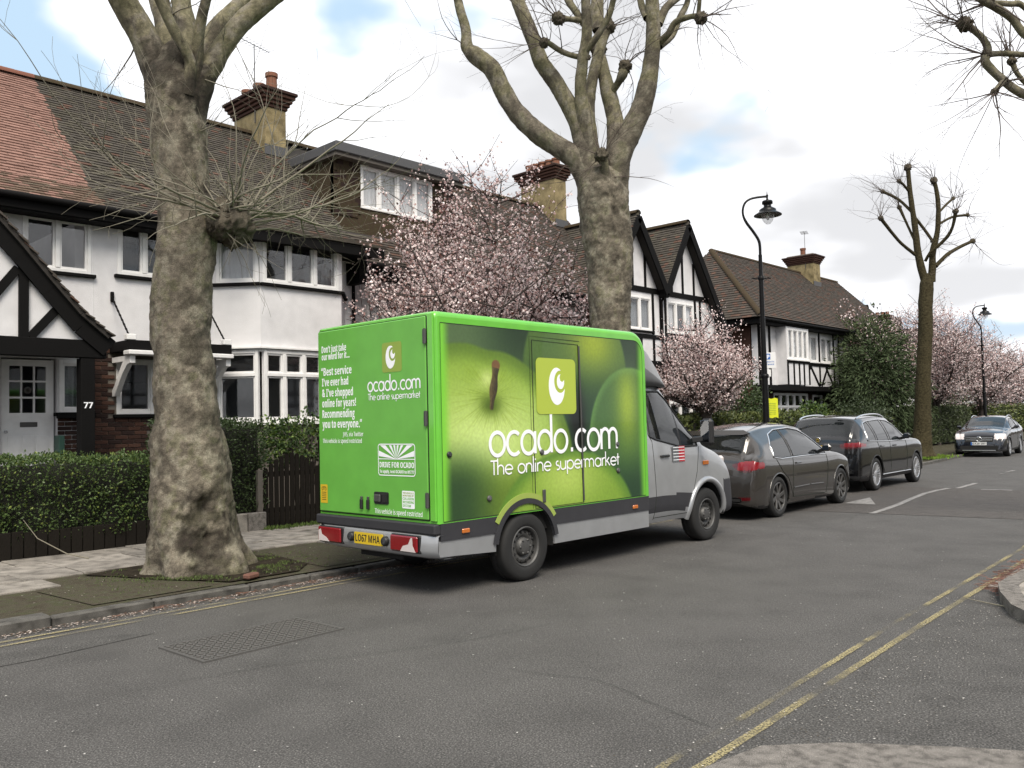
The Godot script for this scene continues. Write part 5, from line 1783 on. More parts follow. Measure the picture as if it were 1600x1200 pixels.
func branchlet(mb: MB, p: Vector3, d: Vector3, len: float, r: float, c: Vector3, ext: Vector3, tips: Array, depth: int) -> void:
	var n := 4
	var P := PackedVector3Array([p]); var R := PackedFloat32Array([r])
	for i in n:
		d = (d + Vector3(rng.randfn(0, 0.14), 0.08, rng.randfn(0, 0.14))).normalized()
		var q := p + d * len / n
		var e := (q - c) / ext
		if e.length() > 1.0 + 0.16 * fn.get_noise_3d(q.x * 1.6, q.y * 1.6, q.z * 1.6) * 3.0: break
		P.push_back(q); R.push_back(r * (1.0 - 0.7 * (i + 1.0) / n))
		tips.append([p, q])
		p = q
	if P.size() < 2: return
	mb.tube(P, R, 4, false)
	if depth > 0:
		for k in 4:
			var q := P[rng.randi_range(1, P.size() - 1)]
			branchlet(mb, q, (d * 0.5 + Vector3(rng.randfn(0, 0.7), rng.randf_range(0.0, 0.9), rng.randfn(0, 0.7))).normalized(), len * rng.randf_range(0.5, 0.8), r * 0.55, c, ext, tips, depth - 1)

# ---------------------------------------------------------------- hedges, shrubs, ground plants
func leaf_mesh(l: float, w: float) -> ArrayMesh:
	var mb := MB.new()
	mb.quad(Vector3(0, 0, 0), Vector3(w / 2, l * 0.5, 0.12 * l), Vector3(0, l, 0), Vector3(0, l * 0.5, -0.02 * l))
	mb.quad(Vector3(0, 0, 0), Vector3(0, l * 0.5, -0.02 * l), Vector3(0, l, 0), Vector3(-w / 2, l * 0.5, 0.12 * l))
	return mb.mesh()

func hedge(label: String, x0: float, x1: float, y0: float, y1: float, y1b: float, zf: float, zb: float, n: int, leaf: ArrayMesh, tint: Callable, called := "hedge", lump := 0.10) -> Node3D:
	var t := thing(called, label, "hedge" if called == "hedge" else "shrub", Vector3((x0 + x1) / 2, y0, (zf + zb) / 2))
	var cx := (x0 + x1) / 2; var cz := (zf + zb) / 2
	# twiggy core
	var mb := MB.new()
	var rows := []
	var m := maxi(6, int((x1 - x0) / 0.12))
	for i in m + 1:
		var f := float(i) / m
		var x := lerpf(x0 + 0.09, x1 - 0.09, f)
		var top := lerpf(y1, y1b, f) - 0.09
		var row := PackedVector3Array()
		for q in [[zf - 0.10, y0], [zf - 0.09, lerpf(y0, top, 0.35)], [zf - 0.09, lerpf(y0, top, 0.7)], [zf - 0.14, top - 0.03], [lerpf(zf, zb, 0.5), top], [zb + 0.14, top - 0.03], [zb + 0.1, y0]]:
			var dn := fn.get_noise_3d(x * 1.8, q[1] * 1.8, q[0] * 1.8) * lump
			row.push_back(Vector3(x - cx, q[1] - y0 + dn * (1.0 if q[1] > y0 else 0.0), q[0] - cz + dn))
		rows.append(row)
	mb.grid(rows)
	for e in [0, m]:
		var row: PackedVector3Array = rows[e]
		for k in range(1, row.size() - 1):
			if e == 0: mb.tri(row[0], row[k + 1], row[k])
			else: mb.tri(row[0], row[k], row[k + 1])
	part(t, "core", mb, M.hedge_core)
	var ts := []; var cs := []
	var af := (y1 - y0) * (x1 - x0); var at_ := (zf - zb) * (x1 - x0); var ae := (y1 - y0) * (zf - zb) * 2.0
	for i in n:
		var w := rng.randf() * (af * 1.15 + at_ + ae)
		var p: Vector3; var nn: Vector3
		if w < af * 1.15:
			p = Vector3(rng.randf_range(x0, x1), 0, zf)
			p.y = lerpf(y0 + 0.06, lerpf(y1, y1b, (p.x - x0) / (x1 - x0)), rng.randf())
			nn = Vector3(0, 0.25, 1)
		elif w < af * 1.15 + at_:
			p = Vector3(rng.randf_range(x0, x1), 0, rng.randf_range(zb, zf))
			p.y = lerpf(y1, y1b, (p.x - x0) / (x1 - x0))
			nn = Vector3(0, 1, 0.15)
		else:
			var s := rng.randf() < 0.5
			p = Vector3(x0 if s else x1, rng.randf_range(y0 + 0.06, y1 if s else y1b), rng.randf_range(zb, zf))
			nn = Vector3(-1 if s else 1, 0.3, 0)
		var d := fn.get_noise_3d(p.x * 1.8, p.y * 1.8, p.z * 1.8) * lump + fn.get_noise_3d(p.x * 7.0, p.y * 7.0, p.z * 7.0) * lump * 0.5 + rng.randf_range(-0.09, 0.02)
		if rng.randf() < 0.02: d += rng.randf_range(0.0, 0.07)
		# soften the top edge
		p += nn.normalized() * d
		var up := (nn.normalized() + Vector3(rng.randfn(0, 0.6), rng.randfn(0, 0.6) + 0.15, rng.randfn(0, 0.6))).normalized()
		var side := up.cross(Vector3(rng.randfn(0, 1), rng.randfn(0, 1), rng.randfn(0, 1))).normalized()
		var s2 := rng.randf_range(0.7, 1.25)
		ts.append(Transform3D(Basis(side, up, side.cross(up)).scaled(Vector3(s2, s2, s2)), p - Vector3(cx, y0, cz)))
		cs.append(tint.call(p))
	scatter(t, "leaves", leaf, M.leaf, ts, cs).set_meta("kind", "stuff")
	return t

func bush(label: String, c: Vector3, ext: Vector3, n: int, leaf: ArrayMesh, tint: Callable, mat_: Material, droop := 0.2, called := "shrub") -> void:
	var t := thing(called, label, "shrub", Vector3(c.x, 0.1, c.z))
	var o := Vector3(0, c.y - 0.1, 0)
	var mb := MB.new()
	for k in 5:
		var e := o + Vector3(rng.randfn(0, 0.4) * ext.x, rng.randf_range(0.0, 0.7) * ext.y, rng.randfn(0, 0.4) * ext.z)
		mb.tube(PackedVector3Array([Vector3(rng.randfn(0, 0.1), 0, rng.randfn(0, 0.1)), e * 0.5, e]), PackedFloat32Array([0.06, 0.045, 0.015]), 6)
	part(t, "stems", mb, M.cherry_bark)
	var ts := []; var cs := []
	for i in n:
		var d := Vector3(rng.randfn(0, 1), rng.randfn(0, 1), rng.randfn(0, 1)).normalized()
		var lump := 1.0 + 0.42 * fn.get_noise_3d(d.x * 2.2 + c.x, d.y * 2.2 + c.y, d.z * 2.2 + c.z) * 1.8
		var r := pow(rng.randf(), 0.33) * lump
		var p := o + Vector3(d.x * ext.x, d.y * ext.y, d.z * ext.z) * r
		if p.y < 0.02: continue
		if fn.get_noise_3d(p.x * 1.7 + 9.0, p.y * 1.7, p.z * 1.7) < -0.22: continue
		var up := (d + Vector3(rng.randfn(0, 0.5), rng.randfn(0, 0.5) - droop, rng.randfn(0, 0.5))).normalized()
		var side := up.cross(Vector3(rng.randfn(0, 1), rng.randfn(0, 1), rng.randfn(0, 1))).normalized()
		var s2 := rng.randf_range(0.7, 1.35)
		ts.append(Transform3D(Basis(side, up, side.cross(up)).scaled(Vector3(s2, s2, s2)), p))
		cs.append(tint.call(p))
	scatter(t, "leaves", leaf, mat_, ts, cs).set_meta("kind", "stuff")

func privet(p: Vector3) -> Color:
	var b := rng.randf_range(0.6, 1.35)
	if rng.randf() < 0.10: return Color(0.16, 0.20, 0.05) * b
	return Color(0.078, 0.120, 0.040) * b

func box_green(p: Vector3) -> Color:
	return Color(0.052, 0.078, 0.030) * rng.randf_range(0.6, 1.4)

func ivy_green(p: Vector3) -> Color:
	var b := rng.randf_range(0.6, 1.3)
	return Color(0.13, 0.19, 0.04) * b if rng.randf() < 0.35 else Color(0.05, 0.085, 0.028) * b

func olive_green(p: Vector3) -> Color:
	var b := rng.randf_range(0.6, 1.35)
	return Color(0.14, 0.16, 0.05) * b if rng.randf() < 0.4 else Color(0.07, 0.09, 0.032) * b

func yew_green(p: Vector3) -> Color:
	return Color(0.050, 0.070, 0.032) * rng.randf_range(0.5, 1.5)

func cypress_green(p: Vector3) -> Color:
	return Color(0.075, 0.095, 0.046) * rng.randf_range(0.5, 1.5)

func build_hedges() -> void:
	var small := leaf_mesh(0.045, 0.026)
	var mid := leaf_mesh(0.06, 0.04)
	var big := leaf_mesh(0.10, 0.06)
	var needle := leaf_mesh(0.22, 0.07)
	hedge("clipped dark privet hedge in front of the house numbered 77", -1.5, 5.32, 0.22, 1.46, 1.30, -11.86, -12.75, 24000, small, privet)
	hedge("taller clipped hedge block between the plane tree and the black gate", 5.62, 7.02, 0.35, 1.80, 1.74, -11.86, -12.9, 9000, small, box_green)
	bush("sprawling bright ivy bush over the black garden gate", Vector3(8.1, 1.42, -12.65), Vector3(1.0, 0.42, 0.5), 4500, mid, ivy_green, M.leaf)
	# along the street beyond the van
	var kz := func(x): return kerb_z(x) - 4.1
	hedge("long loose olive green hedge behind the brown hatchback", 13.5, 27.5, 0.15, 1.62, 1.72, kz.call(20.0) + 0.35, kz.call(20.0) - 0.7, 15000, big, olive_green, "hedge", 0.22)
	hedge("rough garden hedge behind the black estate car", 27.6, 38.0, 0.15, 1.75, 1.5, -13.2, -14.2, 7000, big, olive_green, "hedge", 0.3)
	bush("dark green bush at the corner of the half-timbered gables", Vector3(25.6, 1.9, -13.8), Vector3(1.3, 1.0, 0.9), 4500, big, box_green, M.leaf)
	bush("dark leaning conifer spreading over the garden behind the black estate car", Vector3(38.9, 2.7, -14.2), Vector3(2.6, 2.3, 1.9), 11000, needle, yew_green, M.leaf_dull, 0.6)
	bush("grey green conifer crown rising behind the dark leaning conifer", Vector3(40.2, 4.6, -15.0), Vector3(2.0, 1.6, 1.5), 4500, needle, cypress_green, M.leaf_dull, 0.3)
	bush("low dark laurel below the leaning conifer", Vector3(34.2, 1.2, -13.2), Vector3(2.2, 1.1, 0.9), 6000, big, yew_green, M.leaf)
	bush("bright tuft of yellow green leaves in the hedge by the lamp post", Vector3(29.5, 1.75, -13.1), Vector3(0.7, 0.35, 0.5), 1500, big, ivy_green, M.leaf)
	hedge("square trimmed hedge beyond the third plane tree", 36.5, 50.5, 0.15, 1.85, 1.95, -13.6, -14.8, 12000, big, cypress_green, "hedge", 0.12)
	bush("round topped evergreen shrub rising from the trimmed hedge", Vector3(51.0, 2.0, -15.0), Vector3(1.5, 1.9, 1.2), 6000, big, cypress_green, M.leaf_dull)
	hedge("far low green hedge at the right end of the street", 53.0, 90.0, 0.15, 1.9, 2.2, -16.6, -18.4, 8000, leaf_mesh(0.2, 0.14), olive_green, "hedge", 0.3)
	# weeds and moss round the nearest tree
	var ts := []; var cs := []
	var blade := leaf_mesh(0.06, 0.018)
	for i in 5200:
		var an := rng.randf() * TAU
		var r := 0.46 + absf(rng.randfn(0, 0.30))
		var p := Vector3(4.72 + r * cos(an) * 1.1, 0.098, -9.05 + r * sin(an) * 0.95)
		if p.z > -8.16 or fn.get_noise_2d(p.x * 2.2, p.z * 2.2) < -0.02: continue
		var up := Vector3(rng.randfn(0, 0.5), 1, rng.randfn(0, 0.5)).normalized()
		var side := up.cross(Vector3(rng.randfn(0, 1), 0, rng.randfn(0, 1))).normalized()
		ts.append(Transform3D(Basis(side, up, side.cross(up)) * rng.randf_range(0.25, 0.6), p))
		cs.append(Color(0.085, 0.115, 0.038) * rng.randf_range(0.6, 1.4))
	for i in 2600:
		var p := Vector3(31.6 + rng.randfn(0, 0.7), 0.104, -10.2 + rng.randfn(0, 0.4))
		var up := Vector3(rng.randfn(0, 0.5), 1, rng.randfn(0, 0.5)).normalized()
		var side := up.cross(Vector3(rng.randfn(0, 1), 0, rng.randfn(0, 1))).normalized()
		ts.append(Transform3D(Basis(side, up, side.cross(up)) * rng.randf_range(1.0, 2.0), p))
		cs.append(Color(0.13, 0.21, 0.03) * rng.randf_range(0.6, 1.4))
	for i in 500:
		var x := rng.randf_range(6.9, 8.4)
		var p := Vector3(x, 0.1, -11.8 + absf(rng.randfn(0, 0.08)))
		var up := Vector3(rng.randfn(0, 0.5), 1, rng.randfn(0, 0.5)).normalized()
		var side := up.cross(Vector3(rng.randfn(0, 1), 0, rng.randfn(0, 1))).normalized()
		ts.append(Transform3D(Basis(side, up, side.cross(up)) * rng.randf_range(0.6, 1.4), p))
		cs.append(Color(0.08, 0.12, 0.03) * rng.randf_range(0.6, 1.4))
	var o := scatter(self, "weeds", blade, M.leaf_dull, ts, cs)
	o.set_meta("kind", "stuff")
	o.set_meta("label", "low green weeds growing round the tree bases")

# ---------------------------------------------------------------- vehicle tools
func pchip(keys: Array, col: int, x: float) -> float:
	var n := keys.size()
	if x <= keys[0][0]: return keys[0][col]
	if x >= keys[n - 1][0]: return keys[n - 1][col]
	var i := 0
	while x > keys[i + 1][0]: i += 1
	var h: float = keys[i + 1][0] - keys[i][0]
	var s := func(k: int) -> float: return (keys[k + 1][col] - keys[k][col]) / (keys[k + 1][0] - keys[k][0])
	var m := func(k: int) -> float:
		if k == 0: return s.call(0)
		if k == n - 1: return s.call(n - 2)
		var a: float = s.call(k - 1); var b: float = s.call(k)
		return 0.0 if a * b <= 0 else 2.0 * a * b / (a + b)
	var t: float = (x - keys[i][0]) / h
	var t2: float = t * t; var t3: float = t2 * t
	return (2 * t3 - 3 * t2 + 1) * keys[i][col] + (t3 - 2 * t2 + t) * h * m.call(i) + (-2 * t3 + 3 * t2) * keys[i + 1][col] + (t3 - t2) * h * m.call(i + 1)

# half cross-section of a body at station x, bottom to roof centre; keys rows: x, top, half width, half width at the roof edge, belt height, bottom, crown
func section(keys: Array, x: float) -> PackedVector2Array:
	var yt := pchip(keys, 1, x); var wb := pchip(keys, 2, x); var wt := pchip(keys, 3, x); var ye := pchip(keys, 4, x); var y0 := pchip(keys, 5, x); var cr := pchip(keys, 6, x)
	var hh := maxf(yt - y0, 0.02)
	ye = minf(ye, yt - minf(0.09, hh * 0.25))
	var e := minf(0.075, (yt - ye) * 0.45)
	var c := [Vector2(wb * 0.93, y0), Vector2(wb * 0.985, y0 + hh * 0.10), Vector2(wb, lerpf(y0, ye, 0.5)), Vector2(wb * 0.985, ye), Vector2(lerpf(wb * 0.985, wt, 0.42), lerpf(ye, yt, 0.5)), Vector2(wt, yt - e), Vector2(wt * 0.86, yt - e * 0.12), Vector2(wt * 0.45, yt + cr * 0.8), Vector2(0, yt + cr)]
	var cnt := [4, 10, 18, 16, 16, 8, 10, 14]
	var o := PackedVector2Array()
	for i in c.size() - 1:
		var a: Vector2 = c[maxi(i - 1, 0)]; var d: Vector2 = c[mini(i + 2, c.size() - 1)]
		if i == c.size() - 2: d = Vector2(-c[i].x, c[i].y)
		for k in cnt[i]: o.push_back(c[i].cubic_interpolate(c[i + 1], a, d, float(k) / cnt[i]))
	o.push_back(c[-1])
	return o

func stations(keys: Array, step: float) -> PackedFloat32Array:
	var o := PackedFloat32Array()
	for i in keys.size() - 1:
		var dx: float = keys[i + 1][0] - keys[i][0]; var dy: float = keys[i + 1][1] - keys[i][1]; var dw: float = keys[i + 1][2] - keys[i][2]
		var n := maxi(1, int(ceil(Vector3(dx, dy, dw).length() / step)))
		for k in n: o.push_back(keys[i][0] + dx * k / n)
	o.push_back(keys[-1][0])
	return o

# the point of the right flank at (x, y)
func flank(keys: Array, x: float, y: float) -> Vector3:
	var s := section(keys, x)
	for i in s.size() - 1:
		if s[i + 1].y >= y or i == s.size() - 2:
			var f := clampf((y - s[i].y) / maxf(s[i + 1].y - s[i].y, 1e-4), 0, 1)
			return Vector3(x, y, lerpf(s[i].x, s[i + 1].x, f))
	return Vector3(x, y, s[0].x)

# body skin cut into parts: cls(x, y, z, column) names the part of a patch, "" leaves it out
func body(parent: Node3D, keys: Array, step: float, cls: Callable, mats: Dictionary) -> void:
	var xs := stations(keys, step)
	var rows := []
	for x in xs:
		var s := section(keys, x)
		var row := PackedVector3Array()
		for p in s: row.push_back(Vector3(x, p.y, p.x))
		for k in range(s.size() - 2, -1, -1): row.push_back(Vector3(x, s[k].y, -s[k].x))
		rows.append(row)
	var whole := MB.new()
	whole.grid(rows, false, true)
	var nc: int = rows[0].size()
	var half := (nc - 1) / 2
	var out := {}
	for i in rows.size() - 1:
		for j in nc - 1:
			var a: int = i * nc + j
			var q := (whole.v[a] + whole.v[a + nc + 1]) * 0.5
			var col := j if j < half else nc - 2 - j
			var id: String = cls.call(q.x, q.y, q.z, col)
			if id == "": continue
			if not out.has(id): out[id] = MB.new()
			var mb: MB = out[id]
			var b := mb.v.size()
			for k in [a, a + 1, a + nc + 1, a + nc]: mb.push(whole.v[k], whole.n[k])
			mb.ix.append_array([b, b + 1, b + 2, b, b + 2, b + 3])
	for id in out:
		var called: String = id.split("|")[0]
		part(parent, called, out[id], mats[called])
	# closed ends and floor
	var mb := MB.new()
	for e in [0, rows.size() - 1]:
		var row: PackedVector3Array = rows[e]
		var c := Vector3(row[0].x, (row[0].y + row[half].y) * 0.5, 0)
		for k in nc - 1:
			if e == 0: mb.tri(c, row[k + 1], row[k])
			else: mb.tri(c, row[k], row[k + 1])
		if e == 0: mb.tri(c, row[0], row[nc - 1])
		else: mb.tri(c, row[nc - 1], row[0])
	for i in rows.size() - 1:
		var r0: PackedVector3Array = rows[i]; var r1: PackedVector3Array = rows[i + 1]
		var up := Vector3(0, 0.02, 0)
		mb.quad(r0[nc - 1] + up, r1[nc - 1] + up, r1[0] + up, r0[0] + up)
	part(parent, "underbody", mb, M.under)

func arc_pts(cx: float, cy: float, r: float, a0: float, a1: float, n: int) -> PackedVector2Array:
	var o := PackedVector2Array()
	for k in n + 1:
		var a := lerpf(a0, a1, float(k) / n)
		o.push_back(Vector2(cx + r * cos(a), cy + r * sin(a)))
	return o

func wheel(parent: Node3D, p: Vector3, r: float, w: float, kind: String, side: float) -> void:
	var n := node(parent, "wheel", Transform3D(Basis(Vector3.RIGHT, PI / 2) if side > 0 else Basis(Vector3.RIGHT, -PI / 2), p))
	var rr := r * (0.60 if kind == "steel" else 0.71)
	var h := w / 2
	var mb := MB.new()
	mb.lathe(v2([[rr - 0.01, -h * 0.8], [rr + 0.03, -h], [r - 0.05, -h * 1.0], [r - 0.012, -h * 0.86], [r, -h * 0.6], [r, -0.02], [r - 0.008, -0.018], [r - 0.008, -0.008], [r, -0.006], [r, h * 0.6], [r - 0.012, h * 0.86], [r - 0.05, h * 1.0], [rr + 0.035, h], [rr + 0.01, h * 0.93], [rr - 0.012, h * 0.80]]), Transform3D(), 44)
	part(n, "tyre", mb, M.rubber)
	mb = MB.new()
	mb.lathe_hard(v2([[rr, h * 0.86], [rr - 0.012, h * 0.92], [rr - 0.026, h * 0.80], [rr - 0.035, h * 0.3]]), Transform3D(), 40)
	var rm: Material = {"steel": M.rim_steel, "swirl": M.rim_grey, "fan": M.rim_bright}[kind]
	part(n, "rim", mb, rm)
	if kind == "steel":
		mb = MB.new()
		mb.lathe(v2([[rr - 0.034, h * 0.30], [rr - 0.05, h * 0.52], [rr - 0.085, h * 0.60], [0.105, h * 0.35], [0.095, h * 0.38], [0.09, h * 0.75], [0.06, h * 0.85], [0.0, h * 0.86]]), Transform3D(), 40)
		part(n, "disc", mb, M.rim_steel)
		for k in 14:
			var a := TAU * k / 14
			mb = MB.new()
			mb.box(Transform3D(yaw(a), Vector3(cos(a) * (rr - 0.058), h * 0.575, -sin(a) * (rr - 0.058))), Vector3(0.034, 0.02, 0.022), 0.006)
			part(n, "vent_slot", mb, M.under)
		for k in 6:
			var a := TAU * k / 6
			mb = MB.new()
			mb.lathe(v2([[0.013, 0], [0.013, 0.02], [0.0, 0.022]]), at(cos(a) * 0.075, h * 0.72, -sin(a) * 0.075), 6)
			part(n, "wheel_nut", mb, M.rim_steel)
	else:
		mb = MB.new()
		mb.lathe_hard(v2([[rr - 0.03, h * 0.25], [0.0, h * 0.25]]), Transform3D(), 32)
		part(n, "brake", mb, M.under)
		var ns := 8 if kind == "swirl" else 20
		for k in ns:
			var a := TAU * k / ns
			var tw := 0.30 if kind == "swirl" else 0.0
			var b := Vector3(cos(a) * 0.05, h * 0.62, -sin(a) * 0.05)
			var c := Vector3(cos(a + tw) * (rr - 0.018), h * 0.80, -sin(a + tw) * (rr - 0.018))
			mb = MB.new()
			mb.bar(b, c, 0.055 if kind == "swirl" else 0.017, 0.022, Vector3.UP, 0.004)
			part(n, "spoke", mb, rm)
		mb = MB.new()
		mb.lathe(v2([[0.075, h * 0.5], [0.07, h * 0.72], [0.05, h * 0.78], [0.0, h * 0.78]]), Transform3D(), 20)
		part(n, "hub", mb, rm)

# lettering: measured so that it starts at the left end of the base line and fills the given width
func lettering(parent: Node3D, txt: String, bold: bool, t: Transform3D, width: float, cap: float, m: Material, called := "lettering") -> void:
	var mk := func(s: String) -> TextMesh:
		var tm := TextMesh.new()
		tm.text = s; tm.font = font(bold); tm.font_size = 48; tm.pixel_size = 0.01; tm.depth = 0.001; tm.curve_step = 1.0
		tm.horizontal_alignment = HORIZONTAL_ALIGNMENT_LEFT
		return tm
	var tm: TextMesh = mk.call(txt)
	var bb := tm.get_aabb()
	var hb: AABB = mk.call("H").get_aabb()
	var sx := width / maxf(bb.size.x, 0.01); var sy := cap / maxf(hb.size.y, 0.01)
	part(parent, called, tm, m, t * Transform3D(Basis().scaled(Vector3(sx, sy, 1.0)), Vector3(-bb.position.x * sx, -hb.position.y * sy, 0)))

# round geometric letters drawn as strokes; unit = x-height
func glyph(ch: String) -> Array:
	var O := func(cx: float, a0: float, a1: float, rx := 0.5) -> PackedVector2Array:
		var o := PackedVector2Array()
		for k in 33:
			var a := deg_to_rad(lerpf(a0, a1, k / 32.0))
			o.push_back(Vector2(cx + rx * cos(a), 0.5 + 0.5 * sin(a)))
		return o
	var L := func(a: Array) -> PackedVector2Array: return v2(a)
	var arch := func(x0: float, x1: float) -> PackedVector2Array:
		var o := PackedVector2Array([Vector2(x0, 0)])
		o.append_array(arc_pts((x0 + x1) / 2, 1.0 - (x1 - x0) / 2, (x1 - x0) / 2, PI, 0, 14))
		o.push_back(Vector2(x1, 0))
		return o
	match ch:
		"o": return [1.18, O.call(0.5, 0, 360)]
		"c": return [1.02, O.call(0.5, 48, 312)]
		"e": return [1.14, O.call(0.5, 0, 315), L.call([[0.0, 0.5], [1.0, 0.5]])]
		"a": return [1.25, O.call(0.5, 0, 360), L.call([[1.0, 0], [1.0, 1.0]])]
		"d": return [1.25, O.call(0.5, 0, 360), L.call([[1.0, 0], [1.0, 1.75]])]
		"p": return [1.20, O.call(0.5, 0, 360), L.call([[0.0, -0.6], [0.0, 1.0]])]
		".": return [0.55, L.call([[0.2, -0.02], [0.2, 0.17]])]
		"m": return [1.68, L.call([[0, 0], [0, 1]]), arch.call(0.0, 0.7), arch.call(0.7, 1.4)]
		"n": return [1.02, L.call([[0, 0], [0, 1]]), arch.call(0.0, 0.78)]
		"h": return [1.02, L.call([[0, 0], [0, 1.75]]), arch.call(0.0, 0.78)]
		"u":
			var q := PackedVector2Array([Vector2(0, 1)])
			q.append_array(arc_pts(0.39, 0.39, 0.39, PI, TAU, 14))
			q.push_back(Vector2(0.78, 1))
			return [1.05, q, L.call([[0.78, 0], [0.78, 1]])]
		"r":
			var q := PackedVector2Array([Vector2(0, 0), Vector2(0, 0.6)])
			q.append_array(arc_pts(0.38, 0.6, 0.38, PI, PI * 0.42, 8))
			return [0.60, q, L.call([[0, 0.5], [0, 1]])]
		"l": return [0.30, L.call([[0, 0], [0, 1.75]])]
		"i": return [0.30, L.call([[0, 0], [0, 1]]), L.call([[0, 1.32], [0, 1.48]])]
		"t": return [0.55, L.call([[0.16, 0], [0.16, 1.42]]), L.call([[-0.08, 0.95], [0.42, 0.95]])]
		"k": return [0.90, L.call([[0, 0], [0, 1.75]]), L.call([[0, 0.42], [0.62, 1.0]]), L.call([[0.22, 0.6], [0.72, 0.0]])]
		"T": return [0.95, L.call([[0.45, 0], [0.45, 1.55]]), L.call([[0, 1.5], [0.9, 1.5]])]
		"s":
			var q := arc_pts(0.28, 0.74, 0.24, 0.35 * PI, 1.5 * PI, 12)
			q.append_array(arc_pts(0.28, 0.25, 0.25, 0.5 * PI, -0.7 * PI, 12))
			return [0.72, q]
	return [0.62]

func strokes(parent: Node3D, txt: String, t: Transform3D, width: float, xh: float, sw: float, m: Material) -> void:
	var tot := 0.0
	for ch in txt: tot += glyph(ch)[0]
	var sx := width / (tot - 0.15)
	var x := 0.0
	for ch in txt:
		var g := glyph(ch)
		if g.size() > 1:
			var mb := MB.new()
			for i in range(1, g.size()):
				var q := PackedVector2Array()
				for p in g[i]: q.push_back(Vector2((x + p.x) * sx, p.y * xh))
				var closed := q.size() > 30 and q[0].distance_to(q[-1]) < 1e-4
				if closed: q.remove_at(q.size() - 1)
				mb.ribbon(q, sw, t * at(0, 0, 0.0002 * i), closed)
			part(parent, "letter", mb, m)
		x += g[0]

func ellipse(cx: float, cy: float, rx: float, ry: float) -> PackedVector2Array:
	var o := PackedVector2Array()
	for k in 40: o.push_back(Vector2(cx + rx * cos(TAU * k / 40), cy + ry * sin(TAU * k / 40)))
	return o

# swirl emblem: a crescent with a smaller crescent inside, in a box of unit height
func swirl(parent: Node3D, t: Transform3D, s: float, m: Material) -> void:
	var k := s / 210.0
	var e := func(x: float, y: float, rx: float, ry: float) -> PackedVector2Array: return ellipse((x - 622) * k, (413 - y) * k, rx * k, ry * k)
	var mb := MB.new()
	for p in Geometry2D.clip_polygons(e.call(622, 413, 69, 105), e.call(651, 387, 51, 63)): mb.poly(p, t, 0.001)
	for p in Geometry2D.clip_polygons(e.call(655, 387, 32, 42), e.call(668, 364, 20, 23)): mb.poly(p, t, 0.001)
	part(parent, "emblem", mb, m)

func rounded(x0: float, y0: float, x1: float, y1: float, r: float) -> PackedVector2Array:
	var o := arc_pts(x1 - r, y1 - r, r, 0, PI / 2, 6)
	o.append_array(arc_pts(x0 + r, y1 - r, r, PI / 2, PI, 6))
	o.append_array(arc_pts(x0 + r, y0 + r, r, PI, PI * 1.5, 6))
	o.append_array(arc_pts(x1 - r, y0 + r, r, PI * 1.5, TAU, 6))
	return o

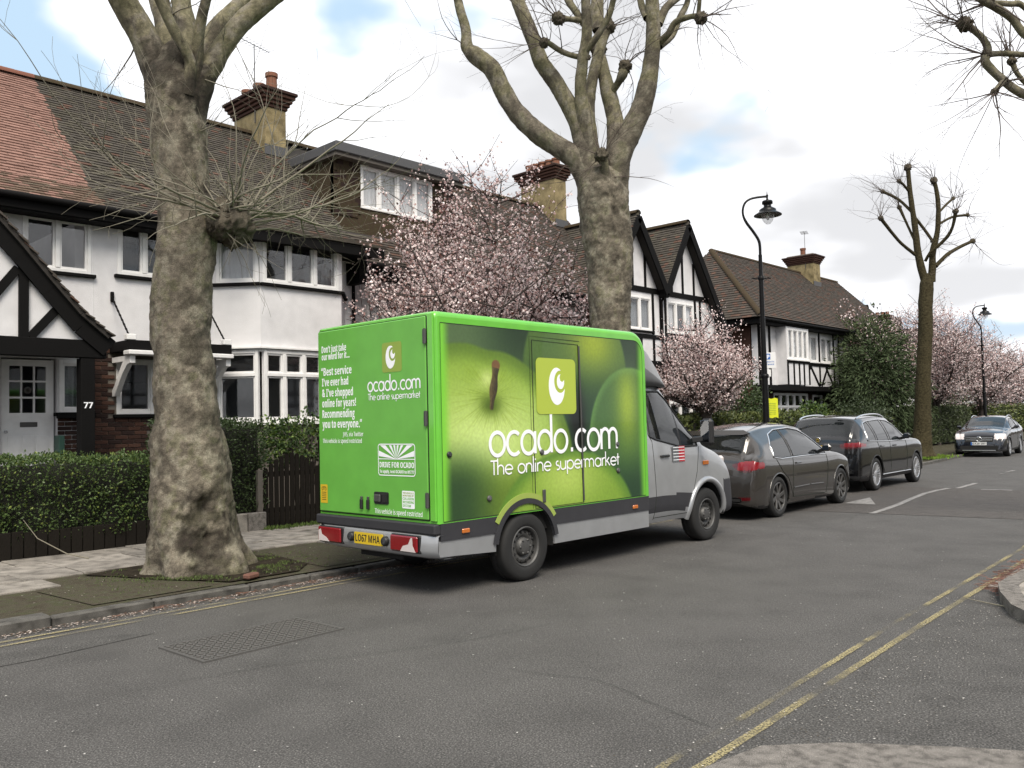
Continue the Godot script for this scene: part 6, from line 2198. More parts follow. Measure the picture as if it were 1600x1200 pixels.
# ---------------------------------------------------------------- the printed side panel: a photograph of green apples
func apple_print(w: int, h: int) -> ImageTexture:
	var im := Image.create(w, h, false, Image.FORMAT_RGB8)
	var n := FastNoiseLite.new()
	n.noise_type = FastNoiseLite.TYPE_SIMPLEX_SMOOTH; n.frequency = 1.0; n.fractal_octaves = 3; n.fractal_type = FastNoiseLite.FRACTAL_FBM
	for j in h:
		var v := 1.0 - (j + 0.5) / h          # 0 bottom, 1 top
		for i in w:
			var u := (i + 0.5) / w * 1.80      # same unit as v
			var c := Color(0.20, 0.33, 0.17)
			# backdrop: dark soft greens
			c = Color(0.30, 0.38, 0.25).lerp(Color(0.13, 0.21, 0.12), smoothstep(0.15, 0.62, u) * smoothstep(0.6, 1.0, v))
			if v < 0.45: c = c.lerp(Color(0.14, 0.24, 0.15), smoothstep(0.45, 0.2, v))
			var sp := n.get_noise_2d(u * 38.0, v * 38.0)
			# upper apple, behind
			var d := Vector2(u - 1.12, (v - 0.78) * 1.05).length() / 0.49
			if d < 1.04:
				var k := smoothstep(1.04, 0.98, d)
				var hl := exp(-Vector2((u - 1.28) / 0.22, (v - 0.96) / 0.16).length_squared())
				var cc := Color(0.28, 0.38, 0.17).lerp(Color(0.14, 0.25, 0.15), smoothstep(0.88, 0.55, v)).lerp(Color(0.52, 0.58, 0.16), hl)
				cc = cc.lerp(Color(0.42, 0.52, 0.26), smoothstep(0.8, 1.0, d) * smoothstep(0.75, 0.95, 1.15 - u) * 0.5)
				c = c.lerp(cc, k)
			# dark gap between the apples
			var gap := exp(-Vector2((u - 1.10) / 0.07, (v - 0.52) / 0.15).length_squared()) + 0.9 * exp(-Vector2((u - 1.13) / 0.04, (v - 0.38) / 0.10).length_squared())
			c = c.lerp(Color(0.04, 0.07, 0.05), clampf(gap * 1.25, 0, 0.97))
			# right apple
			d = Vector2((u - 1.66), (v - 0.38)).length() / 0.44
			if d < 1.03:
				var k := smoothstep(1.03, 0.98, d)
				var hl := exp(-Vector2((u - 1.62) / 0.12, (v - 0.60) / 0.24).length_squared())
				var cc := Color(0.26, 0.38, 0.20).lerp(Color(0.13, 0.24, 0.15), smoothstep(0.35, 0.05, v)).lerp(Color(0.56, 0.63, 0.20), hl * 0.85)
				cc = cc.lerp(Color(0.40, 0.55, 0.30), smoothstep(0.86, 1.0, d) * 0.5)
				c = c.lerp(cc, k)
			# big front apple: wide shoulder, dimple with a stalk
			var sx := u - 0.20; var sy := v - 0.25
			var top := 0.655 - 0.02 * exp(-pow((u - 0.34) / 0.10, 2.0))
			var rr := Vector2(sx / 0.85, sy / (top if sy > 0 else 0.62)).length()
			if rr < 1.02:
				var k := smoothstep(1.02, 0.985, rr)
				var lt := exp(-Vector2((u - 0.36) / 0.50, (v - 0.44) / 0.28).length_squared())
				var cc := Color(0.46, 0.57, 0.20).lerp(Color(0.72, 0.79, 0.52), lt)
				cc = cc.lerp(Color(0.36, 0.45, 0.16), smoothstep(0.36, 0.08, v))
				cc = cc.lerp(Color(0.30, 0.40, 0.14), smoothstep(0.80, 1.0, rr) * 0.8)
				cc = cc.lerp(Color(0.16, 0.26, 0.15), smoothstep(0.46, 0.14, v) * smoothstep(0.50, 0.10, u) * 0.95)
				# streaks running into the dimple
				var dv := Vector2(u - 0.375, (v - 0.63) * 1.35)
				var an := atan2(dv.y, dv.x)
				var st := n.get_noise_2d(an * 14.0, dv.length() * 3.0 + 20.0)
				var dl := dv.length()
				cc = cc.lerp(Color(0.42, 0.50, 0.10), clampf(exp(-pow(dl / 0.26, 2.0)) * (0.25 + 0.9 * maxf(st, 0.0)), 0, 0.8))
				cc = cc.lerp(Color(0.84, 0.87, 0.66), 0.45 * exp(-Vector2((u - 0.34) / 0.06, (v - 0.72) / 0.05).length_squared()))
				cc = cc.lerp(Color(0.25, 0.33, 0.07), clampf(exp(-Vector2((u - 0.36) / 0.085, (v - 0.585) / 0.06).length_squared()) * 0.9, 0, 0.85))
				c = c.lerp(cc, k)
			# lower apple
			d = Vector2((u - 1.02) / 0.66, (v + 0.18) / 0.50).length()
			if d < 1.03:
				var k := smoothstep(1.03, 0.975, d)
				var cc := Color(0.44, 0.55, 0.20).lerp(Color(0.60, 0.68, 0.34), exp(-Vector2((u - 1.0) / 0.3, (v - 0.16) / 0.16).length_squared()))
				cc = cc.lerp(Color(0.30, 0.44, 0.16), smoothstep(0.82, 1.0, d) * 0.75)
				c = c.lerp(cc, k)
			# stalk
			var a := Vector2(0.365, 0.575); var b := Vector2(0.405, 0.79)
			var pv := Vector2(u, v)
			var tt := clampf((pv - a).dot(b - a) / (b - a).length_squared(), 0, 1)
			var wd := lerpf(0.024, 0.034, tt) + 0.006 * sin(v * 40.0)
			var ds := pv.distance_to(a.lerp(b, tt))
			if ds < wd:
				var e := (u - a.lerp(b, tt).x) / wd
				var cc := Color(0.20, 0.17, 0.11).lerp(Color(0.36, 0.32, 0.20), clampf(0.5 - e * 0.7 + n.get_noise_2d(u * 90, v * 30) * 0.5, 0, 1))
				if tt > 0.97: cc = Color(0.42, 0.31, 0.20)
				c = c.lerp(cc, smoothstep(wd, wd - 0.008, ds))
			# speckles of the print and its soft edges into the panel green
			c = c * (1.0 + 0.05 * sp)
			c = Color(pow(c.r, 1.12), pow(c.g, 1.12), pow(c.b, 1.12))
			var fade := smoothstep(0.075, 0.0, u) + 0.9 * smoothstep(1.72, 1.80, u)
			c = c.lerp(Color(0.40, 0.68, 0.18), clampf(fade, 0, 0.92))
			im.set_pixel(i, j, (c.srgb_to_linear() * 1.42).clamp().linear_to_srgb())
	return ImageTexture.create_from_image(im)

# ---------------------------------------------------------------- delivery van
func build_van() -> void:
	var t := thing("delivery_van", "bright green box delivery van with apple print and silver cab", "van", Vector3(6.62, 0, -7.04), 0.0)
	var W := 0.98
	var X0 := -1.22; var X1 := 2.25; var Y0 := 0.71; var Y1 := 2.74
	# box: rounded roof edges, big radius at the top of the front
	var rows := []
	var st := [X0, X0 + 0.012, X0 + 0.05, X0 + 0.6, X1 - 0.6, X1 - 0.24]
	for k in 8: st.append(X1 - 0.24 + 0.24 * sin((k + 1) / 8.0 * PI / 2))
	for i in st.size():
		var x: float = st[i]
		var ins := 0.02 if i == 0 else 0.006 if i == 1 else 0.0
		var q := maxf(0.0, x - (X1 - 0.24))
		var top := Y1 - ins - (0.24 - sqrt(maxf(0.0, 0.24 * 0.24 - q * q)))
		var r := 0.055
		var row := PackedVector3Array()
		for yy in [Y0, Y0 + 0.3, (Y0 + top) / 2, top - r]: row.push_back(Vector3(x, yy, W - ins))
		for p in arc_pts(0, 0, r, 0, PI / 2, 5): row.push_back(Vector3(x, top - r + p.y, W - ins - r + p.x))
		for k in 3: row.push_back(Vector3(x, top + 0.004, lerpf(W - r, -(W - r), (k + 1) / 4.0)))
		for p in arc_pts(0, 0, r, PI / 2, PI, 5): row.push_back(Vector3(x, top - r + p.y, -(W - ins - r) + p.x))
		for yy in [top - r, (Y0 + top) / 2, Y0 + 0.3, Y0]: row.push_back(Vector3(x, yy, -(W - ins)))
		rows.append(row)
	var mb := MB.new()
	mb.grid(rows, false, true)
	for e in [0, rows.size() - 1]:
		var row: PackedVector3Array = rows[e]
		var c := Vector3(row[0].x, 1.7, 0)
		for k in row.size() - 1:
			if e == 0: mb.tri(c, row[k + 1], row[k])
			else: mb.tri(c, row[k], row[k + 1])
		if e == 0: mb.tri(c, row[0], row[row.size() - 1])
		else: mb.tri(c, row[row.size() - 1], row[0])
	mb.quad(Vector3(X0, Y0, -W), Vector3(X1, Y0, -W), Vector3(X1, Y0, W), Vector3(X0, Y0, W))
	part(t, "box_body", mb, M.green)
	# roof hatch
	mb = MB.new()
	mb.bx(-0.95, Y1 + 0.004, -0.72, -0.35, Y1 + 0.05, -0.25, 0.015)
	part(t, "roof_vent", mb, M.black_plastic)
	# rear door: a slab with a dark seal all round
	mb = MB.new()
	mb.poly(rounded(-0.955, Y0 + 0.02, 0.865, Y1 - 0.035, 0.03), Transform3D(Basis(Vector3(0, 0, 1), Vector3.UP, Vector3(-1, 0, 0)), Vector3(X0 - 0.006, 0, 0)), 0.006)
	part(t, "door_seal", mb, M.seam)
	var dr := node(t, "rear_door")
	mb = MB.new()
	mb.box(at(X0 - 0.011, (Y0 + Y1) / 2 - 0.006, -0.045), Vector3(0.022, Y1 - Y0 - 0.075, 1.796), 0.009)
	part(dr, "door_panel", mb, M.green_door)
	mb = MB.new()
	mb.box(at(X0 - 0.010, (Y0 + Y1) / 2, 0.918), Vector3(0.022, Y1 - Y0 - 0.04, 0.088), 0.009)
	part(t, "corner_post", mb, M.green)
	var RX := X0 - 0.0235
	var RT := Transform3D(Basis(Vector3(0, 0, 1), Vector3.UP, Vector3(-1, 0, 0)), Vector3(RX, 0, 0))
	for yy in [2.50, 1.71, 0.93]:
		mb = MB.new()
		mb.bx(RX - 0.012, yy - 0.07, 0.825, RX - 0.001, yy + 0.07, 0.875, 0.003)
		mb.tube(PackedVector3Array([Vector3(RX - 0.012, yy - 0.075, 0.858), Vector3(RX - 0.012, yy + 0.075, 0.858)]), PackedFloat32Array([0.011, 0.011]), 8)
		part(dr, "hinge", mb, M.rim_steel)
	for q in [["Don't just take", 2.460, -0.87, 0.45, 0.075], ["our word for it...", 2.380, -0.87, 0.51, 0.072]]: lettering(dr, q[0], true, RT * at(q[2], q[1], 0), q[3], q[4], M.vinyl)
	for q in [["“Best service", 2.210, -0.885, 0.555], ["I've ever had", 2.095, -0.87, 0.48], ["& I've shopped", 1.978, -0.87, 0.56], ["online for years!", 1.865, -0.87, 0.61], ["Recommending", 1.750, -0.87, 0.585], ["you to everyone.”", 1.640, -0.87, 0.71]]: lettering(dr, q[0], true, RT * at(q[2], q[1], 0), q[3], 0.086, M.vinyl)
	lettering(dr, "JHS, via Twitter", false, RT * at(-0.50, 1.548, 0), 0.36, 0.046, M.vinyl)
	lettering(dr, "This vehicle is speed restricted", false, RT * at(-0.87, 1.478, 0), 0.70, 0.046, M.vinyl)
	lettering(dr, "This vehicle is speed restricted", false, RT * at(0.03, 0.768, 0), 0.74, 0.048, M.vinyl)
	mb = MB.new()
	mb.poly(rounded(0.19, 2.185, 0.50, 2.485, 0.03), RT * at(0, 0, 0.0005), 0.0, false)
	part(dr, "emblem_ground", mb, M.logo_dull)
	swirl(dr, RT * at(0.325, 2.335, 0.002), 0.23, M.vinyl)
	strokes(dr, "ocado.com", RT * at(-0.05, 2.005, 0.001), 0.83, 0.092, 0.017, M.vinyl)
	strokes(dr, "The online supermarket", RT * at(-0.05, 1.915, 0.001), 0.82, 0.042, 0.0075, M.vinyl)
	# recruiting panel with sun rays
	mb = MB.new()
	mb.ribbon(rounded(0.105, 1.155, 0.675, 1.465, 0.03), 0.010, RT * at(0, 0, 0.001), true)
	mb.ribbon(v2([[0.105, 1.318], [0.675, 1.318]]), 0.008, RT * at(0, 0, 0.0012))
	for k in 8:
		var a0 := PI * (k * 2 + 0.5) / 16.0; var a1 := PI * (k * 2 + 1.5) / 16.0
		var f := Vector2(0.39, 1.318)
		var clipp := Geometry2D.intersect_polygons(PackedVector2Array([f, f + Vector2(cos(a0), sin(a0)) * 0.5, f + Vector2(cos(a1), sin(a1)) * 0.5]), rounded(0.115, 1.322, 0.665, 1.455, 0.02))
		for p in clipp: mb.poly(p, RT * at(0, 0, 0.0011), 0.0, false)
	part(dr, "sun_ray_print", mb, M.vinyl)
	lettering(dr, "DRIVE FOR OCADO", true, RT * at(0.125, 1.232, 0.001), 0.535, 0.055, M.vinyl)
	lettering(dr, "To apply, text OCADO to 81777", true, RT * at(0.125, 1.178, 0.001), 0.535, 0.030, M.vinyl)
	mb = MB.new()
	mb.poly(rounded(0.47, 0.838, 0.66, 1.01, 0.012), RT * at(0, 0, 0.0006), 0.0, false)
	part(dr, "warning_label", mb, M.vinyl)
	lettering(dr, "THIS VEHICLE IS", true, RT * at(0.482, 0.98, 0.0012), 0.166, 0.017, M.logo_dull)
	lettering(dr, "MONITORED BY", true, RT * at(0.482, 0.955, 0.0012), 0.166, 0.017, M.logo_dull)
	for q in [["COLLISION", 0.922], ["RECORDING", 0.888], ["SYSTEM", 0.853]]: lettering(dr, q[0], true, RT * at(0.482, q[1], 0.0012), 0.166 if q[0] != "SYSTEM" else 0.12, 0.024, M.green_door)
	mb = MB.new()
	mb.poly(rounded(-0.92, 0.83, -0.79, 1.03, 0.008), RT * at(0, 0, 0.0006), 0.0, false)
	part(dr, "cycle_sticker", mb, M.sticker_yellow)
	mb = MB.new()
	for sx in [-0.882, -0.828]: mb.ribbon(ellipse(sx, 0.985, 0.017, 0.017), 0.005, RT * at(0, 0, 0.0012), true)
	mb.ribbon(v2([[-0.882, 0.985], [-0.868, 1.005], [-0.84, 1.005], [-0.828, 0.985]]), 0.005, RT * at(0, 0, 0.0014))
	for k in 5: mb.ribbon(v2([[-0.895, 0.945 - k * 0.02], [-0.815, 0.945 - k * 0.02]]), 0.006, RT * at(0, 0, 0.0012))
	part(dr, "cycle_print", mb, M.ink)
	# latch recess and two black catches
	var la := node(dr, "latch")
	mb = MB.new()
	mb.poly(rounded(0.03, 0.862, 0.262, 0.985, 0.02), RT * at(0, 0, 0.006), 0.006)
	part(la, "latch_plate", mb, M.black_plastic)
	mb = MB.new()
	mb.bx(RX - 0.03, 0.885, 0.05, RX - 0.007, 0.96, 0.15, 0.008)
	part(la, "latch_handle", mb, M.rim_steel)
	mb = MB.new()
	mb.bx(RX - 0.016, 0.88, 0.165, RX - 0.007, 0.968, 0.245, 0.003)
	part(la, "latch_cup", mb, M.under)
	for zz in [-0.175, -0.065]:
		mb = MB.new()
		mb.bx(RX - 0.025, 0.80, zz - 0.02, RX - 0.001, 0.90, zz + 0.02, 0.006)
		part(dr, "catch", mb, M.black_plastic)
		mb = MB.new()
		mb.bx(RX - 0.02, 0.902, zz - 0.014, RX - 0.001, 0.93, zz + 0.014, 0.004)
		part(dr, "catch_screw", mb, M.rim_steel)
	# rear step, bumper, lamps and plate
	mb = MB.new()
	mb.box(at(X0 - 0.005, 0.658, 0.0), Vector3(0.10, 0.10, 1.95), 0.014)
	part(t, "rear_step", mb, M.cladding)
	var bp := node(t, "rear_bumper")
	mb = MB.new()
	var br := []
	for p in [[0.60, 0.0], [0.602, -0.055], [0.585, -0.075], [0.46, -0.085], [0.40, -0.06], [0.375, 0.0], [0.375, 0.10]]:
		var row := PackedVector3Array()
		for k in 25:
			var f := k / 24.0
			var zz := lerpf(-0.955, 0.985, f)
			var lift := 0.05 * smoothstep(-0.6, -0.955, zz)
			var cn := 0.10 * smoothstep(0.80, 0.99, absf(zz)) * (0.6 if zz > 0 else 1.0)
			row.push_back(Vector3(X0 + p[1] + cn, maxf(p[0], 0.375 + lift) if p[0] < 0.5 else p[0], zz))
		br.append(row)
	mb.grid(br, false, false)
	part(bp, "bumper_skin", mb, M.silver)
	mb = MB.new()
	mb.bx(X0 + 0.02, 0.385, -0.93, X0 + 0.30, 0.605, 0.965, 0.01)
	part(bp, "bumper_core", mb, M.silver)
	var BX := X0 - 0.083
	var BT := Transform3D(Basis(Vector3(0, 0, 1), Vector3.UP, Vector3(-1, 0, 0)), Vector3(BX, 0, 0))
	for s in [-1.0, 1.0]:
		var lm := node(t, "tail_lamp")
		var z0 := -0.855 if s < 0 else 0.375
		mb = MB.new()
		mb.bx(BX - 0.004, 0.425, z0 - 0.015, BX + 0.06, 0.595, z0 + 0.43, 0.01)
		part(lm, "lamp_housing", mb, M.black_plastic)
		mb = MB.new()
		mb.bx(BX - 0.028, 0.436, z0, BX - 0.0045, 0.586, z0 + 0.405, 0.012)
		part(lm, "red_lens", mb, M.red_lens)
		mb = MB.new()
		if s > 0: mb.poly(v2([[z0 + 0.16, 0.440], [z0 + 0.20, 0.49], [z0 + 0.28, 0.51], [z0 + 0.32, 0.575], [z0 + 0.34, 0.575], [z0 + 0.345, 0.50], [z0 + 0.385, 0.44]]), BT * at(0, 0, 0.030), 0.004)
		else: mb.poly(v2([[z0 + 0.02, 0.44], [z0 + 0.015, 0.55], [z0 + 0.055, 0.565], [z0 + 0.075, 0.51], [z0 + 0.16, 0.48], [z0 + 0.21, 0.44]]), BT * at(0, 0, 0.030), 0.004)
		part(lm, "white_lens", mb, M.clear_lens)
	var pl := node(t, "number_plate")
	mb = MB.new()
	mb.poly(rounded(-0.225, 0.455, 0.245, 0.572, 0.012), BT * at(0, 0, 0.012), 0.006)
	part(pl, "plate", mb, M.plate_yellow)
	lettering(pl, "LO67 MHA", true, BT * at(-0.205, 0.478, 0.0125), 0.40, 0.072, M.ink)
	for q in [[-0.27, 0.52], [0.285, 0.51]]:
		mb = MB.new()
		mb.lathe(v2([[0.048, -0.02], [0.048, 0.02], [0.036, 0.038], [0.0, 0.042]]), Transform3D(Basis(Vector3.BACK, PI / 2), Vector3(BX - 0.005, q[1], q[0])), 18)
		part(t, "rubber_buffer", mb, M.black_plastic)
	# side panels with print
	var gm := mat("apple print vinyl", Color.WHITE, 0.42, {coat = 0.25})
	gm.albedo_texture = apple_print(900, 500)
	for s in [1.0, -1.0]:
		var px0 := -1.165; var px1 := 2.185; var py0 := 0.725; var py1 := 2.625
		var shape := PackedVector2Array([Vector2(px0, py0), Vector2(px1, py0)])
		shape.append_array(arc_pts(px1 - 0.17, py1 - 0.17, 0.17, 0, PI / 2, 8))
		shape.push_back(Vector2(px0, py1))
		mb = MB.new()
		var tr := Geometry2D.triangulate_polygon(shape)
		for k in tr.size() / 3:
			var ids := [tr[3 * k], tr[3 * k + 1], tr[3 * k + 2]]
			var a: Vector2 = shape[ids[0]]; var b: Vector2 = shape[ids[1]]; var c: Vector2 = shape[ids[2]]
			if (b - a).cross(c - a) * s < 0: ids.reverse()
			var i0 := mb.v.size()
			for id in ids:
				var p: Vector2 = shape[id]
				var uu := (p.x - px0) / (px1 - px0)
				mb.push(Vector3(p.x, p.y, s * (W + 0.003)), Vector3(0, 0, s), Vector2(uu if s > 0 else 1.0 - uu, 1.0 - (p.y - py0) / (py1 - py0)))
			mb.ix.append_array([i0, i0 + 2, i0 + 1])
		part(t, "side_print", mb, gm)
		# seal line round the print
		mb = MB.new()
		var line := shape.duplicate()
		var off: float = s * (W + 0.0045)
		mb.ribbon(line, 0.008, Transform3D(Basis(Vector3(1, 0, 0), Vector3.UP, Vector3.BACK), Vector3(0, 0, off)), true)
		part(t, "panel_seal", mb, M.seam)
	var SZ := W + 0.0035
	var ST := at(0, 0, SZ)
	# locker door in the side: dark ribbons paint the shadow of its grooves
	var lk := node(t, "side_door")
	mb = MB.new()
	var frame_line := v2([[0.145, 0.74], [0.95, 0.74], [0.92, 2.515], [0.14, 2.53]])
	mb = MB.new()
	mb.ribbon(frame_line, 0.013, ST * at(0, 0, 0.003), true)
	part(lk, "door_gap_shade", mb, M.seam)
	mb = MB.new()
	mb.ribbon(v2([[0.105, 0.74], [0.10, 2.57], [0.95, 2.555]]), 0.006, ST * at(0, 0, 0.0025))
	part(lk, "door_groove_line", mb, M.seam)
	mb = MB.new()
	mb.tube(PackedVector3Array([Vector3(0.957, 0.76, SZ + 0.008), Vector3(0.932, 2.5, SZ + 0.008)]), PackedFloat32Array([0.010, 0.010]), 8)
	part(lk, "hinge_rod", mb, M.rim_steel)
	for q in [[0.26, 1.33, "lock"], [0.275, 0.87, "catch"], [-0.55, 0.90, "lock"], [1.62, 1.06, "lock"], [1.62, 1.37, "lock"], [-1.08, 1.36, "knob"]]:
		mb = MB.new()
		if q[2] == "catch": mb.bx(q[0] - 0.022, q[1] - 0.075, SZ, q[0] + 0.022, q[1] + 0.06, SZ + 0.02, 0.006)
		else: mb.lathe(v2([[0.03, 0.0], [0.03, 0.012], [0.018, 0.02], [0.0, 0.02]]), Transform3D(Basis(Vector3.RIGHT, PI / 2), Vector3(q[0], q[1], SZ)), 14)
		part(t, q[2], mb, M.rim_steel if q[2] != "knob" else M.black_plastic)
	# badge and big lettering
	mb = MB.new()
	mb.poly(PackedVector2Array(Array(rounded(0.195, 1.735, 0.865, 2.345, 0.06))), ST * at(0, 0, 0.0045), 0.0, false)
	part(t, "emblem_ground", mb, M.logo_green)
	swirl(t, ST * at(0.535, 2.04, 0.006), 0.41, M.vinyl)
	strokes(t, "ocado.com", ST * at(-0.525, 1.322, 0.0055), 2.16, 0.235, 0.040, M.vinyl)
	strokes(t, "The online supermarket", ST * at(-0.525, 1.128, 0.0055), 2.17, 0.094, 0.0165, M.vinyl)
	# lower side: grey band, silver skirt, cut round the wheels
	var hole := ellipse(0.0, 0.36, 0.455, 0.455)
	for s in [1.0, -1.0]:
		var TT := at(0, 0, W - 0.003) if s > 0 else Transform3D(Basis(Vector3.UP, PI), Vector3(0, 0, -W + 0.003))
		var fx := func(p: PackedVector2Array) -> PackedVector2Array:
			var o := PackedVector2Array()
			for q in p: o.push_back(Vector2(q.x * s, q.y))
			return o
		for q in [[[[-1.20, 0.545], [2.25, 0.535], [2.25, 0.71], [-1.20, 0.71]], "grey_band", M.cladding, 0.004], [[[-1.22, 0.40], [-0.46, 0.36], [0.46, 0.335], [2.25, 0.33], [2.25, 0.535], [-1.22, 0.545]], "skirt", M.silver, -0.006]]:
			for p in Geometry2D.clip_polygons(v2(q[0]), hole):
				mb = MB.new()
				mb.poly(fx.call(p), TT * at(0, 0, q[3]), 0.05)
				part(t, q[1], mb, q[2])
		# printed flare above the wheel, grey lip
		for q in [[0.555, 0.50, M.arch_green, 0.012, "arch_print", 0.36], [0.50, 0.445, M.cladding, 0.02, "arch_lip", 0.10]]:
			var ring := arc_pts(0, 0.36, q[0], PI * q[5] * 0.5, PI * (1.0 - q[5] * 0.5), 24)
			ring.append_array(arc_pts(0, 0.36, q[1], PI * (1.0 - q[5] * 0.5), PI * q[5] * 0.5, 24))
			mb = MB.new()
			mb.poly(fx.call(ring), TT * at(0, 0, q[3]), 0.06)
			part(t, q[4], mb, q[2])
		for q in [[-0.88, 0.615], [1.95, 0.60]]:
			mb = MB.new()
			mb.box(at(q[0], q[1], s * (W + 0.006)), Vector3(0.10, 0.045, 0.022), 0.008)
			part(t, "side_marker", mb, M.amber)
	# chassis
	mb = MB.new()
	mb.bx(-1.15, 0.50, -0.90, 2.3, 0.705, 0.90)
	mb.bx(0.6, 0.36, -0.92, 2.2, 0.50, 0.92)
	mb.bx(-1.1, 0.30, -0.4, -0.7, 0.5, 0.3)
	mb.tube(PackedVector3Array([Vector3(0, 0.36, -0.85), Vector3(0, 0.36, 0.85)]), PackedFloat32Array([0.07, 0.07]), 10)
	mb.tube(PackedVector3Array([Vector3(3.665, 0.36, -0.85), Vector3(3.665, 0.36, 0.85)]), PackedFloat32Array([0.06, 0.06]), 10)
	part(t, "chassis", mb, M.under)
	# cab
	var keys := [[2.26, 2.17, 0.975, 0.79, 1.38, 0.36, 0.03], [2.55, 2.19, 0.985, 0.80, 1.38, 0.36, 0.04], [2.80, 2.12, 0.985, 0.79, 1.36, 0.36, 0.05], [3.18, 1.78, 0.985, 0.80, 1.33, 0.35, 0.06], [3.52, 1.45, 0.98, 0.82, 1.28, 0.34, 0.07], [3.62, 1.385, 0.975, 0.82, 1.22, 0.34, 0.06], [3.95, 1.27, 0.97, 0.82, 1.12, 0.34, 0.05], [4.20, 1.14, 0.955, 0.80, 1.0, 0.33, 0.04], [4.34, 0.99, 0.935, 0.77, 0.88, 0.33, 0.03], [4.42, 0.80, 0.91, 0.74, 0.72, 0.33, 0.02], [4.46, 0.58, 0.88, 0.72, 0.52, 0.33, 0.01], [4.475, 0.38, 0.85, 0.70, 0.36, 0.33, 0.0]]
	var wpoly := v2([[2.335, 1.44], [2.35, 1.97], [2.40, 2.01], [2.76, 2.01], [2.95, 1.88], [3.14, 1.69], [3.40, 1.41], [3.43, 1.29], [3.0, 1.295], [2.45, 1.40]])
	var cls := func(x: float, y: float, z: float, col: int) -> String:
		var side := col < 64
		if side and Vector2(x - 3.665, y - 0.36).length() < 0.435: return ""
		if side and Geometry2D.is_point_in_polygon(Vector2(x, y), wpoly):
			if x > 2.99 and x < 3.035: return "window_post"
			return ("quarter_window" if x > 3.0 else "door_window") + ("|r" if z > 0 else "|l")
		if not side and x > 2.84 and x < 3.50 and absf(z) < 0.70: return "windscreen"
		if side and x < 3.40 and y > 0.475 and y < 0.69 and Vector2(x - 3.665, y - 0.36).length() > 0.47: return "cab_cladding"
		if x > 4.12 and y < 0.80: return "front_bumper"
		return "cab_body"
	body(t, keys, 0.02, cls, {"cab_body": M.silver, "door_window": M.car_glass, "quarter_window": M.car_glass, "window_post": M.black_plastic, "windscreen": M.car_glass, "cab_cladding": M.cladding, "front_bumper": M.cladding})
	for s in [1.0, -1.0]:
		# black seal round the window, door shut lines, arch, handle, mirror
		var P := PackedVector3Array(); var R := PackedFloat32Array()
		for k in wpoly.size() + 1:
			var a := wpoly[k % wpoly.size()]; var b := wpoly[(k + 1) % wpoly.size()]
			if k == wpoly.size(): b = a
			for e in 6:
				var q := a.lerp(b, e / 6.0)
				var f := flank(keys, q.x, q.y)
				P.push_back(Vector3(f.x, f.y, s * f.z)); R.push_back(0.014)
		mb = MB.new()
		mb.tube(P, R, 6, false)
		part(t, "window_seal", mb, M.black_plastic)
		for ln in [[[2.40, 0.40], [2.42, 0.72], [2.375, 1.38], [2.31, 1.46], [2.33, 2.02]], [[3.20, 0.48], [3.40, 0.95], [3.47, 1.28]], [[2.40, 0.42], [3.18, 0.42]]]:
			P = PackedVector3Array(); R = PackedFloat32Array()
			for k in ln.size() - 1:
				for e in 8:
					var q := Vector2(ln[k][0], ln[k][1]).lerp(Vector2(ln[k + 1][0], ln[k + 1][1]), e / 7.0)
					var f := flank(keys, q.x, q.y)
					P.push_back(Vector3(f.x, f.y, s * (f.z - 0.002))); R.push_back(0.0055)
			mb = MB.new()
			mb.tube(P, R, 5, false)
			part(t, "shut_line", mb, M.seam)
		P = PackedVector3Array(); R = PackedFloat32Array()
		for k in 25:
			var a := lerpf(-0.05, PI + 0.05, k / 24.0)
			var x := 3.665 + 0.47 * cos(a); var y := 0.36 + 0.47 * sin(a)
			var f := flank(keys, x, y)
			P.push_back(Vector3(f.x, f.y, s * (f.z - 0.005))); R.push_back(0.040)
		mb = MB.new()
		mb.tube(P, R, 8)
		part(t, "front_arch", mb, M.silver)
		mb = MB.new()
		mb.box(at(2.62, 1.185, s * 0.995), Vector3(0.20, 0.032, 0.03), 0.01)
		part(t, "door_handle", mb, M.black_plastic)
		mb = MB.new()
		mb.box(at(3.62, 0.995 + 0.06, s * 0.985), Vector3(0.14, 0.06, 0.02), 0.008)
		part(t, "indicator", mb, M.amber)
		var mr := node(t, "door_mirror")
		mb = MB.new()
		mb.bar(Vector3(3.36, 1.36, s * 0.93), Vector3(3.42, 1.38, s * 1.08), 0.07, 0.05, Vector3.RIGHT, 0.01)
		part(mr, "mirror_arm", mb, M.black_plastic)
		mb = MB.new()
		mb.box(at(3.45, 1.47, s * 1.13, yaw(-0.18 * s)), Vector3(0.11, 0.36, 0.19), 0.04)
		part(mr, "mirror_shell", mb, M.black_plastic)
		mb = MB.new()
		mb.box(at(3.392, 1.48, s * 1.12, yaw(-0.18 * s)), Vector3(0.006, 0.29, 0.145), 0.002)
		part(mr, "mirror_glass", mb, M.mirror)
		mb = MB.new()
		mb.box(at(4.30, 1.0, s * 0.80, yaw(-0.7 * s)), Vector3(0.10, 0.24, 0.16), 0.03)
		part(t, "headlamp", mb, M.clear_lens)
		wheel(t, Vector3(0, 0.355, s * 0.86), 0.355, 0.23, "steel", s)
		wheel(t, Vector3(3.665, 0.355, s * 0.85), 0.355, 0.23, "steel", s)
		mb = MB.new()
		for cx in [0.0, 3.665]:
			var ring := []
			for zz in [0.30, 0.955 if cx > 1.0 else 0.96]:
				var row := PackedVector3Array()
				for p in arc_pts(cx, 0.36, 0.44, -0.1, PI + 0.1, 20): row.push_back(Vector3(p.x, p.y, s * zz))
				ring.append(row)
			mb.grid(ring, false, s > 0)
		part(t, "wheel_well", mb, M.under)
		# door label
		mb = MB.new()
